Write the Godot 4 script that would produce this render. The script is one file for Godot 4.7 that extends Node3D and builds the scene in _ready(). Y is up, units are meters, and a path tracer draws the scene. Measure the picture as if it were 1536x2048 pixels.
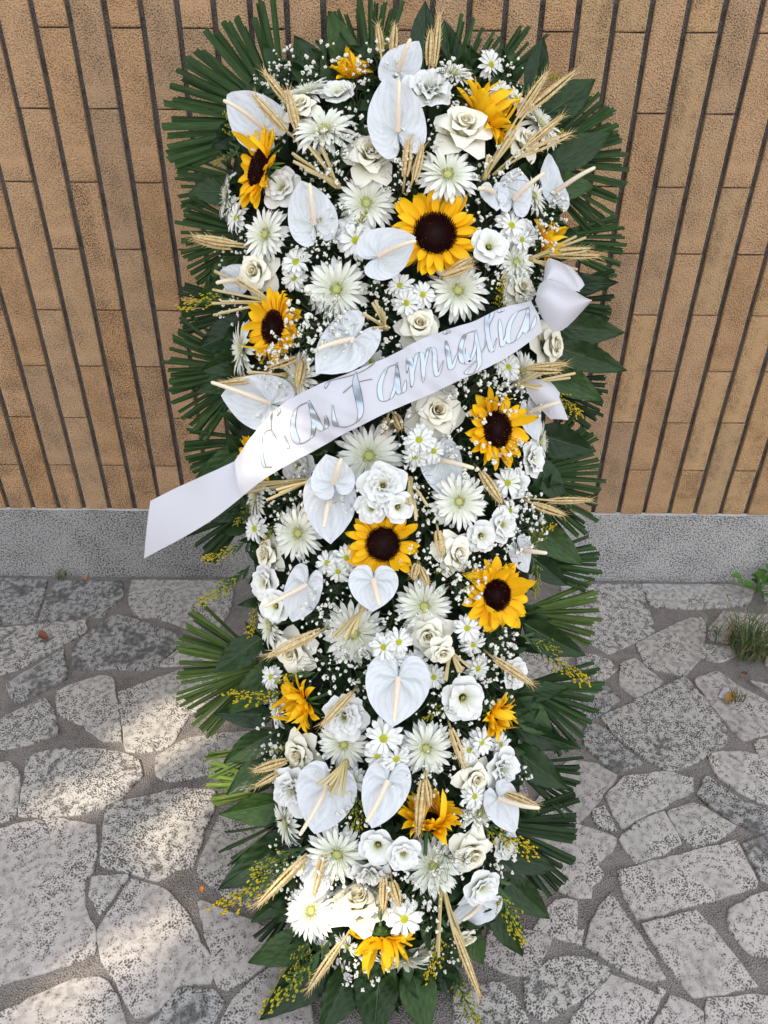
extends Node3D
# A leaning funeral spray of white and yellow flowers in front of a brick wall, on crazy paving.
# The spray is a board that leans back at about 34 degrees; its own frame (x right, y up the board, z out of it) is SPRAY.

const RISE := 1.245            # eye height
const BACK := 1.55             # eye to wall
var SPRAY := Transform3D()
var rng := RandomNumberGenerator.new()
var mats := {}
var taken := {}
var variants := {}


class MB:
	var v := PackedVector3Array()
	var n := PackedVector3Array()
	var t := PackedVector2Array()
	var c := PackedColorArray()
	var i := PackedInt32Array()

	func grid(f: Callable, nu: int, nv: int, xf := Transform3D(), c0 := Color.WHITE, c1 := Color.WHITE) -> void:
		# a sheet f(u, v); its colour runs from c0 (v = 0) to c1 (v = 1)
		var base := v.size()
		var p: Array[Vector3] = []
		for b in nv + 1:
			for a in nu + 1:
				p.append(f.call(float(a) / nu, float(b) / nv))
		var w := nu + 1
		for b in nv + 1:
			for a in nu + 1:
				var du: Vector3 = p[b * w + mini(a + 1, nu)] - p[b * w + maxi(a - 1, 0)]
				var dv: Vector3 = p[mini(b + 1, nv) * w + a] - p[maxi(b - 1, 0) * w + a]
				var m := du.cross(dv)
				if m.length_squared() < 1e-16:
					var b2 := clampi(b, 1, nv - 1)
					du = p[b2 * w + mini(a + 1, nu)] - p[b2 * w + maxi(a - 1, 0)]
					m = du.cross(dv)
				if m.length_squared() < 1e-18:
					m = Vector3(0, 0, 1)
				v.append(xf * p[b * w + a])
				n.append((xf.basis * m).normalized())
				t.append(Vector2(float(a) / nu, float(b) / nv))
				c.append(c0.lerp(c1, float(b) / nv))
		for b in nv:
			for a in nu:
				var q := base + b * w + a
				i.append_array(PackedInt32Array([q, q + w + 1, q + 1, q, q + w, q + w + 1]))

	func tube(pts: Array, r0: float, r1: float, sides := 5, c0 := Color.WHITE, c1 := Color.WHITE) -> void:
		var base := v.size()
		var k := pts.size()
		for a in k:
			var d: Vector3 = (pts[mini(a + 1, k - 1)] - pts[maxi(a - 1, 0)])
			d = d.normalized()
			var s := d.cross(Vector3(0.31, 0.2, 0.93) if absf(d.z) < 0.9 else Vector3(1, 0, 0)).normalized()
			var o := s.cross(d)
			var f := float(a) / (k - 1)
			for b in sides:
				var e := s * cos(TAU * b / sides) + o * sin(TAU * b / sides)
				v.append(pts[a] + e * lerpf(r0, r1, f))
				n.append(e)
				t.append(Vector2(float(b) / sides, f))
				c.append(c0.lerp(c1, f))
		for a in k - 1:
			for b in sides:
				var q := base + a * sides + b
				var q2 := base + a * sides + (b + 1) % sides
				i.append_array(PackedInt32Array([q, q2, q + sides, q2, q2 + sides, q + sides]))
		for end in 2:
			var m := v.size()
			var at: Vector3 = pts[0] if end == 0 else pts[k - 1]
			var out: Vector3 = (pts[0] - pts[1]).normalized() if end == 0 else (pts[k - 1] - pts[k - 2]).normalized()
			v.append(at); n.append(out); t.append(Vector2(0.5, end)); c.append(c0 if end == 0 else c1)
			var row := base + (0 if end == 0 else (k - 1) * sides)
			for b in sides:
				if end == 0:
					i.append_array(PackedInt32Array([m, row + (b + 1) % sides, row + b]))
				else:
					i.append_array(PackedInt32Array([m, row + b, row + (b + 1) % sides]))

	func ball(at: Vector3, r: Vector3, rings := 4, segs := 6, b := Basis(), col := Color.WHITE, wob := 0.0, g: RandomNumberGenerator = null) -> void:
		var base := v.size()
		for a in rings + 1:
			var th := PI * a / rings
			for s in segs:
				var ph := TAU * s / segs
				var e := Vector3(sin(th) * cos(ph), cos(th), sin(th) * sin(ph))
				var k := 1.0 if g == null else 1.0 + g.randf_range(-wob, wob)
				v.append(at + b * (e * r * k))
				n.append((b * (e / r)).normalized())
				t.append(Vector2(float(s) / segs, float(a) / rings))
				c.append(col)
		for a in rings:
			for s in segs:
				var q := base + a * segs + s
				var q2 := base + a * segs + (s + 1) % segs
				i.append_array(PackedInt32Array([q, q + segs, q2, q2, q + segs, q2 + segs]))

	func tri(p0: Vector3, p1: Vector3, p2: Vector3, col := Color.WHITE) -> void:
		# counter-clockwise seen from the front
		var m := (p1 - p0).cross(p2 - p0).normalized()
		for p in [p0, p2, p1]:
			i.append(v.size()); v.append(p); n.append(m); c.append(col); t.append(Vector2(p.x, p.z))

	func mesh() -> ArrayMesh:
		var a := []
		a.resize(Mesh.ARRAY_MAX)
		a[Mesh.ARRAY_VERTEX] = v
		a[Mesh.ARRAY_NORMAL] = n
		a[Mesh.ARRAY_TEX_UV] = t
		a[Mesh.ARRAY_COLOR] = c
		a[Mesh.ARRAY_INDEX] = i
		var m := ArrayMesh.new()
		m.add_surface_from_arrays(Mesh.PRIMITIVE_TRIANGLES, a)
		return m


# ------------------------------------------------------------------ naming
func numbered(called: String) -> String:
	var k: int = taken.get(called, 0)
	taken[called] = k + 1
	return called if k == 0 else "%s_%03d" % [called, k]

func tag(o: Node3D, label: String, category: String, group := "") -> Node3D:
	o.set_meta("label", label)
	o.set_meta("category", category)
	if group:
		o.set_meta("group", group)
	return o

func part(parent: Node3D, called: String, mesh: Mesh, mat: Material, xf := Transform3D()) -> MeshInstance3D:
	var o := MeshInstance3D.new()
	var k: int = parent.get_meta("n_" + called, 0)
	parent.set_meta("n_" + called, k + 1)
	o.name = called if k == 0 else "%s_%03d" % [called, k]
	o.mesh = mesh
	o.material_override = mat
	o.transform = xf
	parent.add_child(o, true)
	return o

func root(called: String, xf := Transform3D()) -> Node3D:
	var o := Node3D.new()
	o.name = numbered(called)
	o.transform = xf
	add_child(o)
	return o

func solo(called: String, mesh: Mesh, mat: Material, xf := Transform3D()) -> MeshInstance3D:
	var o := MeshInstance3D.new()
	o.name = numbered(called)
	o.mesh = mesh
	o.material_override = mat
	o.transform = xf
	add_child(o)
	return o

# a copy of a flower: where (spray frame), where it faces, its size and its turn about its own axis
func put(kind: String, which: int, called: String, at: Vector3, face: Vector2, size: float, turn: float, label: String, category: String, group: String) -> Node3D:
	var o: Node3D = variants[kind][which % variants[kind].size()].duplicate()
	o.name = numbered(called)
	var z := Vector3(face.x, face.y, maxf(0.12, 1.0 - 0.75 * face.length())).normalized()
	var up := Vector3(0, 1, 0) if absf(z.y) < 0.9 else Vector3(0, 0, 1)
	var x := up.cross(z).normalized()
	var b := Basis(x, z.cross(x), z) * Basis(Vector3(0, 0, 1), turn)
	o.transform = SPRAY * Transform3D(b * size, at)
	tag(o, label, category, group)
	add_child(o)
	return o

# a copy of a long thing, laid from one point to another; its front is turned towards `front`
func lay(kind: String, which: int, called: String, from: Vector3, to: Vector3, width: float, front: Vector3, label: String, category: String, group: String) -> Node3D:
	var o: Node3D = variants[kind][which % variants[kind].size()].duplicate()
	o.name = numbered(called)
	var y := to - from
	var z := (front - y.normalized() * front.dot(y.normalized())).normalized()
	var x := y.normalized().cross(z)
	o.transform = SPRAY * Transform3D(Basis(x * width, y, z * (width if kind == "ear" else (y.length() + width) * 0.5)), from)
	tag(o, label, category, group)
	add_child(o)
	return o

func rz(a: float) -> Transform3D:
	return Transform3D(Basis(Vector3(0, 0, 1), a), Vector3.ZERO)

# a petal that lies along +y is turned to the angle `a` round z, lifted by `lift` and set at radius r, height z
func petal_at(a: float, lift: float, r: float, z: float, roll := 0.0, k := 1.0) -> Transform3D:
	var b := Basis(Vector3(0, 0, 1), a) * Basis(Vector3(1, 0, 0), lift) * Basis(Vector3(0, 1, 0), roll)
	return Transform3D(b * k, Basis(Vector3(0, 0, 1), a) * Vector3(0, r, z))

# ------------------------------------------------------------------ materials
func lin(r: float, g: float, b: float) -> Color:
	return Color(r, g, b).linear_to_srgb()

func plain(called: String, c: Color, rough: float, back := Color.BLACK, spec := 0.5) -> StandardMaterial3D:
	var m := StandardMaterial3D.new()
	m.albedo_color = c
	m.roughness = rough
	m.metallic_specular = spec
	m.cull_mode = BaseMaterial3D.CULL_DISABLED
	m.vertex_color_use_as_albedo = true
	if back != Color.BLACK:
		m.backlight_enabled = true
		m.backlight = back
	mats[called] = m
	return m

func noise_bytes(size: int, kind: int, freq: float, oct: int, sd: int, norm := true) -> PackedByteArray:
	var f := FastNoiseLite.new()
	f.noise_type = kind as FastNoiseLite.NoiseType
	f.frequency = freq
	f.fractal_octaves = oct
	f.seed = sd
	var im := f.get_seamless_image(size, size, false, false, 0.1, norm)
	im.convert(Image.FORMAT_L8)
	return im.get_data()

func tex(size: int, rgb: PackedByteArray) -> ImageTexture:
	return ImageTexture.create_from_image(Image.create_from_data(size, size, false, Image.FORMAT_RGB8, rgb))

func grey(size: int, g: PackedByteArray) -> ImageTexture:
	return ImageTexture.create_from_image(Image.create_from_data(size, size, false, Image.FORMAT_L8, g))

# travertine: light ground, patches, pits (dark, sunk) and lichen
func stone_mat(called: String, sd: int, tone: Color, pit: float, lichen: float, dirt: float) -> void:
	var n := 640
	var fine := noise_bytes(n, FastNoiseLite.TYPE_SIMPLEX, 0.20, 3, sd)
	var mid := noise_bytes(n, FastNoiseLite.TYPE_SIMPLEX, 0.05, 4, sd + 1)
	var broad := noise_bytes(n, FastNoiseLite.TYPE_SIMPLEX, 0.008, 4, sd + 2)
	var grain := noise_bytes(n, FastNoiseLite.TYPE_VALUE, 0.45, 2, sd + 3)
	var out := PackedByteArray(); out.resize(n * n * 3)
	var h := PackedByteArray(); h.resize(n * n)
	for q in n * n:
		var br := broad[q] / 255.0
		var f := fine[q] / 255.0
		var m := mid[q] / 255.0
		var g := grain[q] / 255.0
		var k := 0.88 + 0.2 * (g - 0.5) + 0.22 * (br - 0.5)
		var hole := smoothstep(pit + 0.30 * (br - 0.5), pit - 0.09 + 0.30 * (br - 0.5), f * 0.72 + m * 0.28)
		var li := smoothstep(lichen + 0.03, lichen - 0.05, m * 0.30 + f * 0.40 + br * 0.30)
		var di := smoothstep(dirt, dirt - 0.3, br * 0.7 + m * 0.3) * 0.55
		var dark := clampf(maxf(maxf(hole * 0.85 * smoothstep(0.2, 0.5, br + 0.25 * g), li * 0.72), di), 0.0, 1.0)
		k *= 1.0 - 0.20 * smoothstep(0.56, 0.34, m * 0.7 + br * 0.3)
		k *= 1.0 - dark
		k += dark * 0.07
		out[q * 3] = int(clampf(lin(tone.r * k, 0, 0).r * 255.0, 0, 255))
		out[q * 3 + 1] = int(clampf(lin(tone.g * k, 0, 0).r * 255.0, 0, 255))
		out[q * 3 + 2] = int(clampf(lin(tone.b * k, 0, 0).r * 255.0, 0, 255))
		h[q] = int(clampf(200.0 - hole * 150.0 - li * 40.0 + (g - 0.5) * 40.0, 0, 255))
	var m := StandardMaterial3D.new()
	m.albedo_texture = tex(n, out)
	m.roughness = 0.93
	m.metallic_specular = 0.3
	m.vertex_color_use_as_albedo = true
	m.heightmap_enabled = true
	m.heightmap_texture = grey(n, h)
	m.heightmap_scale = 0.22
	mats[called] = m

# brick and concrete: grain, blotches and dark specks
func grain_mat(called: String, sd: int, tone: Color, blotch: float, speck: float, relief: float, n := 512) -> void:
	var fine := noise_bytes(n, FastNoiseLite.TYPE_SIMPLEX, 0.22, 2, sd)
	var mid := noise_bytes(n, FastNoiseLite.TYPE_SIMPLEX, 0.03, 4, sd + 1)
	var broad := noise_bytes(n, FastNoiseLite.TYPE_SIMPLEX, 0.008, 3, sd + 2)
	var grain := noise_bytes(n, FastNoiseLite.TYPE_VALUE, 0.5, 2, sd + 3)
	var out := PackedByteArray(); out.resize(n * n * 3)
	var h := PackedByteArray(); h.resize(n * n)
	for q in n * n:
		var f := fine[q] / 255.0
		var g := grain[q] / 255.0
		var m := mid[q] / 255.0
		var br := broad[q] / 255.0
		var k := 1.0 + 0.24 * (g - 0.5) + 0.24 * (f - 0.5) + 0.12 * (br - 0.5)
		k *= 1.0 - blotch * smoothstep(0.50, 0.36, m * 0.4 + br * 0.35 + f * 0.25)
		k *= 1.0 - 0.75 * smoothstep(speck, speck - 0.12, f * 0.88 + br * 0.12)
		var warm := 0.05 * (m - 0.5)
		out[q * 3] = int(clampf(lin(tone.r * k * (1.0 + warm), 0, 0).r * 255.0, 0, 255))
		out[q * 3 + 1] = int(clampf(lin(tone.g * k, 0, 0).r * 255.0, 0, 255))
		out[q * 3 + 2] = int(clampf(lin(tone.b * k * (1.0 - warm), 0, 0).r * 255.0, 0, 255))
		h[q] = int(clampf(128.0 + (f - 0.5) * 180.0 + (g - 0.5) * 60.0, 0, 255))
	var mm := StandardMaterial3D.new()
	mm.albedo_texture = tex(n, out)
	mm.roughness = 0.9
	mm.metallic_specular = 0.3
	mm.vertex_color_use_as_albedo = true
	mm.heightmap_enabled = true
	mm.heightmap_texture = grey(n, h)
	mm.heightmap_scale = relief
	mats[called] = mm

func leaf_grain(called: String, sd: int) -> ImageTexture:
	var n := 256
	var a := noise_bytes(n, FastNoiseLite.TYPE_SIMPLEX, 0.02, 4, sd)
	var b := noise_bytes(n, FastNoiseLite.TYPE_SIMPLEX, 0.2, 2, sd + 5)
	var o := PackedByteArray(); o.resize(n * n * 3)
	for q in n * n:
		var k := 0.74 + 0.32 * (a[q] / 255.0) + 0.14 * (b[q] / 255.0 - 0.5)
		var g := int(clampf(k * 255.0, 0, 255))
		o[q * 3] = g; o[q * 3 + 1] = g; o[q * 3 + 2] = g
	return tex(n, o)

# ------------------------------------------------------------------ petals and flowers (radius 1, facing +z)
# strap or oval petal along +y, length 1
func petal(w: float, wide_at: float, base_w: float, tip: float, lift: float, curl: float, cup: float, groove: float, twist: float, c0: Color, c1: Color, nu := 4, nv := 7) -> ArrayMesh:
	var m := MB.new()
	m.grid(func(u: float, s: float) -> Vector3:
		var t := u * 2.0 - 1.0
		var k: float
		if s < wide_at:
			k = lerpf(base_w, 1.0, sin(s / wide_at * PI / 2.0))
		else:
			k = pow(maxf(0.0, 1.0 - pow((s - wide_at) / (1.0 - wide_at), 2.0)), tip)
		var x := t * w * k
		var z := lift * s + curl * s * s * s + cup * t * t * k - groove * absf(sin(t * PI)) * k + twist * t * s
		return Vector3(x, s * (1.0 - 0.25 * absf(curl) * s), z), nu, nv, Transform3D(), c0, c1)
	return m.mesh()

func stem_mesh(r: float, long: float) -> ArrayMesh:
	var m := MB.new()
	m.tube([Vector3(0, 0, -0.05), Vector3(0.05, 0.0, -long * 0.5), Vector3(0.02, 0.05, -long)], r, r * 0.9, 6)
	return m.mesh()

func calyx_mesh(r: float, deep: float) -> ArrayMesh:
	var m := MB.new()
	m.grid(func(u: float, s: float) -> Vector3:
		var q := r * (1.0 - s) * (1.0 + 0.06 * sin(u * TAU * 7.0)) + 0.05 * s
		return Vector3(cos(u * TAU) * q, sin(u * TAU) * q, -0.03 - deep * sin(s * PI / 2.0)), 14, 3)
	return m.mesh()

func make_gerbera(k: int) -> Node3D:
	rng.seed = 100 + k
	var o := Node3D.new()
	var pw := []
	for q in 6:
		pw.append(petal(rng.randf_range(0.082, 0.105), 0.62, 0.35, rng.randf_range(0.4, 0.6), rng.randf_range(0.04, 0.16), rng.randf_range(-0.3, -0.05), 0.02, 0.018, rng.randf_range(-0.05, 0.05), Color(0.93, 0.95, 0.80), Color(0.98, 0.985, 0.97), 4, 6))
	var n := 25
	for q in n:
		part(o, "petal", pw[q % 6], mats.white_petal, petal_at(TAU * (q + rng.randf_range(-0.3, 0.3)) / n, rng.randf_range(-0.12, 0.16), 0.10, rng.randf_range(-0.02, 0.03), rng.randf_range(-0.25, 0.25), rng.randf_range(0.80, 0.93)))
	var second := MB.new()
	for q in 24:
		var s := rng.randf_range(0.62, 0.84)
		var w := rng.randf_range(0.075, 0.1)
		var a := TAU * (q + rng.randf_range(-0.3, 0.3)) / 24.0
		second.grid(func(u: float, v: float) -> Vector3:
			var t := u * 2.0 - 1.0
			var kk := lerpf(0.4, 1.0, sin(minf(1.0, v / 0.6) * PI / 2.0)) if v < 0.6 else sqrt(maxf(0.0, 1.0 - pow((v - 0.6) / 0.4, 2.0)))
			return Vector3(t * w * kk, v, 0.16 * v - 0.18 * v * v * v + 0.02 * t * t), 3, 5, petal_at(a, rng.randf_range(0.1, 0.26), 0.1, 0.03, rng.randf_range(-0.2, 0.2), s), Color(0.93, 0.95, 0.79), Color(0.98, 0.985, 0.96))
	part(o, "upper_petals", second.mesh(), mats.white_petal)
	var inner := MB.new()
	for ring in 3:
		var cnt: int = [30, 30, 26][ring]
		for q in cnt:
			var a := TAU * (q + rng.randf()) / cnt
			var s: float = [0.42, 0.31, 0.2][ring] * rng.randf_range(0.8, 1.15)
			var w := 0.034 / s * 0.42
			inner.grid(func(u: float, v: float) -> Vector3:
				var t := u * 2.0 - 1.0
				return Vector3(t * w * (1.0 - v * v * 0.75), v, 0.2 * v), 1, 3, petal_at(a, rng.randf_range(0.15, 0.5) + 0.12 * ring, 0.14, 0.05 + 0.015 * ring, 0.0, s), Color(0.80, 0.84, 0.58), Color(0.96, 0.97, 0.88))
	part(o, "inner_petals", inner.mesh(), mats.white_petal)
	var disc := MB.new()
	disc.ball(Vector3(0, 0, 0.07), Vector3(0.125, 0.125, 0.035), 8, 16, Basis(), Color(0.50, 0.55, 0.18))
	for q in 90:
		var f := sqrt((q + 0.5) / 90.0)
		var a := q * 2.39996
		var tone := Color(0.46, 0.50, 0.14).lerp(Color(0.68, 0.66, 0.32), rng.randf())
		disc.ball(Vector3(cos(a) * f * 0.13, sin(a) * f * 0.13, 0.10 - 0.015 * f * f), Vector3(0.011, 0.011, 0.016), 3, 4, Basis(), tone)
	part(o, "disc", disc.mesh(), mats.tinted)
	var ring := MB.new()
	for q in 110:
		var a := rng.randf() * TAU
		var rr := rng.randf_range(0.125, 0.195)
		var b := Vector3(cos(a) * rr, sin(a) * rr, 0.08)
		var tone := Color(0.75, 0.66, 0.30) if rng.randf() < 0.55 else (Color(0.30, 0.20, 0.07) if rng.randf() < 0.5 else Color(0.86, 0.84, 0.58))
		ring.tube([b, b + Vector3(cos(a) * 0.02, sin(a) * 0.02, rng.randf_range(0.04, 0.075))], 0.008, 0.006, 3, tone, tone)
	part(o, "stamen_ring", ring.mesh(), mats.tinted)
	part(o, "calyx", calyx_mesh(0.3, 0.2), mats.green)
	part(o, "stem", stem_mesh(0.05, 1.2), mats.green)
	return o

func make_sunflower(k: int, lift_lo: float, lift_hi: float, fold: float, disc_r: float) -> Node3D:
	rng.seed = 200 + k
	var o := Node3D.new()
	var pv := []
	for q in 6:
		pv.append(petal(rng.randf_range(0.185, 0.235), rng.randf_range(0.42, 0.55), 0.55, rng.randf_range(0.62, 0.85), rng.randf_range(0.0, 0.15), rng.randf_range(-0.4, 0.15), 0.07, 0.03, rng.randf_range(-0.12, 0.12), Color(0.92, 0.47, 0.006), Color(0.98, 0.62, 0.014), 5, 8))
	for q in 2:
		pv.append(petal(0.22, 0.55, 0.6, 0.6, 0.6, 0.75, 0.1, 0.03, rng.randf_range(-0.2, 0.2), Color(0.92, 0.48, 0.006), Color(0.98, 0.63, 0.02), 4, 8))
	for ring in 3:
		var n: int = [18, 16, 12][ring]
		for q in n:
			var a := TAU * (q + rng.randf_range(-0.35, 0.35) + 0.5 * ring) / n
			var bent := rng.randf() < fold and ring > 0
			var kind := 6 + q % 2 if bent else rng.randi() % 6
			part(o, "petal", pv[kind], mats.yellow_petal, petal_at(a, rng.randf_range(lift_lo, lift_hi) + 0.12 * ring, disc_r * 0.9, -0.03 + 0.025 * ring, rng.randf_range(-0.4, 0.4), (1.0 - disc_r * 0.85) * rng.randf_range(0.86, 1.08) * (1.0 if ring == 0 else 0.88 if ring == 1 else 0.72)))
	var disc := MB.new()
	disc.ball(Vector3(0, 0, -0.02), Vector3(disc_r * 0.98, disc_r * 0.98, 0.09), 8, 20, Basis(), Color(0.02, 0.006, 0.005))
	var cnt := 420
	for q in cnt:
		var f := sqrt((q + 0.5) / cnt)
		var a := q * 2.39996
		var tone := Color(0.050, 0.008, 0.006).lerp(Color(0.022, 0.006, 0.006), rng.randf())
		if f < 0.42:
			tone = Color(0.010, 0.006, 0.007).lerp(Color(0.03, 0.016, 0.014), rng.randf() * 0.6)
		elif rng.randf() < 0.06:
			tone = Color(0.16, 0.06, 0.02)
		var e := Vector3(cos(a) * f * disc_r, sin(a) * f * disc_r, 0.05 + 0.02 * sin(f * PI) - 0.03 * f * f)
		var tall := 0.02 + 0.05 * smoothstep(0.35, 0.8, f)
		disc.tube([e, e + Vector3(cos(a) * 0.02 * f, sin(a) * 0.02 * f, tall)], 0.018, 0.008, 4, tone, tone)
	part(o, "disc", disc.mesh(), mats.dark_disc)
	var sep := MB.new()
	for q in 16:
		sep.grid(func(u: float, v: float) -> Vector3:
			var t := u * 2.0 - 1.0
			return Vector3(t * 0.13 * (1.0 - v) * (0.6 + v), v, -0.15 * v * v), 2, 4, petal_at(TAU * (q + rng.randf_range(-0.3, 0.3)) / 16.0, rng.randf_range(-0.3, 0.0) + lift_lo * 0.7, disc_r * 0.7, -0.1, 0.0, 0.45), Color(0.10, 0.20, 0.04), Color(0.14, 0.26, 0.06))
	part(o, "sepals", sep.mesh(), mats.tinted)
	part(o, "calyx", calyx_mesh(disc_r * 0.95, 0.22), mats.green)
	part(o, "stem", stem_mesh(0.06, 1.0), mats.green)
	return o

func rose_petal(arc: float, r0: float, r1: float, h0: float, h1: float, curl: float, c0: Color, c1: Color) -> ArrayMesh:
	var wob := rng.randf() * TAU
	var m := MB.new()
	m.grid(func(u: float, v: float) -> Vector3:
		var e := u * 2.0 - 1.0
		var a := e * arc * lerpf(0.55, 1.0, sin(v * PI / 2.0))
		var k := v * (1.0 - 0.26 * pow(absf(e), 2.2) + 0.08 * exp(-e * e * 14.0) + 0.025 * sin(e * 7.0 + wob))
		var r := lerpf(r0, r1, pow(k, 1.15))
		var z := lerpf(h0, h1, sin(minf(k, 1.0) * PI / 2.0))
		var q := maxf(0.0, k - 0.66) / 0.34
		r += curl * q * q
		z += -curl * 0.75 * q * q + 0.025 * sin(e * 5.0 + wob) * k
		return Vector3(r * sin(a), r * cos(a), z), 7, 7, Transform3D(), c0, c1)
	return m.mesh()

func make_rose(k: int, open: float) -> Node3D:
	rng.seed = 300 + k
	var o := Node3D.new()
	var c0 := Color(0.88, 0.87, 0.66)
	var c1 := Color(0.975, 0.955, 0.89)
	for ring in 5:
		var n: int = [5, 5, 5, 4, 3][ring]
		for q in n:
			var j := rng.randf_range(0.92, 1.08)
			var pm: ArrayMesh
			if ring == 0:
				pm = rose_petal(0.92, 0.18, 0.82 * j * open, -0.30, 0.10 + rng.randf_range(-0.14, 0.08), 0.20, c0, c1)
			elif ring == 1:
				pm = rose_petal(1.05, 0.20, 0.60 * j * open, -0.22, 0.42 + rng.randf_range(-0.06, 0.05), 0.15, c0, c1)
			elif ring == 2:
				pm = rose_petal(1.15, 0.18, 0.43 * j, -0.10, 0.58, 0.09, c0, c1.lerp(Color(0.96, 0.92, 0.80), 0.4))
			elif ring == 3:
				pm = rose_petal(1.25, 0.15, 0.29 * j, 0.0, 0.64, 0.05, c0, Color(0.96, 0.91, 0.77))
			else:
				pm = rose_petal(1.5, 0.11, 0.17 * j, 0.1, 0.66, 0.02, c0, Color(0.96, 0.89, 0.73))
			part(o, "petal", pm, mats.rose_petal, Transform3D(Basis(Vector3(rng.randf_range(-1, 1), rng.randf_range(-1, 1), 0).normalized(), rng.randf_range(0.0, 0.16)), Vector3.ZERO) * rz(TAU * (q + 0.45 * ring + rng.randf_range(-0.16, 0.16)) / n))
	var bud := MB.new()
	bud.grid(func(u: float, v: float) -> Vector3:
		var a := u * TAU * 1.7
		var r := 0.015 + 0.075 * u
		return Vector3(r * cos(a) * (0.85 + 0.15 * v), r * sin(a) * (0.85 + 0.15 * v), v * (0.68 - 0.03 * u)), 20, 3, Transform3D(), Color(0.8, 0.78, 0.55), Color(0.95, 0.87, 0.70))
	part(o, "bud", bud.mesh(), mats.rose_petal)
	part(o, "calyx", calyx_mesh(0.3, 0.3), mats.green)
	part(o, "stem", stem_mesh(0.06, 1.4), mats.green)
	return o

func make_lisianthus(k: int, layers: int, ruffle: float) -> Node3D:
	rng.seed = 400 + k
	var o := Node3D.new()
	for ring in layers:
		var n := 5 if ring < 2 else 6
		for q in n:
			var r1: float = [0.98, 0.74, 0.5, 0.3][ring] * rng.randf_range(0.92, 1.06)
			var h1: float = [0.18, 0.36, 0.42, 0.45][ring]
			var wob := rng.randf() * TAU
			var wob2 := rng.randf_range(4.0, 7.0)
			var m := MB.new()
			m.grid(func(u: float, v: float) -> Vector3:
				var e := u * 2.0 - 1.0
				var a := e * 0.80 * lerpf(0.35, 1.0, sin(v * PI / 2.0))
				var kk := v * (1.0 - 0.2 * pow(absf(e), 2.5))
				var r := lerpf(0.07, r1, pow(kk, 1.5))
				var z := lerpf(-0.45, h1, pow(sin(minf(1.0, kk) * PI / 2.0), 0.8)) - 0.22 * maxf(0.0, kk - 0.7) * r1
				z += ruffle * sin(e * wob2 + wob) * kk * kk
				r += ruffle * 0.5 * cos(e * 6.0 + wob) * kk * kk
				return Vector3(r * sin(a), r * cos(a), z), 8, 6, Transform3D(), Color(0.78, 0.84, 0.55), Color(0.97, 0.97, 0.975))
			part(o, "petal", m.mesh(), mats.lisianthus_petal, rz(TAU * (q + 0.5 * ring + rng.randf_range(-0.1, 0.1)) / n))
	var p := MB.new()
	p.ball(Vector3(0, 0, -0.05), Vector3(0.07, 0.07, 0.16), 4, 6, Basis(), Color(0.35, 0.42, 0.08))
	for q in 6:
		var a := TAU * q / 6.0
		p.tube([Vector3(0, 0, -0.2), Vector3(cos(a) * 0.1, sin(a) * 0.1, 0.08)], 0.015, 0.012, 3, Color(0.6, 0.6, 0.2), Color(0.7, 0.5, 0.1))
		p.ball(Vector3(cos(a) * 0.1, sin(a) * 0.1, 0.1), Vector3(0.03, 0.03, 0.045), 3, 4, Basis(), Color(0.72, 0.46, 0.06))
	part(o, "pistil", p.mesh(), mats.tinted)
	part(o, "calyx", calyx_mesh(0.14, 0.6), mats.green)
	part(o, "stem", stem_mesh(0.05, 1.5), mats.green)
	return o

func make_daisy(k: int) -> Node3D:
	rng.seed = 500 + k
	var o := Node3D.new()
	var pv := []
	for q in 4:
		pv.append(petal(rng.randf_range(0.15, 0.175), 0.62, 0.35, 0.5, rng.randf_range(0.0, 0.2), rng.randf_range(-0.35, 0.05), 0.06, 0.02, rng.randf_range(-0.08, 0.08), Color(0.93, 0.95, 0.90), Color(0.98, 0.98, 0.99), 3, 5))
	var n := 15
	for q in n:
		part(o, "petal", pv[q % 4], mats.white_petal, petal_at(TAU * (q + rng.randf_range(-0.3, 0.3)) / n, rng.randf_range(-0.25, 0.1), 0.14, 0.0, rng.randf_range(-0.3, 0.3), rng.randf_range(0.78, 0.9)))
	var up := MB.new()
	for q in 12:
		up.grid(func(u: float, v: float) -> Vector3:
			var t := u * 2.0 - 1.0
			var kk := lerpf(0.4, 1.0, minf(1.0, v / 0.6)) if v < 0.6 else sqrt(maxf(0.0, 1.0 - pow((v - 0.6) / 0.4, 2.0)))
			return Vector3(t * 0.17 * kk, v, 0.15 * v - 0.25 * v * v * v + 0.06 * t * t), 3, 5, petal_at(TAU * (q + rng.randf_range(-0.3, 0.3)) / 12.0, rng.randf_range(0.12, 0.38), 0.14, 0.05, 0.0, rng.randf_range(0.55, 0.72)), Color(0.93, 0.95, 0.88), Color(0.98, 0.98, 0.99))
	part(o, "upper_petals", up.mesh(), mats.white_petal)
	var d := MB.new()
	d.ball(Vector3(0, 0, 0.06), Vector3(0.21, 0.21, 0.09), 6, 12, Basis(), Color(0.40, 0.44, 0.03))
	for q in 60:
		var f := sqrt((q + 0.5) / 60.0)
		d.ball(Vector3(cos(q * 2.39996) * f * 0.2, sin(q * 2.39996) * f * 0.2, 0.15 - 0.08 * f * f), Vector3(0.022, 0.022, 0.026), 3, 4, Basis(), Color(0.42, 0.48, 0.03).lerp(Color(0.70, 0.58, 0.05), rng.randf()))
	part(o, "disc", d.mesh(), mats.tinted)
	part(o, "calyx", calyx_mesh(0.3, 0.2), mats.green)
	part(o, "stem", stem_mesh(0.06, 1.6), mats.green)
	return o

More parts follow.
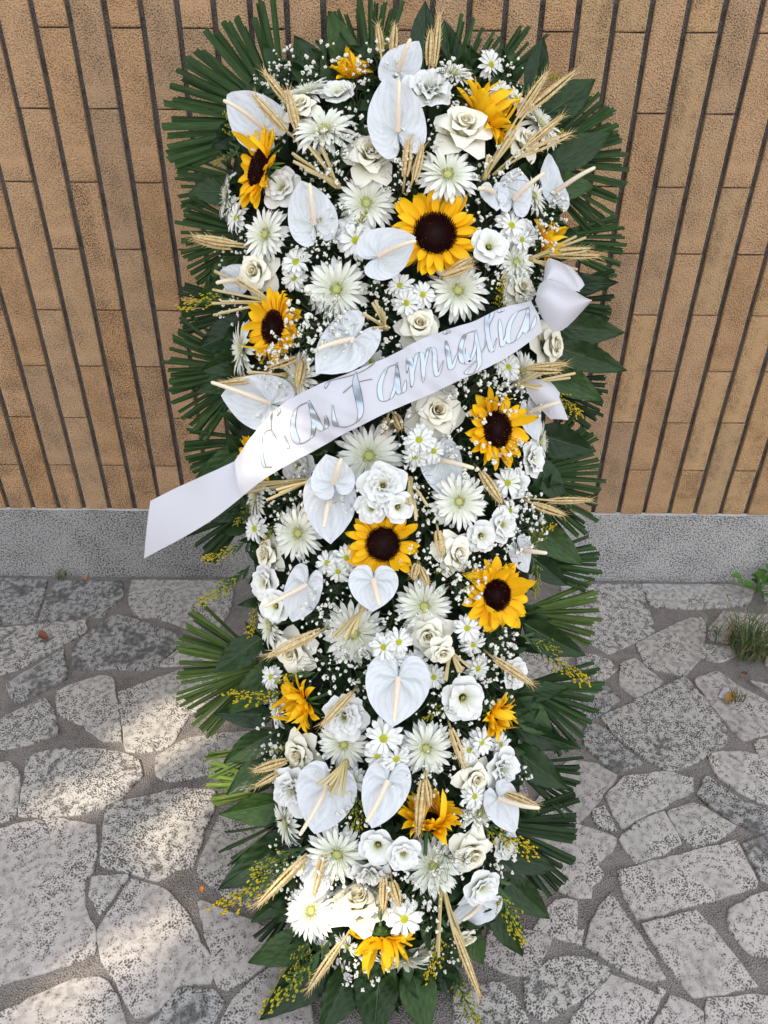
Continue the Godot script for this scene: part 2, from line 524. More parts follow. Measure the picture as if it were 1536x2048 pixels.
# anthurium: attached at the origin, the tip of its spathe at (0, 1, 0); width along x is set when it is laid
func make_spathe(k: int) -> Node3D:
	rng.seed = 600 + k
	var o := Node3D.new()
	var a_deg := [0.0, 5.0, 14.0, 32.0, 60.0, 90.0, 120.0, 145.0, 162.0, 172.0, 180.0]
	var r_len := [1.06, 0.99, 0.91, 0.80, 0.70, 0.66, 0.65, 0.62, 0.52, 0.34, 0.14]
	var cup := rng.randf_range(0.05, 0.2)
	var ph := rng.randf() * TAU
	var m := MB.new()
	m.grid(func(u: float, v: float) -> Vector3:
		var a := (u * 2.0 - 1.0) * 180.0
		var q := absf(a)
		var j := 0
		while j < 9 and q > a_deg[j + 1]:
			j += 1
		var f: float = (q - a_deg[j]) / (a_deg[j + 1] - a_deg[j])
		var r: float = lerpf(r_len[j], r_len[j + 1], f) * v
		var w := deg_to_rad(a)
		var x := sin(w) * r
		var y := cos(w) * r
		var z := cup * v * v * (0.6 + 0.4 * cos(w)) - 0.02
		z += 0.034 * cos(w * 7.0) * sin(v * PI) + 0.03 * sin(w * 2.0 + ph) * v * v
		z -= 0.05 * exp(-absf(x) * 24.0) * smoothstep(0.0, 0.3, v)
		z += 0.05 * v * v * v * sin(w * 3.0 + ph)
		z += 0.011 * sin((v * 0.9 + absf(w) * 0.55) * 22.0) * v
		return Vector3(x, y, z), 60, 14, Transform3D(), Color(0.90, 0.93, 0.90), Color(0.97, 0.97, 0.98))
	part(o, "spathe", m.mesh(), mats.spathe)
	part(o, "stem", stem_mesh(0.04, 1.0), mats.green)
	return o

func make_ear(k: int) -> Node3D:
	rng.seed = 700 + k
	var o := Node3D.new()
	var m := MB.new()
	var straw := Color(0.60, 0.43, 0.19)
	for q in 15:
		var s := q / 15.0
		for side in [-1.0, 1.0, 0.0]:
			var tone := straw.lerp(Color(0.72, 0.58, 0.33), rng.randf())
			tone = tone.lerp(Color(0.36, 0.22, 0.08), 0.25 if rng.randf() < 0.3 else 0.0)
			var fat: float = 0.40 * sin(PI * (0.22 + 0.68 * s))
			var off := 0.5 if side == 0.0 else 0.0
			var dirv := Vector3(side * 0.55, 1.7, 0.42 if side == 0.0 else 0.05)
			var b := Basis(Quaternion(Vector3(0, 1, 0), Vector3(side * 0.26, 1.0, 0.16 if side == 0.0 else 0.0).normalized()))
			var at := Vector3(side * fat * 0.62, s + 0.03 + off / 15.0, fat * (0.52 if side == 0.0 else -0.05))
			m.ball(at, Vector3(fat * 0.36, 0.055, fat * 0.36), 4, 5, b, tone)
			var e := at + Vector3(side * 0.04, 0.05, 0.0)
			m.tube([e, e + Vector3(side * rng.randf_range(0.05, 0.3), rng.randf_range(0.06, 0.16), rng.randf_range(-0.1, 0.25))], 0.02, 0.004, 3, tone, tone)
	for q in 4:
		m.tube([Vector3(0, 0.95, 0), Vector3(rng.randf_range(-0.5, 0.5), 1.12 + 0.12 * rng.randf(), rng.randf_range(-0.3, 0.3))], 0.02, 0.005, 3, straw, straw)
	part(o, "ear", m.mesh(), mats.straw)
	return o

func make_leaf(k: int, teeth: float) -> Node3D:
	rng.seed = 800 + k
	var o := Node3D.new()
	var fold := rng.randf_range(0.04, 0.12)
	var droop := rng.randf_range(0.02, 0.12)
	var ph := rng.randf() * TAU
	var side := rng.randf_range(-0.06, 0.06)
	var m := MB.new()
	m.grid(func(u: float, s: float) -> Vector3:
		var t := u * 2.0 - 1.0
		var w := 0.5 * pow(sin(PI * pow(s, 0.82)), 0.85) * (1.0 - 0.25 * s * s) * 1.12
		w *= 1.0 + teeth * (fposmod(s * 11.0, 1.0) - 0.5) * absf(t)
		var z := fold * absf(t) * sin(PI * s) - droop * s * s + 0.035 * sin(s * 9.0 + ph + signf(t)) * t * t
		z += 0.012 * sin((s - 0.32 * absf(t)) * TAU * 6.0) * sin(PI * s)
		return Vector3(t * w + side * sin(s * 3.0), s, z), 10, 22)
	part(o, "blade", m.mesh(), mats.leaf if k % 3 == 0 else mats.leaf_light if k % 3 == 1 else mats.leaf_dark)
	var rib := MB.new()
	var pts := []
	for q in 9:
		var s := q / 8.0 * 0.97
		pts.append(Vector3(side * sin(s * 3.0), s, -droop * s * s + 0.008))
	rib.tube(pts, 0.02, 0.006, 5, Color(0.10, 0.17, 0.06), Color(0.06, 0.12, 0.05))
	part(o, "midrib", rib.mesh(), mats.tinted)
	part(o, "leaf_stalk", stalk_mesh(), mats.green)
	return o

func stalk_mesh() -> ArrayMesh:
	var m := MB.new()
	m.tube([Vector3(0, 0.02, 0), Vector3(0, -0.15, -0.05), Vector3(0, -0.3, -0.18)], 0.018, 0.022, 5)
	return m.mesh()

func make_goldenrod(k: int, ripe: float) -> Node3D:
	rng.seed = 900 + k
	var o := Node3D.new()
	var stem := MB.new()
	var buds := MB.new()
	var g0 := Color(0.09, 0.16, 0.05)
	var bend := rng.randf_range(-0.25, 0.25)
	var pts := []
	for q in 7:
		var s := q / 6.0
		pts.append(Vector3(bend * s * s, s, 0.12 * sin(s * 2.5)))
	stem.tube(pts, 0.018, 0.007, 4, g0, g0)
	for q in 17:
		var s := 0.28 + 0.72 * q / 16.0
		var at := Vector3(bend * s * s, s, 0.12 * sin(s * 2.5))
		var a := q * 2.39996 + rng.randf()
		var long := rng.randf_range(0.12, 0.26) * (1.15 - 0.75 * s)  * 1.5
		var d := Vector3(cos(a), 0.75, sin(a) * 0.8 + 0.2).normalized() * long
		stem.tube([at, at + d * 0.6, at + d + Vector3(0, -0.02, 0)], 0.008, 0.005, 3, g0, g0)
		for j in 6:
			var f := 0.25 + 0.75 * j / 5.0
			var p := at + d * f + Vector3(rng.randf_range(-0.03, 0.03), rng.randf_range(-0.02, 0.03), rng.randf_range(0.0, 0.04))
			var tone := Color(0.20, 0.27, 0.035).lerp(Color(0.66, 0.46, 0.01), clampf(ripe * (0.35 + s) * rng.randf_range(0.4, 1.4), 0.0, 1.0))
			buds.ball(p, Vector3(0.015, 0.023, 0.015) * rng.randf_range(0.8, 1.25), 3, 5, Basis(Vector3(0, 0, 1), rng.randf_range(-0.7, 0.7)), tone)
	part(o, "stem", stem.mesh(), mats.tinted)
	part(o, "flower_buds", buds.mesh(), mats.tinted).set_meta("kind", "stuff")
	var lm := petal(0.13, 0.4, 0.25, 0.9, 0.1, -0.2, 0.06, 0.0, 0.05, Color(0.05, 0.10, 0.04), Color(0.06, 0.12, 0.045), 3, 5)
	for q in 9:
		var s := 0.03 + 0.075 * q
		part(o, "leaf", lm, mats.tinted, Transform3D(Basis(Vector3(0, 0, 1), (-1.0 if q % 2 else 1.0) * rng.randf_range(0.4, 1.0)) * Basis(Vector3(1, 0, 0), rng.randf_range(-0.1, 0.6)) * Basis.from_scale(Vector3.ONE * rng.randf_range(0.2, 0.32) * (1.1 - s)), Vector3(bend * s * s, s, 0.12 * sin(s * 2.5))))
	return o

func make_gypsophila(k: int, count: int) -> Node3D:
	rng.seed = 1000 + k
	var o := Node3D.new()
	var stems := MB.new()
	var fl := MB.new()
	var g := Color(0.10, 0.13, 0.07)
	for q in count:
		var a := rng.randf() * TAU
		var r := sqrt(rng.randf()) * 0.98
		var p := Vector3(cos(a) * r, sin(a) * r, rng.randf_range(-0.15, 0.35) - 0.25 * r)
		var mid := Vector3(p.x * 0.55 + rng.randf_range(-0.1, 0.1), p.y * 0.55 + rng.randf_range(-0.1, 0.1), -0.35)
		if q % 3 == 0:
			stems.tube([Vector3(0, -0.2, -1.0), mid], 0.014, 0.011, 3, g, g)
		stems.tube([mid, p], 0.010, 0.007, 3, g, g)
		var big := rng.randf_range(0.055, 0.115) * (1.0 if q % 5 else 0.55)
		for j in 8:
			var e := Vector3(rng.randf_range(-1, 1), rng.randf_range(-1, 1), rng.randf_range(-0.4, 1)).normalized() * big * 0.55
			fl.ball(p + e, Vector3(big, big * 0.55, big * 0.5) * rng.randf_range(0.55, 0.75), 3, 5, Basis(Vector3(rng.randf(), rng.randf(), rng.randf() + 0.1).normalized(), rng.randf() * 3.0), Color(0.93, 0.93, 0.88))
		fl.ball(p + Vector3(0, 0, -big * 0.6), Vector3(big * 0.5, big * 0.5, big * 0.6), 3, 4, Basis(), Color(0.2, 0.28, 0.1))
	part(o, "stems", stems.mesh(), mats.tinted)
	part(o, "florets", fl.mesh(), mats.floret).set_meta("kind", "stuff")
	return o

# ------------------------------------------------------------------ builders that make one thing each
func palm(c: Vector3, r: float, a0: float, a1: float, n: int, tone: int, label: String) -> void:
	var o := root("palm_fan", SPRAY * Transform3D(Basis(), c))
	tag(o, label, "palm leaf", "palm fans round the edge of the spray")
	var prev := 0.0
	for q in n:
		var a := deg_to_rad(lerpf(a0, a1, (q + rng.randf_range(-0.12, 0.12)) / maxf(1.0, n - 1.0)))
		var long := r * rng.randf_range(0.98, 1.06)
		var step := deg_to_rad(absf(a1 - a0)) / maxf(1.0, n - 1.0)
		var w := minf(step * r * 0.47, 0.0064) * rng.randf_range(0.8, 1.12)
		var slant := rng.randf_range(-0.5, 0.5)
		var deep := w * rng.randf_range(0.5, 1.1) * (1.0 if q % 2 else -1.0)
		var bow := rng.randf_range(-0.02, 0.012)
		var lift := rng.randf_range(-0.012, 0.016)
		var side := rng.randf_range(-0.007, 0.007)
		var m := MB.new()
		m.grid(func(u: float, v: float) -> Vector3:
			var t := u * 2.0 - 1.0
			var s := lerpf(0.06, 1.0, v)
			var ww := w * lerpf(0.35, 1.0, minf(1.0, s / 0.5))
			return Vector3(t * ww + side * s * s, s * long + (slant * t * w if v > 0.98 else 0.0), deep * (1.0 - absf(t)) * minf(1.0, s * 1.4) + bow * s * s + lift * s), 4, 6, Transform3D(Basis(Vector3(0, 0, 1), a - PI / 2.0), Vector3.ZERO))
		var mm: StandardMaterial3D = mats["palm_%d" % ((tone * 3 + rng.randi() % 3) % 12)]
		part(o, "frond_strip", m.mesh(), mm)

func spadix(a: Vector3, b: Vector3, r: float, o: Node3D) -> void:
	# given in the spray frame, made a child of the flower that it belongs to
	var m := MB.new()
	var pts := []
	for q in 9:
		var f := q / 8.0
		pts.append(a.lerp(b, f) + Vector3(0, 0, 1) * (b - a).length() * (0.16 * sin(f * PI * 0.9)) )
	m.tube(pts, r, r * 0.62, 9, Color(0.80, 0.66, 0.55), Color(0.86, 0.79, 0.60))
	m.ball(pts[8], Vector3.ONE * r * 0.62, 5, 9, Basis(), Color(0.86, 0.79, 0.60))
	for q in 170:
		var f := (q + 0.5) / 170.0
		var p := a.lerp(b, f) + Vector3(0, 0, 1) * (b - a).length() * (0.16 * sin(f * PI * 0.9))
		var d := (b - a).normalized()
		var s := d.cross(Vector3(0, 0, 1)).normalized()
		var w := q * 2.39996
		m.ball(p + (s * cos(w) + s.cross(d) * sin(w)) * lerpf(r, r * 0.62, f), Vector3.ONE * r * 0.2, 2, 4, Basis(), Color(0.82, 0.70, 0.58).lerp(Color(0.88, 0.81, 0.63), f))
	part(o, "spadix", m.mesh(), mats.spadix, o.transform.affine_inverse() * SPRAY)

func anthurium(which: int, at: Vector3, tip: Vector3, s0: Vector3, s1: Vector3, width: float, tilt: Vector2, has_spadix: bool, label: String) -> void:
	var o := lay("spathe", which, "anthurium", at, tip, width, Vector3(tilt.x, tilt.y, 1.0).normalized(), label, "anthurium", "white anthuriums in the spray")
	if has_spadix:
		spadix(s0, s1, 0.0037, o)

func wheat(which: int, base: Vector3, tip: Vector3, end: Vector3, label: String) -> void:
	var o := lay("ear", which, "wheat_ear", base, tip, 0.0150 + 0.002 * (which % 3), Vector3(rng.randf_range(-0.4, 0.4), rng.randf_range(-0.4, 0.4), 1), label, "wheat ear", "dried wheat ears in the spray")
	var m := MB.new()
	var d := (base - tip).normalized()
	m.tube([base - d * 0.01, base.lerp(end, 0.5) + Vector3(0, 0, 0.004), end], 0.0016, 0.0018, 5, Color(0.66, 0.52, 0.26), Color(0.55, 0.45, 0.2))
	part(o, "stalk", m.mesh(), mats.straw, o.transform.affine_inverse() * SPRAY)

func straw_bundle(at: Vector3, ends: Array, label: String) -> void:
	var o := root("straw_bundle", SPRAY * Transform3D(Basis(), at))
	tag(o, label, "straw", "cut straw stalks in the spray")
	for e in ends:
		for k in 2:
			var p: Vector3 = e - at + Vector3(rng.randf_range(-0.004, 0.004), rng.randf_range(-0.004, 0.004), rng.randf_range(-0.003, 0.008)) + (e - at) * rng.randf_range(-0.15, 0.03)
			var m := MB.new()
			var tone := Color(0.64, 0.50, 0.24).lerp(Color(0.45, 0.36, 0.14), rng.randf())
			m.tube([Vector3(rng.randf_range(-0.003, 0.003), rng.randf_range(-0.003, 0.003), 0.0), p * 0.5 + Vector3(0, 0, 0.003), p], 0.0017, 0.0021, 6, tone, tone.lightened(0.1))
			part(o, "stalk", m.mesh(), mats.straw)
	var knot := MB.new()
	knot.ball(Vector3.ZERO, Vector3(0.0045, 0.0045, 0.0045), 4, 6, Basis(), Color(0.42, 0.32, 0.14))
	part(o, "binding", knot.mesh(), mats.straw)

# a stone of the crazy paving: rough outline, rounded rim, flat top; corners in metres on the ground
func stone(kind: int, given: PackedVector2Array) -> MeshInstance3D:
	var grown := Geometry2D.offset_polygon(given, 0.0028, Geometry2D.JOIN_MITER)
	var corners: PackedVector2Array = grown[0] if grown.size() == 1 else given
	var c := Vector2.ZERO
	for p in corners:
		c += p
	c /= corners.size()
	var area := 0.0
	for q in corners.size():
		area += corners[q].cross(corners[(q + 1) % corners.size()])
	var ring: Array[Vector2] = []
	var k := corners.size()
	for q in k:
		var a := corners[q]
		var b := corners[(q + 1) % k]
		var steps := maxi(1, int((b - a).length() / 0.014))
		for s in steps:
			var f := float(s) / steps
			var p := a.lerp(b, f)
			if s == 0:      # corners are knocked off a little
				p = p.lerp(c, minf(0.002 / maxf(0.01, (p - c).length()), 0.3))
			var nn := (b - a).orthogonal().normalized()
			ring.append(p + nn * rng.randf_range(-0.0017, 0.0017) + (b - a).normalized() * rng.randf_range(-0.002, 0.002))
	var top := 0.0045 + rng.randf_range(0.0, 0.002)
	var m := MB.new()
	var turn := Transform2D(rng.randf() * TAU, Vector2(rng.randf() * 7.0, rng.randf() * 7.0))
	var tone := Color.WHITE * rng.randf_range(0.9, 1.06)
	tone.a = 1.0
	var cnt := ring.size()
	var inner := PackedVector2Array()
	for q in cnt:
		var p := ring[q]
		var d := (p - c).normalized()
		inner.append(p - d * 0.0022)
	for lv in 3:
		for q in cnt:
			var p: Vector2 = ring[q] + (ring[q] - c).normalized() * 0.001 if lv == 0 else ring[q] if lv == 1 else inner[q]
			var y: float = -0.004 if lv == 0 else top - 0.0015 if lv == 1 else top
			var d := (ring[q] - c).normalized()
			m.v.append(Vector3(p.x, y, p.y))
			m.n.append(Vector3(d.x, 0.15, d.y).normalized() if lv == 0 else Vector3(d.x, 0.9, d.y).normalized() if lv == 1 else Vector3.UP)
			m.t.append((turn * p) / 0.62)
			m.c.append(tone * (1.0 if lv == 2 else 0.9))
	for lv in 2:
		for q in cnt:
			var a := lv * cnt + q
			var b := lv * cnt + (q + 1) % cnt
			if area < 0.0:
				m.i.append_array(PackedInt32Array([a, a + cnt, b, b, a + cnt, b + cnt]))
			else:
				m.i.append_array(PackedInt32Array([a, b, a + cnt, b, b + cnt, a + cnt]))
	var tris := Geometry2D.triangulate_polygon(inner)
	for q in tris.size() / 3:
		var a := inner[tris[q * 3]]
		var b := inner[tris[q * 3 + 1]]
		var d := inner[tris[q * 3 + 2]]
		var flip := (b - a).cross(d - a) > 0.0
		m.i.append_array(PackedInt32Array([2 * cnt + tris[q * 3], 2 * cnt + tris[q * 3 + (1 if flip else 2)], 2 * cnt + tris[q * 3 + (2 if flip else 1)]]))
	var o := MeshInstance3D.new()
	o.mesh = m.mesh()
	o.material_override = mats["stone_%d" % kind]
	return o

# a brick: chamfered block, its face at z = 0 looking along +z, from (0,0) to (w,h)
func brick_mesh(w: float, h: float, deep: float, tone: Color) -> ArrayMesh:
	var m := MB.new()
	var ch := 0.0022
	var jit := func() -> float: return rng.randf_range(-0.0006, 0.0006)
	var off := Vector2(rng.randf(), rng.randf())
	var xs := [0.0, ch, w - ch, w]
	var ys := [0.0, ch, h * 0.33, h * 0.66, h - ch, h]
	var base := m.v.size()
	for b in 6:
		for a in 4:
			var edge := a == 0 or a == 3 or b == 0 or b == 5
			var p := Vector3(xs[a] + jit.call(), ys[b] + jit.call(), -ch if edge else 0.0)
			m.v.append(p)
			m.n.append(Vector3((-0.7 if a == 0 else 0.7 if a == 3 else 0.0), (-0.7 if b == 0 else 0.7 if b == 5 else 0.0), 1.0).normalized())
			m.t.append(Vector2(p.x, -p.y) / 0.44 + off)
			m.c.append(tone)
	for b in 5:
		for a in 3:
			var q := base + b * 4 + a
			m.i.append_array(PackedInt32Array([q, q + 5, q + 1, q, q + 4, q + 5]))
	var rim := [Vector3(0, 0, -ch), Vector3(w, 0, -ch), Vector3(w, h, -ch), Vector3(0, h, -ch)]
	for q in 4:
		var a: Vector3 = rim[q]
		var b: Vector3 = rim[(q + 1) % 4]
		var back := Vector3(0, 0, -deep)
		m.tri(a, a + back, b + back, tone)
		m.tri(a, b + back, b, tone)
	return m.mesh()

# ------------------------------------------------------------------ lettering: pen strokes laid on the ribbon
func smooth_line(p: Array, per := 7) -> PackedVector2Array:
	var o := PackedVector2Array()
	for q in p.size() - 1:
		var a: Vector2 = p[maxi(q - 1, 0)]
		var b: Vector2 = p[q]
		var c: Vector2 = p[q + 1]
		var d: Vector2 = p[mini(q + 2, p.size() - 1)]
		for s in per:
			o.append(b.cubic_interpolate(c, a, d, float(s) / per))
	o.append(p[p.size() - 1])
	return o

func letter(o: Node3D, lay_on: Callable, x0: float, x1: float, strokes: Array, thick: float) -> void:
	for layer in 2:
		var m := MB.new()
		for st in strokes:
			var line := smooth_line(st)
			var k := line.size()
			var pts := PackedVector2Array()
			for p in line:
				var up := 0.037 * p.y if p.y > 0.0 and p.y <= 1.0 else 0.016 * p.y if p.y < 0.0 else 0.037 + 0.018 * (p.y - 1.0)
				pts.append(Vector2(lerpf(x0, x1, p.x) + 0.3 * up - 0.006, 0.0155 + up))
			var base := m.v.size()
			for q in k:
				var d := (pts[mini(q + 1, k - 1)] - pts[maxi(q - 1, 0)]).normalized()
				var down := clampf(absf(d.dot(Vector2(0.3, 1.0).normalized())) * 1.6 - 0.75, 0.0, 1.0)
				var taper := sin(clampf(float(q) / (k - 1), 0.02, 0.98) * PI)
				var w: float = 0.0006 + 0.8 * thick * pow(down, 1.5) * minf(1.0, taper * 1.5)
				if layer == 1:
					w = maxf(0.0001, w - 0.00065)
				for s in [-1.0, 1.0]:
					var e: Array = lay_on.call(pts[q] + d.orthogonal() * w * s)
					var nn: Vector3 = e[1]
					m.v.append(e[0] + nn * (0.0005 if layer == 0 else 0.0009))
					m.n.append(nn)
					m.t.append(Vector2(0.5 + 0.5 * s, float(q) / k))
					m.c.append(Color.WHITE)
			for q in k - 1:
				var a := base + q * 2
				m.i.append_array(PackedInt32Array([a, a + 2, a + 1, a + 1, a + 2, a + 3]))
		part(o, "letter_outline" if layer == 0 else "letter_fill", m.mesh(), mats.gold_ink if layer == 0 else mats.silver_foil)

func cloth(o: Node3D, called: String, c: Array, bulge: Vector3) -> void:
	var m := MB.new()
	m.grid(func(u: float, v: float) -> Vector3:
		var a: Vector3 = c[0].lerp(c[1], v)
		var b: Vector3 = c[2].lerp(c[3], v)
		return a.lerp(b, u) + bulge * sin(v * PI) * (0.35 + 0.65 * u) + bulge * 0.4 * sin(u * PI), 12, 14)
	part(o, called, m.mesh(), mats.satin)

func sheet_between(o: Node3D, called: String, a: Array[Vector3], b: Array[Vector3], bulge: float) -> void:
	var along := func(p: Array[Vector3], s: float) -> Vector3:
		var f := clampf(s, 0.0, 1.0) * (p.size() - 1)
		var j := mini(int(f), p.size() - 2)
		return p[j].cubic_interpolate(p[j + 1], p[maxi(j - 1, 0)], p[mini(j + 2, p.size() - 1)], f - j)
	var m := MB.new()
	m.grid(func(u: float, v: float) -> Vector3:
		var p: Vector3 = along.call(b, u)
		var q: Vector3 = along.call(a, u)
		return p.lerp(q, v) + Vector3(0, 0, bulge * sin(v * PI) * (0.4 + 0.6 * sin(u * PI))), 16, 12)
	part(o, called, m.mesh(), mats.satin)

var laid: Array[PackedVector2Array] = []

func lay_stone(kind: int, corners: Array) -> void:
	var grown := Geometry2D.offset_polygon(PackedVector2Array(corners), 0.006, Geometry2D.JOIN_MITER)
	if grown.size():
		laid.append(grown[0])
	var o := stone(kind, PackedVector2Array(corners))
	o.name = "paving_stone_%03d" % taken.get("paving_stone", 0) if taken.has("paving_stone") else "paving_stone"
	taken["paving_stone"] = taken.get("paving_stone", 0) + 1
	pavement.add_child(o, true)

var pavement: MeshInstance3D

func _ready() -> void:
	rng.seed = 7
	# ---------------------------------------------------------------- camera
	SPRAY = Transform3D(Basis(Vector3(1, 0, 0), deg_to_rad(-33.8)) * Basis(Vector3(0, 0, 1), deg_to_rad(0.5)), Vector3(0, 0.5802, 0.557))
	var camera := Camera3D.new()
	camera.name = "camera"
	camera.fov = 67.3113
	camera.near = 0.05
	camera.far = 200.0
	camera.transform = Transform3D(Basis(Vector3(1, 0, 0), deg_to_rad(-33.8)) * Basis(Vector3(0, 0, 1), deg_to_rad(0.5)), Vector3(0, RISE, BACK))
	add_child(camera)
	camera.current = true
	# ---------------------------------------------------------------- sky, sun, exposure
	var sky_mat := ProceduralSkyMaterial.new()
	sky_mat.sky_top_color = Color(0.81, 0.835, 0.865)
	sky_mat.sky_horizon_color = Color(0.975, 0.94, 0.905)
	sky_mat.sky_curve = 0.12
	sky_mat.sky_energy_multiplier = 1.52
	sky_mat.ground_bottom_color = Color(0.45, 0.44, 0.43)
	sky_mat.ground_horizon_color = Color(0.7, 0.69, 0.68)
	sky_mat.sun_angle_max = 4.0
	var sky := Sky.new()
	sky.sky_material = sky_mat
	var env := Environment.new()
	env.background_mode = Environment.BG_SKY
	env.sky = sky
	env.tonemap_mode = Environment.TONE_MAPPER_LINEAR
	env.tonemap_exposure = 1.0
	env.sdfgi_enabled = true
	env.ssao_enabled = true
	env.ssil_enabled = true
	var we := WorldEnvironment.new()
	we.name = "world"
	we.environment = env
	add_child(we)
	var to_sun := Vector3(-0.50, 0.78, 0.38).normalized()
	var sun := DirectionalLight3D.new()
	sun.name = "sun"
	sun.light_energy = 1.5
	sun.light_color = Color(1.0, 0.94, 0.84)
	sun.light_angular_distance = 0.5
	sun.shadow_enabled = true
	sun.basis = Basis.looking_at(-to_sun, Vector3.UP)
	add_child(sun)

	make_materials()
	build_wall()
	build_pavement()
	build_unseen_tree(to_sun)
	build_plants()
	make_variants()
	build_cushion()
	build_ribbon()
	build_flowers()
	for kind in variants:
		for o in variants[kind]:
			o.free()


func make_materials() -> void:
	plain("white_petal", Color.WHITE, 0.55, Color(0.35, 0.36, 0.33), 0.3).albedo_color = lin(0.86, 0.86, 0.85)
	plain("yellow_petal", Color.WHITE, 0.5, Color(0.5, 0.5, 0.5), 0.3)
	plain("rose_petal", Color.WHITE, 0.5, Color(0.4, 0.38, 0.3), 0.35).albedo_color = lin(0.95, 0.945, 0.91)
	plain("lisianthus_petal", Color.WHITE, 0.5, Color(0.35, 0.35, 0.35), 0.35).albedo_color = lin(0.85, 0.85, 0.86)
	plain("spathe", Color.WHITE, 0.27, Color(0.12, 0.12, 0.12), 0.5).albedo_color = lin(0.73, 0.74, 0.77)
	var vein := PackedByteArray()
	var soft := noise_bytes(256, FastNoiseLite.TYPE_SIMPLEX, 0.03, 3, 12)
	for q in soft.size():
		var u := (q % 256) / 256.0
		var v := (q / 256) / 256.0
		var bent := absf(u - 0.5) * 34.0 + 5.0 * v * v + 0.8 * (soft[q] / 255.0 - 0.5)
		var line := smoothstep(0.55, 1.0, cos(bent * TAU * 0.5)) * smoothstep(0.08, 0.3, v)
		var k := 0.965 - 0.045 * line + 0.015 * (soft[q] / 255.0 - 0.5)
		for ch in 3:
			vein.append(int(clampf(k * 255.0 + 2.0 * ch, 0, 255)))
	mats.spathe.albedo_texture = tex(256, vein)
	plain("floret", Color.WHITE, 0.6, Color(0.2, 0.2, 0.18), 0.3).albedo_color = lin(0.88, 0.88, 0.86)
	plain("spadix", Color.WHITE, 0.5)
	plain("tinted", Color.WHITE, 0.55, Color(0.15, 0.15, 0.15), 0.35)
	plain("dark_disc", Color.WHITE, 0.7, Color.BLACK, 0.25)
	plain("green", lin(0.05, 0.11, 0.03), 0.5)
	plain("straw", Color.WHITE, 0.6, Color.BLACK, 0.35)
	plain("satin", lin(0.58, 0.58, 0.64), 0.32, Color(0.25, 0.25, 0.25), 0.5)
	mats.satin.rim_enabled = true
	mats.satin.rim = 0.3
	plain("gold_ink", lin(0.20, 0.14, 0.085), 0.5).metallic = 0.2
	plain("silver_foil", lin(0.50, 0.56, 0.65), 0.32).metallic = 0.85
	var lt := leaf_grain("leaf", 21)
	var a: StandardMaterial3D = plain("leaf", lin(0.024, 0.056, 0.015), 0.33, Color(0.10, 0.16, 0.04), 0.36)
	a.albedo_texture = lt
	a = plain("leaf_dark", lin(0.017, 0.042, 0.014), 0.30, Color(0.08, 0.12, 0.03), 0.36)
	a.albedo_texture = lt
	a = plain("leaf_light", lin(0.042, 0.092, 0.020), 0.35, Color(0.14, 0.2, 0.05), 0.36)
	a.albedo_texture = lt
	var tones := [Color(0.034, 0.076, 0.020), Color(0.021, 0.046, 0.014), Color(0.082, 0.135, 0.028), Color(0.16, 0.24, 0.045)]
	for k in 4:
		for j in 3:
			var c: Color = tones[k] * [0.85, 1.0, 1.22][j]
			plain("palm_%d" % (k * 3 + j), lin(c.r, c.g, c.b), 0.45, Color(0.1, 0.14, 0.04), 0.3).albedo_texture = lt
	stone_mat("stone_0", 31, Color(0.56, 0.53, 0.50), 0.395, 0.24, 0.26)
	stone_mat("stone_1", 42, Color(0.56, 0.532, 0.505), 0.42, 0.40, 0.36)
	stone_mat("stone_2", 53, Color(0.565, 0.52, 0.50), 0.365, 0.22, 0.25)
	stone_mat("stone_3", 64, Color(0.46, 0.447, 0.44), 0.42, 0.37, 0.56)
	grain_mat("brick_plain", 71, Color(0.50, 0.316, 0.182), 0.06, 0.30, 0.42)
	grain_mat("brick_stained", 82, Color(0.49, 0.305, 0.172), 0.10, 0.41, 0.42)
	grain_mat("brick_blotched", 93, Color(0.51, 0.328, 0.176), 0.20, 0.29, 0.42)
	grain_mat("mortar", 104, Color(0.15, 0.138, 0.132), 0.25, 0.42, 0.4)
	grain_mat("paving_mortar", 114, Color(0.26, 0.234, 0.22), 0.15, 0.30, 0.45, 640)
	grain_mat("plinth_stone", 124, Color(0.42, 0.41, 0.405), 0.05, 0.42, 0.15, 640)


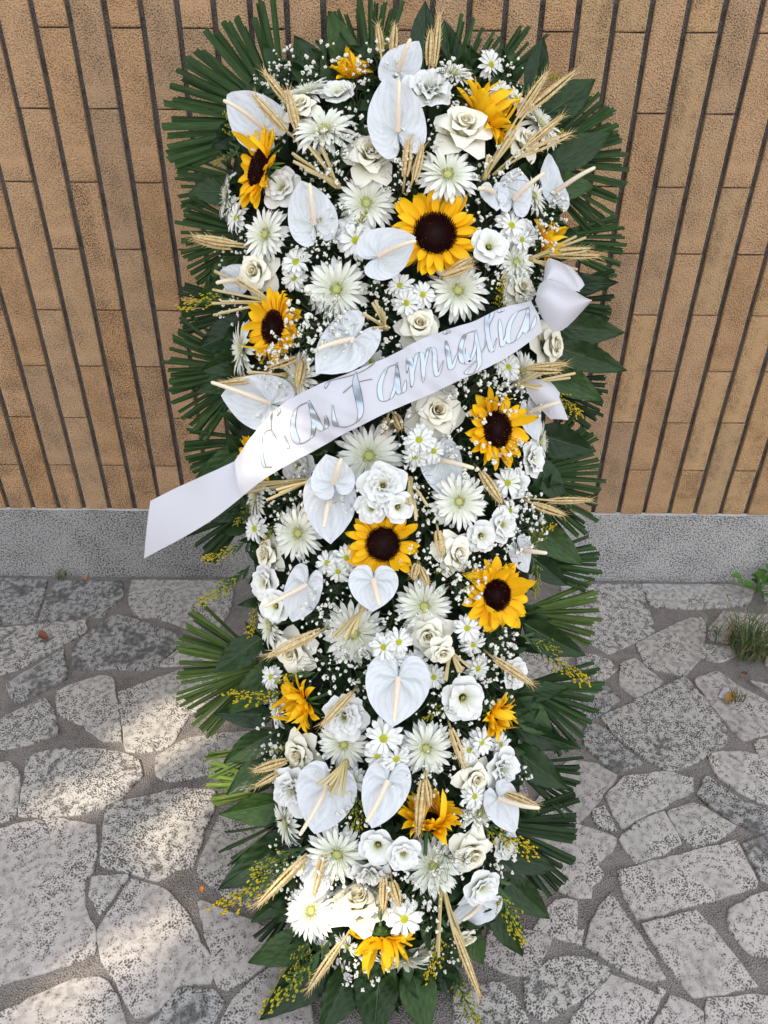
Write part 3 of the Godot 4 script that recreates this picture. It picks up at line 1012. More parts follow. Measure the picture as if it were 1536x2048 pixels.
func build_wall() -> void:
	# one wall (the setting): dark mortar behind, bricks on end in front of it, a concrete plinth below
	var pitch := 0.0617
	var tall := 0.248
	var low := 0.2065
	var wall := MeshInstance3D.new()
	wall.name = numbered("wall")
	var core := BoxMesh.new()
	core.size = Vector3(6.2, 2.4, 0.24)
	wall.mesh = core
	var mm: StandardMaterial3D = mats.mortar
	mm.uv1_triplanar = true
	mm.uv1_scale = Vector3.ONE / 0.3
	mm.vertex_color_use_as_albedo = false
	wall.material_override = mm
	wall.position = Vector3(0, low + 1.2, -0.009 - 0.12)
	tag(wall, "wall of tan bricks set on end with dark wide vertical joints", "wall")
	add_child(wall)
	var meshes := {}
	for kind in ["brick_plain", "brick_stained", "brick_blotched"]:
		for k in 7:
			var g := rng.randf_range(0.84, 1.13)
			var warm := rng.randf_range(-0.07, 0.07)
			var tone := Color(g * (1.0 + warm), g, g * (1.0 - 1.4 * warm))
			meshes["%s_%d" % [kind, k]] = brick_mesh(pitch - 0.0104, tall - 0.0026, 0.02, tone)
			meshes["half_%s_%d" % [kind, k]] = brick_mesh(pitch - 0.0104, tall * 0.5 - 0.0026, 0.02, tone)
	var far := {}
	var first := -0.604
	for col in range(-48, 50):
		var x := first + col * pitch + 0.0052
		var odd := (col % 2 + 2) % 2
		for row in range(0, 10):
			var y := low + 0.001 + (row - 0.5 * odd) * tall
			var half := odd == 1 and row == 0
			if half:
				y = low + 0.001
			elif y + tall > low + 2.4:
				continue
			var kind := "brick_plain"
			if x < -0.35 and rng.randf() < clampf(0.9 - (y - low) * 1.3 - (x + 1.0) * 0.4, 0.0, 0.9):
				kind = "brick_stained"
			elif x > 0.3 and rng.randf() < 0.45:
				kind = "brick_blotched"
			var key := ("half_" if half else "") + kind + "_%d" % (rng.randi() % 7)
			var at := Vector3(x, y, rng.randf_range(-0.0012, 0.0008))
			if absf(x) < 0.98 and y < 1.3:
				var o := MeshInstance3D.new()
				o.name = "brick_%03d" % taken.brick if taken.has("brick") else "brick"
				taken["brick"] = taken.get("brick", 0) + 1
				o.mesh = meshes[key]
				o.material_override = mats[kind]
				o.position = at - wall.position
				wall.add_child(o, true)
			else:
				if not far.has(key):
					far[key] = []
				far[key].append(Transform3D(Basis(), at - wall.position))
	for kind in ["brick_plain", "brick_stained", "brick_blotched"]:
		var st := SurfaceTool.new()
		st.begin(Mesh.PRIMITIVE_TRIANGLES)
		for key in far:
			if key.ends_with(kind + key.right(2)):
				for xf in far[key]:
					st.append_from(meshes[key], 0, xf)
		var rest := MeshInstance3D.new()
		rest.name = "bricks_beyond" if kind == "brick_plain" else "stained_bricks_beyond" if kind == "brick_stained" else "blotched_bricks_beyond"
		rest.mesh = st.commit()
		rest.material_override = mats[kind]
		rest.set_meta("kind", "stuff")
		wall.add_child(rest)
	var plinth := MB.new()
	var w := 124
	plinth.grid(func(u: float, v: float) -> Vector3:
		return Vector3(lerpf(-3.1, 3.1, u), lerpf(-0.05, low - 0.0015, v), 0.0015 + 0.0015 * sin(u * 70.0)), w, 6)
	plinth.grid(func(u: float, v: float) -> Vector3:
		return Vector3(lerpf(-3.1, 3.1, u), low - 0.0015, lerpf(0.0015 + 0.0015 * sin(u * 70.0), -0.24, v)), w, 1)
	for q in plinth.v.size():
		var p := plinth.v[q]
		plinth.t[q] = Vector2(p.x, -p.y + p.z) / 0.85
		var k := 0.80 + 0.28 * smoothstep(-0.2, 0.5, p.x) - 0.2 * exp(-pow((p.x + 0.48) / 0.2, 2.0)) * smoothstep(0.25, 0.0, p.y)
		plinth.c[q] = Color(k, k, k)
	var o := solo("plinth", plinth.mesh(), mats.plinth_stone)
	o.set_meta("kind", "structure")
	var bed := MB.new()
	bed.grid(func(u: float, v: float) -> Vector3:
		return Vector3(lerpf(-3.1, 3.1, u), low - 0.0016 + 0.0045 * v, 0.0002 - 0.004 * v + 0.0012 * sin(u * 240.0)), 200, 1)
	part(o, "mortar_line", bed.mesh(), plain("pale_mortar", lin(0.42, 0.42, 0.41), 0.95))


func build_pavement() -> void:
	pavement = MeshInstance3D.new()
	pavement.name = numbered("pavement")
	var m := MB.new()
	m.grid(func(u: float, v: float) -> Vector3:
		return Vector3(lerpf(-3.4, 3.4, u), 0.0008 * sin(u * 90.0) * sin(v * 70.0), lerpf(4.4, 0.0, v)), 120, 80)
	for q in m.v.size():
		m.t[q] = Vector2(m.v[q].x, m.v[q].z) / 0.5
		m.c[q] = Color.WHITE
	pavement.mesh = m.mesh()
	pavement.material_override = mats.paving_mortar
	pavement.set_meta("kind", "structure")
	add_child(pavement)
	lay_stone(3, [Vector2(-1.0856, 0.0091), Vector2(-0.8569, 0.0219), Vector2(-0.8469, 0.0804), Vector2(-0.8363, 0.1389), Vector2(-0.8318, 0.1754), Vector2(-0.9986, 0.1967)])
	lay_stone(3, [Vector2(-0.83, 0.0247), Vector2(-0.6726, 0.0193), Vector2(-0.6479, 0.0777), Vector2(-0.6686, 0.1309), Vector2(-0.6721, 0.1566), Vector2(-0.8199, 0.1724), Vector2(-0.832, 0.1099)])
	lay_stone(0, [Vector2(-0.64, 0.022), Vector2(-0.4436, 0.0193), Vector2(-0.3869, 0.0248), Vector2(-0.3725, 0.1096), Vector2(-0.3886, 0.1889), Vector2(-0.4611, 0.1952), Vector2(-0.545, 0.1549), Vector2(-0.5891, 0.1583), Vector2(-0.6241, 0.1071)])
	lay_stone(1, [Vector2(-0.9887, 0.2181), Vector2(-0.7133, 0.1683), Vector2(-0.6962, 0.209), Vector2(-0.7272, 0.2463), Vector2(-0.7727, 0.2974), Vector2(-0.8081, 0.3318), Vector2(-0.9116, 0.3842)])
	lay_stone(3, [Vector2(-0.6853, 0.2089), Vector2(-0.6447, 0.1477), Vector2(-0.5772, 0.1748), Vector2(-0.5149, 0.2013), Vector2(-0.4651, 0.2273), Vector2(-0.4652, 0.243), Vector2(-0.5039, 0.3185), Vector2(-0.5181, 0.3307), Vector2(-0.5995, 0.3245), Vector2(-0.6394, 0.3297), Vector2(-0.6858, 0.3255), Vector2(-0.7078, 0.2716)])
	lay_stone(0, [Vector2(-0.5004, 0.3184), Vector2(-0.4582, 0.2583), Vector2(-0.3501, 0.2415), Vector2(-0.3398, 0.3019), Vector2(-0.449, 0.3154)])
	lay_stone(3, [Vector2(-0.729, 0.2719), Vector2(-0.6916, 0.3586), Vector2(-0.7139, 0.3818), Vector2(-0.7715, 0.4312), Vector2(-0.813, 0.3785)])
	lay_stone(0, [Vector2(-0.6989, 0.3952), Vector2(-0.6198, 0.3484), Vector2(-0.5945, 0.3528), Vector2(-0.5669, 0.4114), Vector2(-0.5235, 0.5269), Vector2(-0.5578, 0.5273), Vector2(-0.6113, 0.4881), Vector2(-0.674, 0.4557)])
	lay_stone(0, [Vector2(-0.5642, 0.3981), Vector2(-0.4487, 0.3322), Vector2(-0.3341, 0.3356), Vector2(-0.327, 0.3773), Vector2(-0.4034, 0.461), Vector2(-0.4241, 0.5375), Vector2(-0.4583, 0.5493), Vector2(-0.5045, 0.5498), Vector2(-0.5393, 0.4667)])
	lay_stone(1, [Vector2(-0.8341, 0.5106), Vector2(-0.7174, 0.4175), Vector2(-0.6867, 0.4474), Vector2(-0.6566, 0.5087), Vector2(-0.7119, 0.5406), Vector2(-0.8131, 0.5569)])
	lay_stone(0, [Vector2(-0.8036, 0.5999), Vector2(-0.7277, 0.58), Vector2(-0.6973, 0.603), Vector2(-0.666, 0.6978), Vector2(-0.7415, 0.7352)])
	lay_stone(1, [Vector2(-0.6931, 0.5688), Vector2(-0.6696, 0.5554), Vector2(-0.6226, 0.546), Vector2(-0.5229, 0.5538), Vector2(-0.474, 0.5751), Vector2(-0.458, 0.6088), Vector2(-0.4766, 0.6416), Vector2(-0.4957, 0.6694), Vector2(-0.5364, 0.6889), Vector2(-0.6, 0.6971), Vector2(-0.6601, 0.6958)])
	lay_stone(0, [Vector2(-0.4408, 0.5661), Vector2(-0.3998, 0.5256), Vector2(-0.3304, 0.5064), Vector2(-0.2567, 0.5056), Vector2(-0.2464, 0.577), Vector2(-0.3204, 0.599), Vector2(-0.4029, 0.6206), Vector2(-0.4301, 0.6085)])
	lay_stone(1, [Vector2(-0.5068, 0.6772), Vector2(-0.42, 0.649), Vector2(-0.3751, 0.6366), Vector2(-0.312, 0.6439), Vector2(-0.3078, 0.6752), Vector2(-0.3183, 0.7311), Vector2(-0.3252, 0.7901), Vector2(-0.351, 0.8003), Vector2(-0.378, 0.8169), Vector2(-0.4307, 0.8043), Vector2(-0.4812, 0.7916)])
	lay_stone(2, [Vector2(-0.7526, 0.746), Vector2(-0.6045, 0.7028), Vector2(-0.5143, 0.7167), Vector2(-0.4954, 0.7714), Vector2(-0.4925, 0.8049), Vector2(-0.5006, 0.818), Vector2(-0.4882, 0.8649), Vector2(-0.4533, 0.9088), Vector2(-0.4492, 0.9397), Vector2(-0.4989, 0.959), Vector2(-0.6327, 1.0016)])
	lay_stone(0, [Vector2(-0.4894, 0.8147), Vector2(-0.4289, 0.8109), Vector2(-0.4581, 0.8752), Vector2(-0.4822, 0.8464)])
	lay_stone(2, [Vector2(-0.4209, 0.8173), Vector2(-0.3748, 0.8297), Vector2(-0.343, 0.8482), Vector2(-0.3123, 0.8784), Vector2(-0.2829, 0.9216), Vector2(-0.2533, 0.957), Vector2(-0.2549, 0.9781), Vector2(-0.306, 0.9837), Vector2(-0.322, 1.019), Vector2(-0.3574, 1.0266), Vector2(-0.4396, 0.9341), Vector2(-0.4514, 0.906)])
	lay_stone(0, [Vector2(-0.2933, 0.6903), Vector2(-0.2291, 0.6972), Vector2(-0.1898, 0.7476), Vector2(-0.1744, 0.8712), Vector2(-0.2362, 0.8565), Vector2(-0.3125, 0.8065), Vector2(-0.3117, 0.7799)])
	lay_stone(2, [Vector2(-0.2996, 0.854), Vector2(-0.2485, 0.8718), Vector2(-0.189, 0.895), Vector2(-0.1707, 0.9006), Vector2(-0.1704, 0.9482), Vector2(-0.2283, 0.9882), Vector2(-0.2424, 0.9857), Vector2(-0.2664, 0.9326)])
	lay_stone(2, [Vector2(-0.6067, 1.057), Vector2(-0.4813, 0.9851), Vector2(-0.444, 0.9731), Vector2(-0.4117, 0.9794), Vector2(-0.3849, 1.0146), Vector2(-0.3416, 1.0844), Vector2(-0.5828, 1.108)])
	lay_stone(3, [Vector2(-0.3042, 0.9914), Vector2(-0.2469, 0.9909), Vector2(-0.2306, 1.0059), Vector2(-0.2578, 1.0703), Vector2(-0.3314, 1.0843), Vector2(-0.3437, 1.0479)])
	lay_stone(2, [Vector2(-0.2198, 1.0058), Vector2(-0.1719, 0.959), Vector2(-0.1074, 0.9611), Vector2(-0.0971, 1.0826), Vector2(-0.2423, 1.0837)])
	lay_stone(1, [Vector2(0.4557, 0.0206), Vector2(0.6569, 0.0178), Vector2(0.6502, 0.096), Vector2(0.6433, 0.1899), Vector2(0.5692, 0.2386), Vector2(0.5175, 0.2684), Vector2(0.4795, 0.2249), Vector2(0.4328, 0.1427)])
	lay_stone(0, [Vector2(0.6618, 0.0208), Vector2(0.8918, 0.0176), Vector2(0.9357, 0.0407), Vector2(0.9005, 0.0927), Vector2(0.7478, 0.1114), Vector2(0.6955, 0.1038), Vector2(0.6633, 0.1014), Vector2(0.6595, 0.0561)])
	lay_stone(0, [Vector2(0.5864, 0.2384), Vector2(0.693, 0.1711), Vector2(0.7488, 0.1413), Vector2(0.7785, 0.1436), Vector2(0.7641, 0.1909), Vector2(0.72, 0.2801), Vector2(0.6682, 0.3314), Vector2(0.6397, 0.3228), Vector2(0.5933, 0.3119), Vector2(0.5896, 0.277)])
	lay_stone(2, [Vector2(0.7747, 0.1805), Vector2(0.8315, 0.1212), Vector2(0.9144, 0.131), Vector2(0.9895, 0.1408), Vector2(0.9488, 0.2339), Vector2(0.8125, 0.2306), Vector2(0.7623, 0.2163)])
	lay_stone(0, [Vector2(0.745, 0.2364), Vector2(0.8079, 0.243), Vector2(0.8047, 0.2696), Vector2(0.7563, 0.2914), Vector2(0.725, 0.2753)])
	lay_stone(0, [Vector2(0.5346, 0.3011), Vector2(0.5708, 0.2843), Vector2(0.6138, 0.3543), Vector2(0.5457, 0.4024), Vector2(0.5183, 0.3598)])
	lay_stone(1, [Vector2(0.4825, 0.2736), Vector2(0.5152, 0.292), Vector2(0.5201, 0.3197), Vector2(0.4851, 0.3492), Vector2(0.4451, 0.3386), Vector2(0.4385, 0.2741)])
	lay_stone(3, [Vector2(0.4348, 0.3564), Vector2(0.4738, 0.356), Vector2(0.5075, 0.4028), Vector2(0.4518, 0.4525), Vector2(0.4324, 0.4567), Vector2(0.4011, 0.4124)])
	lay_stone(1, [Vector2(0.4556, 0.4564), Vector2(0.667, 0.3404), Vector2(0.6926, 0.4173), Vector2(0.7045, 0.4964), Vector2(0.6932, 0.519), Vector2(0.5978, 0.5741), Vector2(0.5558, 0.5884), Vector2(0.5028, 0.5395), Vector2(0.4705, 0.5027)])
	lay_stone(2, [Vector2(0.6837, 0.3491), Vector2(0.7423, 0.3215), Vector2(0.7751, 0.3655), Vector2(0.8572, 0.4439), Vector2(0.8433, 0.4757), Vector2(0.729, 0.5112), Vector2(0.7028, 0.4417)])
	lay_stone(0, [Vector2(0.8063, 0.3521), Vector2(0.8882, 0.3729), Vector2(0.8661, 0.4236)])
	lay_stone(3, [Vector2(0.4267, 0.4686), Vector2(0.4569, 0.4838), Vector2(0.479, 0.5287), Vector2(0.5068, 0.568), Vector2(0.4485, 0.5929), Vector2(0.4269, 0.5618), Vector2(0.404, 0.5185)])
	lay_stone(0, [Vector2(0.7471, 0.5185), Vector2(0.7805, 0.5069), Vector2(0.8266, 0.5139), Vector2(0.7998, 0.5754), Vector2(0.7489, 0.5725)])
	lay_stone(2, [Vector2(0.3641, 0.5683), Vector2(0.4086, 0.5679), Vector2(0.4519, 0.6), Vector2(0.4192, 0.6393), Vector2(0.357, 0.7025), Vector2(0.3166, 0.6994), Vector2(0.2837, 0.667), Vector2(0.3262, 0.6092)])
	lay_stone(0, [Vector2(0.4207, 0.6469), Vector2(0.4676, 0.6038), Vector2(0.5484, 0.5909), Vector2(0.5972, 0.6064), Vector2(0.5882, 0.6338), Vector2(0.546, 0.6532), Vector2(0.4962, 0.6796), Vector2(0.434, 0.7106), Vector2(0.4242, 0.673)])
	lay_stone(0, [Vector2(0.3904, 0.6733), Vector2(0.411, 0.6676), Vector2(0.4228, 0.7177), Vector2(0.3903, 0.7093)])
	lay_stone(3, [Vector2(0.5922, 0.6414), Vector2(0.6261, 0.6001), Vector2(0.6752, 0.6557), Vector2(0.7392, 0.6881), Vector2(0.6989, 0.7237), Vector2(0.6424, 0.6997)])
	lay_stone(0, [Vector2(0.6439, 0.5486), Vector2(0.6781, 0.5398), Vector2(0.7252, 0.5435), Vector2(0.7603, 0.5558), Vector2(0.8132, 0.5636), Vector2(0.7648, 0.6733), Vector2(0.6944, 0.6479), Vector2(0.647, 0.5979)])
	lay_stone(0, [Vector2(0.5257, 0.6775), Vector2(0.5833, 0.6585), Vector2(0.6397, 0.7069), Vector2(0.6175, 0.7245), Vector2(0.5564, 0.7489), Vector2(0.5392, 0.7355)])
	lay_stone(0, [Vector2(0.4247, 0.7349), Vector2(0.4689, 0.6979), Vector2(0.5203, 0.6794), Vector2(0.5319, 0.739), Vector2(0.4807, 0.7662), Vector2(0.4411, 0.778)])
	lay_stone(2, [Vector2(0.3342, 0.7063), Vector2(0.3623, 0.7078), Vector2(0.419, 0.7333), Vector2(0.4039, 0.757), Vector2(0.3712, 0.7802), Vector2(0.3818, 0.7993), Vector2(0.3568, 0.8182), Vector2(0.3486, 0.8425), Vector2(0.3254, 0.8427), Vector2(0.2962, 0.8279), Vector2(0.2646, 0.7877), Vector2(0.2752, 0.7209)])
	lay_stone(2, [Vector2(0.4069, 0.7943), Vector2(0.6318, 0.7364), Vector2(0.6385, 0.8125), Vector2(0.6324, 0.8203), Vector2(0.4353, 0.8738), Vector2(0.4183, 0.8739), Vector2(0.4093, 0.8538)])
	lay_stone(3, [Vector2(0.6407, 0.7414), Vector2(0.6914, 0.7238), Vector2(0.7428, 0.7233), Vector2(0.7037, 0.8119), Vector2(0.6503, 0.8124)])
	lay_stone(2, [Vector2(0.3852, 0.8346), Vector2(0.406, 0.8882), Vector2(0.4206, 0.9263), Vector2(0.4342, 0.9676), Vector2(0.4208, 0.9727), Vector2(0.3722, 0.9555), Vector2(0.3236, 0.9191), Vector2(0.3507, 0.8717)])
	lay_stone(2, [Vector2(0.4233, 0.8867), Vector2(0.5183, 0.863), Vector2(0.5471, 0.9172), Vector2(0.5703, 0.9765), Vector2(0.5357, 0.9842), Vector2(0.4697, 0.9932), Vector2(0.437, 0.9262)])
	lay_stone(2, [Vector2(0.5733, 0.8611), Vector2(0.6299, 0.8339), Vector2(0.6982, 0.8242), Vector2(0.6482, 0.9376), Vector2(0.5805, 0.9303), Vector2(0.5628, 0.8896)])
	lay_stone(2, [Vector2(0.2929, 0.8459), Vector2(0.3242, 0.8486), Vector2(0.3109, 0.9138), Vector2(0.2474, 0.8966), Vector2(0.2654, 0.8724)])
	lay_stone(0, [Vector2(0.3182, 0.8946), Vector2(0.3246, 0.8945), Vector2(0.3186, 0.9165), Vector2(0.3122, 0.9155)])
	lay_stone(2, [Vector2(0.1748, 0.8958), Vector2(0.2469, 0.8993), Vector2(0.272, 0.9074), Vector2(0.2367, 0.9642), Vector2(0.1839, 0.9596), Vector2(0.1639, 0.9469)])
	lay_stone(1, [Vector2(0.2611, 0.9461), Vector2(0.3011, 0.9353), Vector2(0.356, 0.9556), Vector2(0.3412, 0.9734), Vector2(0.284, 1.0079), Vector2(0.2395, 1.027), Vector2(0.2183, 1.0155), Vector2(0.2188, 0.9769)])
	lay_stone(2, [Vector2(0.3566, 0.9645), Vector2(0.4209, 0.9948), Vector2(0.3774, 1.0441), Vector2(0.2599, 1.054), Vector2(0.296, 1.0126)])
	lay_stone(1, [Vector2(0.1127, 0.9827), Vector2(0.1871, 0.9771), Vector2(0.2113, 1.0109), Vector2(0.2185, 1.0631), Vector2(0.1069, 1.064)])
	lay_stone(2, [Vector2(0.4386, 0.9923), Vector2(0.4759, 1.0135), Vector2(0.4621, 1.0612), Vector2(0.3825, 1.053)])
	lay_stone(2, [Vector2(0.492, 0.9967), Vector2(0.5818, 0.9911), Vector2(0.6379, 0.9907), Vector2(0.6066, 1.0601), Vector2(0.4671, 1.0612)])
	lay_stone(0, [Vector2(0.4205, 0.9827), Vector2(0.4304, 0.985), Vector2(0.4229, 0.9924)])
	# the rest of the paving: jittered stones wherever none lies yet, large ones first
	for size in [0.21, 0.12, 0.085]:
		var wide: float = 2.0 if size > 0.2 else 1.25
		var long: float = 2.3 if size > 0.2 else 1.2
		var gx := int(2.0 * wide / size)
		var gz := int(long / size)
		var pts := {}
		for a in gx + 1:
			for b in gz + 1:
				pts[Vector2i(a, b)] = Vector2(-wide + size * a + rng.randf_range(-0.24, 0.24) * size, 0.012 + size * b + (rng.randf_range(-0.24, 0.24) * size if b > 0 else 0.0))
		for a in gx:
			for b in gz:
				var c: Array = [pts[Vector2i(a, b)], pts[Vector2i(a + 1, b)], pts[Vector2i(a + 1, b + 1)], pts[Vector2i(a, b + 1)]]
				var mid: Vector2 = (c[0] + c[1] + c[2] + c[3]) / 4.0
				for q in 4:
					c[q] = c[q].lerp(mid, 0.08)
				var clear := true
				for other in laid:
					if not Geometry2D.intersect_polygons(other, PackedVector2Array(c)).is_empty():
						clear = false
						break
				if clear:
					lay_stone(rng.randi() % 4, c)
	# plain ground out to the horizon
	var g := PlaneMesh.new()
	g.size = Vector2(160, 160)
	var gm := StandardMaterial3D.new()
	gm.albedo_color = lin(0.24, 0.23, 0.21)
	gm.roughness = 0.95
	var o := solo("ground", g, gm, Transform3D(Basis(), Vector3(0, -0.012, 0)))
	o.set_meta("kind", "structure")


func build_unseen_tree(to_sun: Vector3) -> void:
	# unseen tree put here for shade, its crown gaps cut to place sun patches
	var shafts := [[Vector3(-0.1479, 0.7462, 0.6625), 0.056], [Vector3(-0.3253, 0.6051, 0.6847), 0.018], [Vector3(-0.4292, 0.01, 0.4836), 0.075], [Vector3(-0.4637, 0.01, 0.5286), 0.04], [Vector3(-0.3688, 0.01, 0.5522), 0.05], [Vector3(-0.2295, 0.2748, 0.8216), 0.05], [Vector3(-0.2254, 0.2377, 0.8465), 0.035], [Vector3(-0.1394, 0.5416, 0.7393), 0.028], [Vector3(-0.1179, 0.692, 0.6265), 0.015], [Vector3(-0.1004, 0.1612, 0.9578), 0.035], [Vector3(0.0364, 0.1563, 0.9611), 0.03], [Vector3(-0.0111, 0.1161, 0.976), 0.035], [Vector3(-0.2006, 0.1822, 0.8956), 0.03], [Vector3(-0.5098, 0.01, 0.6566), 0.05]]
	# where the crown is thinned for dappled sun: [place on the ground, radius, share of leaves that stay]
	var thin := [[Vector3(-0.5383, 0.01, 0.8238), 0.24, 0.22], [Vector3(-0.3998, 0.01, 0.6676), 0.16, 0.25], [Vector3(-0.4222, 0.01, 0.9809), 0.2, 0.25], [Vector3(0.4571, 0.01, 0.8904), 0.22, 0.4], [Vector3(-0.665, 0.01, 0.6267), 0.12, 0.3]]
	var middle := Vector3(-0.05, 0.45, 0.55)
	var heart := middle + to_sun * 7.2
	var o := root("tree", Transform3D(Basis(), Vector3(heart.x - 0.6, 0, heart.z + 0.5)))
	tag(o, "leafy tree standing behind the viewer and shading the pavement", "tree")
	var bark := plain("bark", lin(0.10, 0.075, 0.05), 0.9)
	var trunk := MB.new()
	trunk.tube([Vector3(0, -0.05, 0), Vector3(0.03, 0.5, 0), Vector3(0.0, 1.6, 0.05), Vector3(0.15, 3.0, -0.1), Vector3(0.4, heart.y - 0.8, -0.4)], 0.2, 0.1, 10)
	part(o, "trunk", trunk.mesh(), bark)
	var crown := heart - o.position
	for k in 7:
		var a := TAU * k / 7.0
		var limb := MB.new()
		var s := Vector3(0.12, 2.7 + 0.25 * k, -0.08)
		var e := crown + Vector3(cos(a) * 1.8, rng.randf_range(-0.3, 0.8), sin(a) * 1.8)
		limb.tube([s, s.lerp(e, 0.5) + Vector3(0, -0.2, 0), e], 0.07, 0.015, 6)
		part(o, "limb", limb.mesh(), bark)
	var lf := petal(0.32, 0.45, 0.3, 0.8, 0.1, -0.2, 0.1, 0.0, 0.05, Color(0.06, 0.13, 0.03), Color(0.08, 0.16, 0.04), 2, 3)
	var places: Array[Transform3D] = []
	for q in 30000:
		var d := Vector3(rng.randfn(), rng.randfn(), rng.randfn()).normalized() * pow(rng.randf(), 0.45)
		var p := heart + Vector3(d.x * 2.7, d.y * 1.5, d.z * 2.5)
		var skip := false
		for s in shafts:
			var v: Vector3 = p - s[0]
			var off: Vector3 = v - to_sun * v.dot(to_sun)
			if off.length() < s[1] + 0.05:
				skip = true
				break
		for s in thin:
			var v: Vector3 = p - s[0]
			if (v - to_sun * v.dot(to_sun)).length() < s[1] and rng.randf() > s[2]:
				skip = true
		if skip:
			continue
		var b := Basis(Vector3(rng.randf_range(-1, 1), rng.randf_range(-1, 1), rng.randf_range(-1, 1)).normalized(), rng.randf() * TAU)
		places.append(Transform3D(b.scaled(Vector3.ONE * rng.randf_range(0.13, 0.2)), p - o.position - b.y * 0.07))
	var mmesh := MultiMesh.new()
	mmesh.transform_format = MultiMesh.TRANSFORM_3D
	mmesh.mesh = lf
	mmesh.instance_count = places.size()
	for q in places.size():
		mmesh.set_instance_transform(q, places[q])
	var crown_leaves := MultiMeshInstance3D.new()
	crown_leaves.name = "crown"
	crown_leaves.multimesh = mmesh
	crown_leaves.material_override = plain("tree_leaf", Color.WHITE, 0.5, Color(0.1, 0.15, 0.03))
	crown_leaves.set_meta("kind", "stuff")
	o.add_child(crown_leaves)


func build_plants() -> void:
	# weeds in the joint at the foot of the wall on the right
	var at := Vector3(0.9355, 0.01, 0.0538)
	var weed := root("weed_plant", Transform3D(Basis(), at))
	tag(weed, "small green leafy weed growing at the foot of the plinth on the right", "weed")
	var lm := petal(0.42, 0.4, 0.3, 0.8, 0.1, -0.35, 0.12, 0.03, 0.05, Color(0.06, 0.15, 0.025), Color(0.09, 0.2, 0.035), 4, 6)
	var sm := MB.new()
	for k in 16:
		var a := rng.randf() * TAU
		var far := rng.randf_range(0.012, 0.05)
		var up := rng.randf_range(0.02, 0.07)
		var e := Vector3(cos(a) * far, up, sin(a) * far * 0.7 + 0.006)
		sm.tube([Vector3(0, 0, 0), e * 0.6 + Vector3(0, 0.006, 0), e], 0.0013, 0.0009, 4, Color(0.1, 0.2, 0.05), Color(0.1, 0.2, 0.05))
		var b := Basis(Vector3.UP, -a + PI / 2.0 + PI) * Basis(Vector3(1, 0, 0), -PI / 2.0 + rng.randf_range(-0.2, 0.7))
		part(weed, "leaf", lm, mats.tinted, Transform3D(b * rng.randf_range(0.022, 0.036), e))
	part(weed, "stems", sm.mesh(), mats.tinted)
	var tufts: Array = [[Vector3(0.8401, 0.01, 0.2596), 280, 0.125, "grass tuft growing between the paving stones at the right edge"], [Vector3(0.7543, 0.01, 0.4112), 24, 0.05, "sparse grass sprout on the paving below the grass tuft"], [Vector3(-0.8178, 0.01, 0.0222), 26, 0.03, "tiny weed tuft at the foot of the plinth on the left"], [Vector3(0.786, 0.01, 0.2189), 22, 0.09, "thin grass blades leaning over paving left of the grass tuft"]]
	for t in tufts:
		var o := root("grass_tuft", Transform3D(Basis(), t[0]))
		tag(o, t[3], "grass")
		var m := MB.new()
		for k in t[1]:
			var a := rng.randf() * TAU
			var base: Vector3 = Vector3(rng.randf_range(-1, 1), 0, rng.randf_range(-1, 1)) * t[2] * 0.35
			var long: float = t[2] * rng.randf_range(0.45, 1.15)
			var lean := rng.randf_range(0.2, 1.1)
			var tone := Color(0.035, 0.075, 0.02).lerp(Color(0.10, 0.15, 0.05), rng.randf())
			if rng.randf() < 0.25:
				tone = Color(0.26, 0.20, 0.11)
			var w := rng.randf_range(0.0009, 0.0020)
			m.grid(func(u: float, v: float) -> Vector3:
				var out := long * (lean * v * v)
				return base + Vector3(cos(a) * out, 0.002 + long * (v - 0.42 * lean * v * v), sin(a) * out) + Vector3(-sin(a), 0, cos(a)) * (u * 2.0 - 1.0) * w * (1.02 - v), 1, 5, Transform3D(), tone, tone)
		part(o, "blades", m.mesh(), mats.tinted).set_meta("kind", "stuff")
	# dry leaves and scraps on the paving
	var bits: Array = [[Vector3(-0.7701, 0.01, 0.2485), 0.016, Color(0.17, 0.06, 0.04), "reddish brown fallen leaf on paving at the left", "dry_leaf"], [Vector3(0.7257, 0.01, 0.4226), 0.018, Color(0.28, 0.17, 0.06), "tan curled dry leaf beside white scrap on the right", "dry_leaf"], [Vector3(-0.7556, 0.01, 0.0334), 0.009, Color(0.32, 0.15, 0.07), "small orange dry leaf scrap at the foot of the plinth", "dry_leaf"], [Vector3(0.7924, 0.01, 0.3307), 0.013, Color(0.20, 0.11, 0.05), "long brown dry leaf under the grass tuft", "dry_leaf"], [Vector3(-0.2956, 0.01, 0.8458), 0.006, Color(0.65, 0.2, 0.02), "tiny orange petal scrap on mortar at the lower left", "dry_leaf"]]
	for t in bits:
		var m: ArrayMesh = petal(0.38, 0.5, 0.3, 0.8, 0.25, 0.25, 0.25, 0.05, 0.1, t[2], t[2] * 1.25, 5, 6)
		var b := Basis(Vector3.UP, rng.randf() * TAU) * Basis(Vector3(1, 0, 0), -PI / 2.0)
		var o := solo(t[4], m, mats.tinted, Transform3D(b * (t[1] * 1.6), t[0] + Vector3(0, 0.003, 0)))
		tag(o, t[3], "leaf")
	var sc := MB.new()
	sc.grid(func(u: float, v: float) -> Vector3:
		return Vector3((u - 0.5) * 0.016 + 0.006 * v, (v - 0.5) * 0.034, 0.003 * sin(u * 3.0) * v), 4, 5)
	var scrap := solo("paper_scrap", sc.mesh(), plain("paper", lin(0.5, 0.5, 0.58), 0.6), Transform3D(Basis(Vector3.UP, -0.5) * Basis(Vector3(1, 0, 0), -PI / 2.0), Vector3(0.7295, 0.01, 0.3945) + Vector3(0, 0.003, 0)))
	tag(scrap, "pale white scrap of paper lying on the paving at the right", "paper")


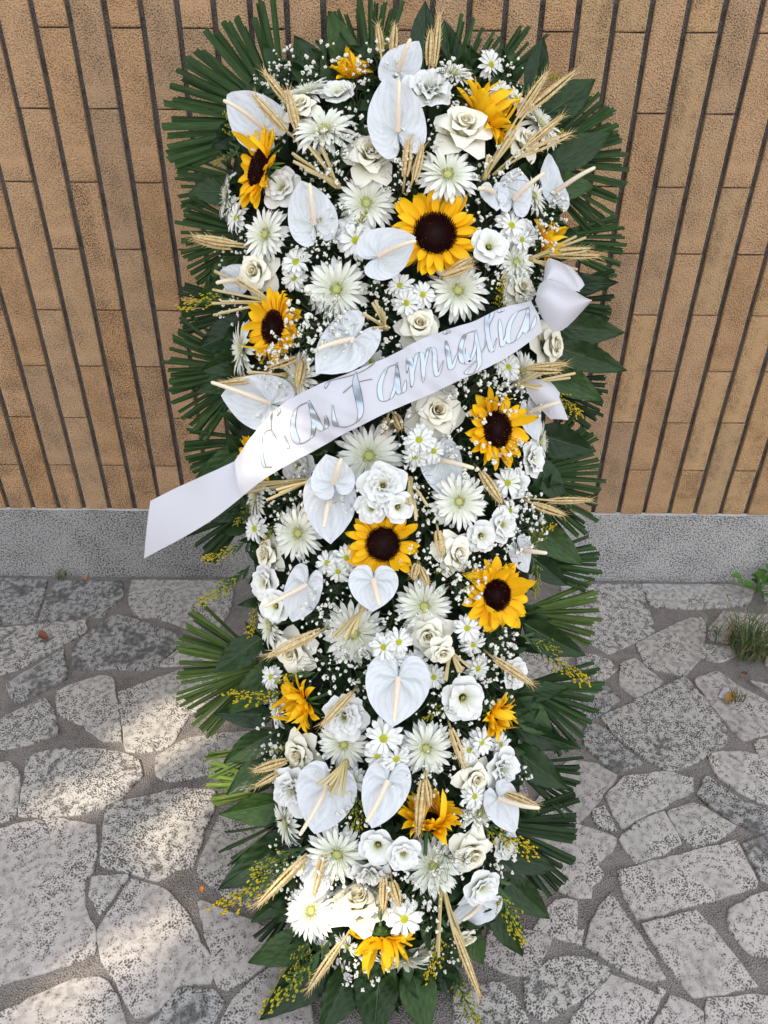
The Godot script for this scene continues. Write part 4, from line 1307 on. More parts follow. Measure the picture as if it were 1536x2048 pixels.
func make_variants() -> void:
	variants["gerbera"] = [make_gerbera(0), make_gerbera(1), make_gerbera(2), make_gerbera(3), make_gerbera(4), make_gerbera(5)]
	variants["sunflower"] = [make_sunflower(0, -0.15, 0.12, 0.0, 0.46), make_sunflower(1, -0.15, 0.15, 0.10, 0.46), make_sunflower(2, -0.15, 0.2, 0.2, 0.40), make_sunflower(3, 0.5, 1.15, 0.3, 0.34), make_sunflower(4, -0.1, 0.95, 0.3, 0.36), make_sunflower(5, -0.2, 0.25, 0.16, 0.44)]
	variants["rose"] = [make_rose(0, 1.0), make_rose(1, 1.06), make_rose(2, 0.92), make_rose(3, 1.0), make_rose(4, 0.84), make_rose(5, 0.9), make_rose(6, 1.08)]
	variants["lisianthus"] = [make_lisianthus(0, 2, 0.05), make_lisianthus(1, 2, 0.07), make_lisianthus(2, 3, 0.07), make_lisianthus(3, 3, 0.06), make_lisianthus(4, 4, 0.11), make_lisianthus(5, 4, 0.12)]
	variants["daisy"] = [make_daisy(0), make_daisy(1), make_daisy(2), make_daisy(3)]
	variants["spathe"] = [make_spathe(0), make_spathe(1), make_spathe(2), make_spathe(3), make_spathe(4)]
	variants["ear"] = [make_ear(0), make_ear(1), make_ear(2)]
	variants["leaf"] = [make_leaf(0, 0.10), make_leaf(1, 0.06), make_leaf(2, 0.05), make_leaf(3, 0.12), make_leaf(4, 0.08), make_leaf(5, 0.03), make_leaf(6, 0.07)]
	variants["goldenrod"] = [make_goldenrod(0, 0.35), make_goldenrod(1, 0.3), make_goldenrod(2, 0.4), make_goldenrod(3, 0.95), make_goldenrod(4, 1.05), make_goldenrod(5, 0.9)]
	variants["gypsophila"] = [make_gypsophila(0, 14), make_gypsophila(1, 15), make_gypsophila(2, 24), make_gypsophila(3, 26), make_gypsophila(4, 34), make_gypsophila(5, 36), make_gypsophila(6, 54), make_gypsophila(7, 56)]


func build_cushion() -> void:
	# rows of [y up the board, centre x, half width]
	var rows := [[0.7177, 0.0238, 0.0893], [0.673, 0.0164, 0.1712], [0.6134, 0.0164, 0.2271], [0.539, 0.0186, 0.2516], [0.4273, 0.0127, 0.2568], [0.2412, 0.0074, 0.2531], [0.0923, 0.0074, 0.2367], [0.0179, 0.0127, 0.2233], [-0.0938, 0.0127, 0.2122], [-0.2055, 0.0127, 0.1973], [-0.3171, 0.0164, 0.1898], [-0.4288, 0.0201, 0.1898], [-0.5405, 0.0127, 0.1675], [-0.6149, 0.0052, 0.134], [-0.6894, 0.0089, 0.067], [-0.7192, 0.0089, 0.0298]]
	var at := func(u: float, v: float) -> Vector3:
		var f := v * (rows.size() - 1)
		var j := mini(int(f), rows.size() - 2)
		var y := lerpf(rows[j][0], rows[j + 1][0], f - j)
		var c := lerpf(rows[j][1], rows[j + 1][1], f - j)
		var w := lerpf(rows[j][2], rows[j + 1][2], f - j)
		var e := u * 2.0 - 1.0
		var ends := sqrt(clampf((rows[0][0] - y) / 0.17, 0.0, 1.0) * clampf((y - rows[rows.size() - 1][0]) / 0.15, 0.0, 1.0))
		return Vector3(c + e * w, y, 0.005 + 0.085 * sqrt(maxf(0.0, 1.0 - e * e)) * ends)
	var m := MB.new()
	m.grid(func(u: float, v: float) -> Vector3: return at.call(1.0 - u, v), 24, 60)
	m.grid(func(u: float, v: float) -> Vector3:
		var p: Vector3 = at.call(u, v)
		return Vector3(p.x, p.y, 0.0), 4, 60)
	var o := solo("flower_cushion", m.mesh(), plain("cushion", lin(0.012, 0.022, 0.010), 0.95), SPRAY)
	tag(o, "dark green cushion under the flowers, leaning back towards the brick wall", "flower cushion")
	var lf := petal(0.16, 0.45, 0.2, 0.9, 0.1, -0.3, 0.08, 0.02, 0.05, Color(0.020, 0.045, 0.016), Color(0.030, 0.066, 0.022), 2, 4)
	var mm := MultiMesh.new()
	mm.transform_format = MultiMesh.TRANSFORM_3D
	mm.mesh = lf
	mm.instance_count = 2600
	for q in 2600:
		var p: Vector3 = at.call(rng.randf_range(0.01, 0.99), rng.randf_range(0.07, 0.97))
		var b := Basis(Vector3(0, 0, 1), rng.randf() * TAU) * Basis(Vector3(1, 0, 0), rng.randf_range(0.1, 1.2)) * Basis(Vector3(0, 1, 0), rng.randf_range(-0.8, 0.8))
		mm.set_instance_transform(q, Transform3D(b.scaled(Vector3.ONE * rng.randf_range(0.025, 0.06)), p))
	var fill := MultiMeshInstance3D.new()
	fill.name = numbered("filler_leaves")
	fill.multimesh = mm
	fill.material_override = mats.tinted
	fill.transform = SPRAY
	tag(fill, "small dark green leaves filling the gaps between the flowers", "leaves")
	fill.set_meta("kind", "stuff")
	add_child(fill)


func build_ribbon() -> void:
	var ribbon := root("ribbon", SPRAY)
	tag(ribbon, "wide white satin ribbon lettered in silver script across the flower spray", "ribbon")
	var top_edge: Array[Vector3] = [Vector3(-0.1998, 0.0684, 0.164), Vector3(-0.1814, 0.0936, 0.1728), Vector3(-0.1581, 0.1208, 0.181), Vector3(-0.1302, 0.143, 0.188), Vector3(-0.0973, 0.1597, 0.1934), Vector3(-0.0594, 0.1758, 0.1968), Vector3(-0.0183, 0.1918, 0.198), Vector3(0.0164, 0.2071, 0.1968), Vector3(0.0491, 0.2245, 0.1934), Vector3(0.0836, 0.2393, 0.188), Vector3(0.1197, 0.2531, 0.181), Vector3(0.1572, 0.2708, 0.1728), Vector3(0.1957, 0.2822, 0.164)]
	var low_edge: Array[Vector3] = [Vector3(-0.1902, 0.0193, 0.172), Vector3(-0.1522, 0.0469, 0.1808), Vector3(-0.1155, 0.067, 0.189), Vector3(-0.0805, 0.0857, 0.196), Vector3(-0.0473, 0.1032, 0.2014), Vector3(-0.0175, 0.1168, 0.2048), Vector3(0.0089, 0.1304, 0.206), Vector3(0.0421, 0.1444, 0.2048), Vector3(0.0764, 0.16, 0.2014), Vector3(0.111, 0.1765, 0.196), Vector3(0.1456, 0.1939, 0.189), Vector3(0.1774, 0.2144, 0.1808), Vector3(0.2109, 0.2395, 0.172)]
	var tail_top: Array[Vector3] = [Vector3(-0.2005, 0.0686, 0.16), Vector3(-0.2214, 0.0579, 0.1653), Vector3(-0.2411, 0.049, 0.1685), Vector3(-0.2593, 0.041, 0.168), Vector3(-0.2773, 0.0336, 0.163), Vector3(-0.2969, 0.0246, 0.1541), Vector3(-0.3175, 0.0151, 0.1425)]
	var tail_low: Array[Vector3] = [Vector3(-0.1904, 0.0193, 0.171), Vector3(-0.2095, 0.0056, 0.1618), Vector3(-0.2308, -0.0092, 0.1527), Vector3(-0.2554, -0.024, 0.1435), Vector3(-0.2823, -0.0387, 0.1343), Vector3(-0.3093, -0.052, 0.1252), Vector3(-0.3367, -0.0652, 0.116)]
	var edge := func(p: Array[Vector3], s: float) -> Vector3:
		var f := clampf(s, 0.0, 1.0) * (p.size() - 1)
		var j := mini(int(f), p.size() - 2)
		return p[j].cubic_interpolate(p[j + 1], p[maxi(j - 1, 0)], p[mini(j + 2, p.size() - 1)], f - j)
	var band := func(s: float, t: float) -> Vector3:
		var a: Vector3 = edge.call(low_edge, s)
		var b: Vector3 = edge.call(top_edge, s)
		return a.lerp(b, t) + Vector3(0, 0, 0.007 * sin(t * PI) + 0.0035 * sin(s * 19.0 + t * 2.0) + 0.002 * sin(s * 47.0 - t * 3.0) + 0.0012 * sin(s * 110.0 + t * 11.0) * sin(s * 7.0))
	var m := MB.new()
	m.grid(func(u: float, v: float) -> Vector3: return band.call(u, v), 90, 10)
	part(ribbon, "lettered_band", m.mesh(), mats.satin)
	var t2 := MB.new()
	t2.grid(func(u: float, v: float) -> Vector3:
		var a: Vector3 = edge.call(tail_low, 1.0 - u)
		var b: Vector3 = edge.call(tail_top, 1.0 - u)
		return a.lerp(b, v) + Vector3(0, 0, 0.008 * sin(u * 5.0 + v * 2.0) * (1.0 - u)), 30, 8)
	part(ribbon, "ribbon_tail", t2.mesh(), mats.satin)
	sheet_between(ribbon, "bow_loop", [Vector3(0.2009, 0.2887, 0.172), Vector3(0.2156, 0.3107, 0.165), Vector3(0.2461, 0.3056, 0.155), Vector3(0.2833, 0.2895, 0.14)] as Array[Vector3], [Vector3(0.2003, 0.2812, 0.175), Vector3(0.2116, 0.2533, 0.178), Vector3(0.2359, 0.2413, 0.17), Vector3(0.2807, 0.2848, 0.142)] as Array[Vector3], 0.03)
	sheet_between(ribbon, "bow_loop", [Vector3(0.2161, 0.3112, 0.15), Vector3(0.2257, 0.349, 0.13), Vector3(0.2393, 0.3506, 0.125), Vector3(0.2516, 0.3467, 0.12)] as Array[Vector3], [Vector3(0.2185, 0.3115, 0.158), Vector3(0.2328, 0.31, 0.154), Vector3(0.2537, 0.3042, 0.146), Vector3(0.2699, 0.303, 0.136)] as Array[Vector3], 0.014)
	sheet_between(ribbon, "bow_fold", [Vector3(0.2493, 0.3487, 0.118), Vector3(0.2619, 0.3431, 0.118), Vector3(0.2736, 0.3318, 0.116)] as Array[Vector3], [Vector3(0.2645, 0.3054, 0.13), Vector3(0.272, 0.308, 0.128), Vector3(0.2798, 0.3167, 0.122)] as Array[Vector3], 0.006)
	sheet_between(ribbon, "ribbon_end", [Vector3(0.1962, 0.1906, 0.125), Vector3(0.2373, 0.1749, 0.115), Vector3(0.2651, 0.1322, 0.09)] as Array[Vector3], [Vector3(0.197, 0.1693, 0.128), Vector3(0.2127, 0.1535, 0.112), Vector3(0.2371, 0.1324, 0.1)] as Array[Vector3], 0.008)
	sheet_between(ribbon, "ribbon_end", [Vector3(0.215, 0.188, 0.1), Vector3(0.236, 0.1874, 0.095), Vector3(0.254, 0.1718, 0.085)] as Array[Vector3], [Vector3(0.2112, 0.1658, 0.105), Vector3(0.225, 0.1509, 0.1), Vector3(0.2483, 0.1371, 0.085)] as Array[Vector3], 0.004)
	var size_x := 0.0
	for q in 40:
		size_x += (band.call((q + 1) / 40.0, 0.5) - band.call(q / 40.0, 0.5)).length()
	var size_y: float = (band.call(0.5, 1.0) - band.call(0.5, 0.0)).length()
	var lay_on := func(p: Vector2) -> Array:
		var s := p.x / size_x
		var t := clampf(p.y / size_y, 0.01, 0.99)
		var a: Vector3 = band.call(s, t)
		var du: Vector3 = band.call(s + 0.004, t) - band.call(s - 0.004, t)
		var dv: Vector3 = band.call(s, t + 0.02) - band.call(s, t - 0.02)
		return [a, du.cross(dv).normalized()]
	var words := [
		[0.105, 0.19, 0.0030, [[V(0.2, -0.4), V(-0.05, 0.1), V(0.08, 0.9), V(0.38, 1.15), V(0.6, 0.95)], [V(0.6, 0.9), V(0.66, 1.3), V(0.88, 1.8), V(1.14, 1.8), V(1.16, 1.5), V(1.02, 1.4)], [V(0.6, 0.95), V(0.66, 0.4), V(0.98, 0.0)]]],
		[0.205, 0.325, 0.0066, [[V(0.72, 1.05), V(0.45, 1.05), V(0.14, 0.6), V(0.08, 0.1), V(0.3, -0.1), V(0.6, 0.25), V(0.76, 1.0)], [V(0.78, 1.15), V(0.72, 0.4), V(0.74, 0.02), V(0.88, 0.06), V(0.98, 0.35)]]],
		[0.36, 0.495, 0.0072, [[V(-0.05, 1.35), V(0.1, 1.75), V(0.45, 1.6), V(0.75, 1.55), V(1.0, 1.8)], [V(0.6, 1.7), V(0.56, 1.0), V(0.5, 0.2), V(0.3, -0.55), V(0.0, -0.6), V(-0.18, -0.1), V(-0.05, 0.55)], [V(0.25, 0.8), V(0.55, 0.95), V(0.9, 0.85)]]],
		[0.49, 0.58, 0.0056, [[V(0.72, 1.05), V(0.45, 1.05), V(0.14, 0.6), V(0.08, 0.1), V(0.3, -0.1), V(0.6, 0.25), V(0.76, 1.0)], [V(0.78, 1.15), V(0.72, 0.4), V(0.74, 0.02), V(0.9, 0.06), V(1.0, 0.35)]]],
		[0.585, 0.70, 0.0048, [[V(0.0, 0.55), V(0.12, 1.0), V(0.14, 0.5), V(0.08, 0.0)], [V(0.1, 0.2), V(0.32, 0.95), V(0.46, 0.9), V(0.44, 0.4), V(0.4, 0.0)], [V(0.42, 0.2), V(0.65, 0.95), V(0.8, 0.9), V(0.77, 0.4), V(0.8, 0.02), V(1.0, 0.4)]]],
		[0.705, 0.745, 0.0048, [[V(0.3, 1.05), V(0.28, 0.5), V(0.35, 0.02), V(1.0, 0.45)], [V(0.42, 1.5), V(0.6, 1.6), V(0.5, 1.75), V(0.35, 1.62), V(0.42, 1.5)]]],
		[0.745, 0.83, 0.0052, [[V(0.74, 1.05), V(0.45, 1.05), V(0.14, 0.6), V(0.1, 0.15), V(0.32, 0.0), V(0.62, 0.35), V(0.78, 1.0)], [V(0.8, 1.1), V(0.76, 0.3), V(0.7, -0.5), V(0.45, -0.9), V(0.2, -0.65), V(0.5, -0.2), V(1.05, 0.35)]]],
		[0.83, 0.87, 0.0044, [[V(0.0, 0.3), V(0.5, 1.0), V(0.9, 1.75), V(0.7, 2.0), V(0.45, 1.5), V(0.35, 0.5), V(0.5, 0.0), V(1.0, 0.4)]]],
		[0.875, 0.905, 0.0044, [[V(0.3, 1.05), V(0.28, 0.5), V(0.35, 0.02), V(1.0, 0.45)], [V(0.45, 1.5), V(0.65, 1.6), V(0.5, 1.75), V(0.35, 1.62), V(0.45, 1.5)]]],
		[0.90, 0.985, 0.0058, [[V(0.72, 1.05), V(0.45, 1.05), V(0.14, 0.6), V(0.08, 0.1), V(0.3, -0.1), V(0.6, 0.25), V(0.76, 1.0)], [V(0.78, 1.15), V(0.72, 0.4), V(0.74, 0.02), V(0.95, 0.1), V(1.05, 0.5)]]]]
	for w in words:
		letter(ribbon, lay_on, w[0] * size_x, w[1] * size_x, w[3], w[2])


func V(x: float, y: float) -> Vector2:
	return Vector2(x, y)


func build_flowers() -> void:
	# sunflowers
	put("sunflower", 3, "sunflower", Vector3(-0.047, 0.6223, 0.0999), Vector2(0, 0.5), 0.0345, 4.9362, "half hidden small yellow sunflower, topmost in the floral spray", "sunflower", "sunflowers in the spray")
	put("sunflower", 4, "sunflower", Vector3(0.1369, 0.5447, 0.1265), Vector2(0.75, 0.55), 0.0585, 4.8664, "sideways sunflower with no disc showing beside white rose at upper right", "sunflower", "sunflowers in the spray")
	put("sunflower", 1, "sunflower", Vector3(-0.1715, 0.4745, 0.1358), Vector2(-0.66, 0.1), 0.0562, 4.3621, "sunflower turned left with a narrow dark disc at the upper left edge", "sunflower", "sunflowers in the spray")
	put("sunflower", 0, "sunflower", Vector3(0.0681, 0.3711, 0.1684), Vector2(0.05, 0.1), 0.0633, 4.17, "largest sunflower, fully open with round dark brown disc", "sunflower", "sunflowers in the spray")
	put("sunflower", 5, "sunflower", Vector3(-0.15, 0.2516, 0.1465), Vector2(-0.55, -0.02), 0.0528, 4.7705, "left sunflower speckled with baby's breath, one petal folded over disc", "sunflower", "sunflowers in the spray")
	put("sunflower", 4, "sunflower", Vector3(0.2297, 0.3848, 0.0909), Vector2(0.75, 0.1), 0.0384, 2.2824, "small sunflower behind baby's breath just above the ribbon bow", "sunflower", "sunflowers in the spray")
	put("sunflower", 1, "sunflower", Vector3(0.1539, 0.1136, 0.1427), Vector2(0.45, 0), 0.0551, 4.4241, "sunflower with oval dark disc below the end of the ribbon lettering", "sunflower", "sunflowers in the spray")
	put("sunflower", 3, "sunflower", Vector3(-0.1778, 0.0788, 0.0836), Vector2(-0.5, -0.1), 0.0442, 1.7638, "sunflower almost covered by the left end of the white ribbon", "sunflower", "sunflowers in the spray")
	put("sunflower", 1, "sunflower", Vector3(-0.0013, -0.0426, 0.1718), Vector2(-0.05, 0), 0.0509, 3.0501, "central sunflower with round dark disc under ruffled white lisianthus", "sunflower", "sunflowers in the spray")
	put("sunflower", 2, "sunflower", Vector3(0.153, -0.1134, 0.1443), Vector2(0.35, 0.05), 0.0544, 4.834, "lower right sunflower with dark disc and curled upper petals", "sunflower", "sunflowers in the spray")
	put("sunflower", 4, "sunflower", Vector3(-0.1116, -0.2641, 0.1287), Vector2(-0.75, -0.25), 0.0453, 4.3387, "ragged sunflower facing left below pale wheat ear at lower left", "sunflower", "sunflowers in the spray")
	put("sunflower", 3, "sunflower", Vector3(0.1523, -0.2822, 0.1208), Vector2(0.65, -0.1), 0.0385, 1.8454, "half closed small sunflower at the lower right edge", "sunflower", "sunflowers in the spray")
	put("sunflower", 3, "sunflower", Vector3(0.0607, -0.4188, 0.1578), Vector2(0.05, 0.95), 0.0516, 5.938, "flattened sunflower crossed by a hanging wheat ear near the bottom", "sunflower", "sunflowers in the spray")
	put("sunflower", 4, "sunflower", Vector3(-0.0041, -0.5734, 0.155), Vector2(0, -0.9), 0.0483, 4.0801, "drooping sunflower with petals hanging down, lowest in the spray", "sunflower", "sunflowers in the spray")
	# gerberas
	put("gerbera", 0, "gerbera", Vector3(-0.11, 0.5882, 0.1102), Vector2(-0.2, 0.6), 0.0449, 3.6465, "white gerbera just below left of the topmost sunflower", "gerbera", "white gerberas in the spray")
	put("gerbera", 1, "gerbera", Vector3(-0.0808, 0.512, 0.1588), Vector2(-0.1, 0.4), 0.0491, 0.0727, "large white gerbera below left of the topmost sunflower", "gerbera", "white gerberas in the spray")
	put("gerbera", 2, "gerbera", Vector3(-0.0238, 0.4183, 0.1506), Vector2(0, 0.05), 0.0455, 3.4351, "white gerbera above left of the largest sunflower", "gerbera", "white gerberas in the spray")
	put("gerbera", 3, "gerbera", Vector3(0.0849, 0.4494, 0.1664), Vector2(0.05, 0.2), 0.0477, 1.5743, "white gerbera above the largest sunflower", "gerbera", "white gerberas in the spray")
	put("gerbera", 4, "gerbera", Vector3(-0.1619, 0.3816, 0.1356), Vector2(-0.4, 0.05), 0.0431, 4.2179, "white gerbera below the upper-left sunflower", "gerbera", "white gerberas in the spray")
	put("gerbera", 5, "gerbera", Vector3(-0.0635, 0.2999, 0.1562), Vector2(-0.1, 0), 0.0496, 2.9073, "large white gerbera above right of the speckled left sunflower", "gerbera", "white gerberas in the spray")
	put("gerbera", 6, "gerbera", Vector3(0.0996, 0.2995, 0.1529), Vector2(0.1, 0.05), 0.0483, 5.1287, "white gerbera below the largest sunflower", "gerbera", "white gerberas in the spray")
	put("gerbera", 7, "gerbera", Vector3(0.2234, 0.5577, 0.0868), Vector2(0.5, 0.35), 0.0459, 4.0659, "white gerbera right of the sideways sunflower", "gerbera", "white gerberas in the spray")
	put("gerbera", 8, "gerbera", Vector3(-0.2293, 0.4644, 0.0649), Vector2(-0.9, 0.1), 0.0377, 5.0091, "white gerbera turned sideways just below left of the upper-left sunflower", "gerbera", "white gerberas in the spray")
	put("gerbera", 9, "gerbera", Vector3(0.1827, 0.346, 0.1265), Vector2(0.3, 0.05), 0.0345, 2.1847, "white gerbera just below left of the small sunflower above the bow", "gerbera", "white gerberas in the spray")
	put("gerbera", 10, "gerbera", Vector3(0.2098, 0.4479, 0.1051), Vector2(0.5, 0.2), 0.0306, 4.0447, "white gerbera just above the small sunflower above the bow", "gerbera", "white gerberas in the spray")
	put("gerbera", 11, "gerbera", Vector3(-0.2007, 0.2314, 0.0965), Vector2(-0.85, -0.05), 0.0455, 4.6336, "white gerbera turned sideways just below left of the speckled left sunflower", "gerbera", "white gerberas in the spray")
	put("gerbera", 12, "gerbera", Vector3(-0.1142, 0.1815, 0.1493), Vector2(-0.55, 0), 0.0411, 5.201, "white gerbera below right of the speckled left sunflower", "gerbera", "white gerberas in the spray")
	put("gerbera", 13, "gerbera", Vector3(-0.0204, 0.076, 0.151), Vector2(0, 0), 0.052, 2.1983, "large white gerbera below the letter F", "gerbera", "white gerberas in the spray")
	put("gerbera", 14, "gerbera", Vector3(-0.1182, -0.0292, 0.1256), Vector2(-0.35, -0.05), 0.0458, 5.2933, "white gerbera below right of the ribbon-covered sunflower", "gerbera", "white gerberas in the spray")
	put("gerbera", 15, "gerbera", Vector3(0.1002, 0.0141, 0.1602), Vector2(0.1, -0.05), 0.0443, 5.463, "white gerbera below left of the oval-disc sunflower", "gerbera", "white gerberas in the spray")
	put("gerbera", 16, "gerbera", Vector3(0.0544, -0.1279, 0.149), Vector2(0.05, -0.05), 0.0448, 4.3228, "white gerbera left of the lower-right sunflower", "gerbera", "white gerberas in the spray")
	put("gerbera", 17, "gerbera", Vector3(-0.0409, -0.1649, 0.1472), Vector2(-0.05, -0.05), 0.05, 6.13, "large white gerbera above left of the big heart anthurium", "gerbera", "white gerberas in the spray")
	put("gerbera", 18, "gerbera", Vector3(-0.1603, -0.161, 0.0993), Vector2(-0.75, -0.1), 0.04, 6.0069, "white gerbera turned sideways above the ragged left sunflower", "gerbera", "white gerberas in the spray")
	put("gerbera", 19, "gerbera", Vector3(-0.1829, 0.0209, 0.0873), Vector2(-0.8, 0), 0.0358, 3.2539, "white gerbera turned sideways just below the ribbon-covered sunflower", "gerbera", "white gerberas in the spray")
	put("gerbera", 20, "gerbera", Vector3(-0.0548, -0.3169, 0.1422), Vector2(-0.1, -0.1), 0.0414, 3.3243, "white gerbera below right of the ragged left sunflower", "gerbera", "white gerberas in the spray")
	put("gerbera", 21, "gerbera", Vector3(0.0566, -0.3174, 0.1587), Vector2(0, -0.05), 0.0429, 1.0436, "white gerbera below right of the big heart anthurium", "gerbera", "white gerberas in the spray")
	put("gerbera", 22, "gerbera", Vector3(-0.0627, -0.46, 0.1577), Vector2(-0.1, -0.15), 0.0488, 5.254, "large white gerbera above left of the drooping bottom sunflower", "gerbera", "white gerberas in the spray")
	put("gerbera", 23, "gerbera", Vector3(0.0669, -0.4842, 0.1447), Vector2(0.1, 0.45), 0.0435, 5.8868, "white gerbera just below the wheat-crossed sunflower", "gerbera", "white gerberas in the spray")
	put("gerbera", 24, "gerbera", Vector3(-0.1529, -0.2842, 0.0857), Vector2(-0.8, -0.1), 0.0304, 2.9971, "white gerbera turned sideways just left of the ragged left sunflower", "gerbera", "white gerberas in the spray")
	put("gerbera", 25, "gerbera", Vector3(-0.1393, -0.4461, 0.0903), Vector2(-0.75, -0.1), 0.0388, 4.3422, "white gerbera turned sideways below the ragged left sunflower", "gerbera", "white gerberas in the spray")
	put("gerbera", 26, "gerbera", Vector3(-0.1006, -0.5575, 0.1204), Vector2(-0.3, 0.35), 0.0445, 4.5196, "white gerbera left of the drooping bottom sunflower", "gerbera", "white gerberas in the spray")
	put("gerbera", 27, "gerbera", Vector3(0.0281, -0.6255, 0.1153), Vector2(0.05, -0.9), 0.0455, 4.5866, "white gerbera hanging down just below right of the drooping bottom sunflower", "gerbera", "white gerberas in the spray")
	put("gerbera", 28, "gerbera", Vector3(0.1671, -0.5832, 0.027), Vector2(0.7, -0.4), 0.0377, 1.0791, "white gerbera below right of the wheat-crossed sunflower", "gerbera", "white gerberas in the spray")
	put("gerbera", 29, "gerbera", Vector3(0.1323, -0.4165, 0.1238), Vector2(0.5, -0.15), 0.0361, 4.9007, "white gerbera just right of the wheat-crossed sunflower", "gerbera", "white gerberas in the spray")
	put("gerbera", 30, "gerbera", Vector3(0.0984, 0.6188, 0.1061), Vector2(0.1, 0.5), 0.0306, 3.6477, "white gerbera just above left of the sideways sunflower", "gerbera", "white gerberas in the spray")
	put("gerbera", 31, "gerbera", Vector3(0.1945, 0.1973, 0.1074), Vector2(0.5, -0.05), 0.0336, 4.1797, "white gerbera above right of the oval-disc sunflower", "gerbera", "white gerberas in the spray")
	put("gerbera", 32, "gerbera", Vector3(0.2274, 0.102, 0.0667), Vector2(0.8, 0), 0.0364, 2.6426, "white gerbera turned sideways just right of the oval-disc sunflower", "gerbera", "white gerberas in the spray")
	# roses
	put("rose", 0, "rose", Vector3(-0.0189, 0.4757, 0.1586), Vector2(0, 0.2), 0.0368, 3.9171, "cream white rose below the topmost sunflower", "rose", "cream white roses in the spray")
	put("rose", 1, "rose", Vector3(0.1058, 0.5122, 0.1585), Vector2(0.1, 0.25), 0.0389, 4.8651, "cream white rose just below left of the sideways sunflower", "rose", "cream white roses in the spray")
	put("rose", 2, "rose", Vector3(0.0474, 0.2499, 0.1533), Vector2(0.05, 0.1), 0.0342, 3.9995, "cream white rose above right of the letter F", "rose", "cream white roses in the spray")
	put("rose", 3, "rose", Vector3(0.0693, 0.1358, 0.1503), Vector2(0.15, 0), 0.0392, 4.5242, "cream white rose left of the oval-disc sunflower", "rose", "cream white roses in the spray")
	put("rose", 4, "rose", Vector3(-0.1735, 0.3351, 0.1191), Vector2(-0.35, -0.1), 0.036, 0.1735, "cream white rose above the speckled left sunflower", "rose", "cream white roses in the spray")
	put("rose", 5, "rose", Vector3(0.1879, 0.3112, 0.1169), Vector2(0.35, 0), 0.0289, 1.0049, "cream white rose just left of the ribbon bow", "rose", "cream white roses in the spray")
	put("rose", 6, "rose", Vector3(0.2388, 0.2424, 0.0719), Vector2(0.6, 0), 0.0316, 2.7699, "cream white rose just below the ribbon bow", "rose", "cream white roses in the spray")
	put("rose", 7, "rose", Vector3(0.0934, -0.0555, 0.1545), Vector2(0.4, -0.05), 0.0307, 4.0827, "cream white rose above left of the lower-right sunflower", "rose", "cream white roses in the spray")
	put("rose", 8, "rose", Vector3(0.0611, -0.1657, 0.1507), Vector2(-0.1, -0.1), 0.0301, 1.3756, "cream white rose above right of the big heart anthurium", "rose", "cream white roses in the spray")
	put("rose", 9, "rose", Vector3(0.0758, -0.1836, 0.172), Vector2(0.2, -0.3), 0.0226, 4.3078, "small cream rose above right of the big heart anthurium", "rose", "cream white roses in the spray")
	put("rose", 10, "rose", Vector3(-0.1258, -0.1972, 0.1078), Vector2(-0.3, -0.1), 0.0335, 3.9618, "cream white rose just above the ragged left sunflower", "rose", "cream white roses in the spray")
	put("rose", 11, "rose", Vector3(-0.1596, -0.0601, 0.0942), Vector2(-0.6, 0), 0.031, 0.2629, "cream white rose below the ribbon-covered sunflower", "rose", "cream white roses in the spray")
	put("rose", 12, "rose", Vector3(-0.1144, -0.3376, 0.1088), Vector2(-0.4, -0.1), 0.0342, 2.9616, "cream white rose just below the ragged left sunflower", "rose", "cream white roses in the spray")
	put("rose", 13, "rose", Vector3(-0.0359, -0.5442, 0.1328), Vector2(0, 0.85), 0.037, 1.4208, "cream white rose just above left of the drooping bottom sunflower", "rose", "cream white roses in the spray")
	put("rose", 14, "rose", Vector3(0.123, -0.3649, 0.1321), Vector2(0.3, -0.1), 0.0285, 0.34, "cream white rose above right of the wheat-crossed sunflower", "rose", "cream white roses in the spray")
	put("rose", 15, "rose", Vector3(0.1179, -0.4687, 0.1287), Vector2(0.3, -0.2), 0.0328, 0.8385, "cream white rose just below right of the wheat-crossed sunflower", "rose", "cream white roses in the spray")
	put("rose", 16, "rose", Vector3(-0.1123, 0.5493, 0.1415), Vector2(-0.1, 0.3), 0.0275, 1.993, "small cream rose below left of the topmost sunflower", "rose", "cream white roses in the spray")
	put("rose", 17, "rose", Vector3(0.197, 0.5216, 0.1049), Vector2(0.4, 0.2), 0.027, 1.1401, "small cream rose just below right of the sideways sunflower", "rose", "cream white roses in the spray")
	put("rose", 18, "rose", Vector3(0.1154, -0.6118, 0.0721), Vector2(0.35, -0.4), 0.0286, 1.2143, "small cream rose right of the drooping bottom sunflower", "rose", "cream white roses in the spray")
	put("rose", 19, "rose", Vector3(0.0554, -0.6262, 0.0893), Vector2(0.3, -0.6), 0.0237, 0.2239, "small cream rose just right of the drooping bottom sunflower", "rose", "cream white roses in the spray")
	# lisianthus
	put("lisianthus", 0, "lisianthus", Vector3(-0.0648, 0.5823, 0.1238), Vector2(-0.1, 0.4), 0.0273, 2.9223, "open white lisianthus just below left of the topmost sunflower", "lisianthus", "white lisianthus blooms in the spray")
	put("lisianthus", 3, "lisianthus", Vector3(-0.1383, 0.4422, 0.1422), Vector2(-0.3, 0.1), 0.0314, 2.3883, "white lisianthus just below right of the upper-left sunflower", "lisianthus", "white lisianthus blooms in the spray")
	put("lisianthus", 4, "lisianthus", Vector3(0.0603, 0.5766, 0.1417), Vector2(0.05, 0.3), 0.0361, 3.8421, "ruffled white lisianthus above left of the sideways sunflower", "lisianthus", "white lisianthus blooms in the spray")
	put("lisianthus", 1, "lisianthus", Vector3(0.1406, 0.355, 0.1649), Vector2(0.2, 0.05), 0.027, 3.7062, "open white lisianthus left of the small sunflower above the bow", "lisianthus", "white lisianthus blooms in the spray")
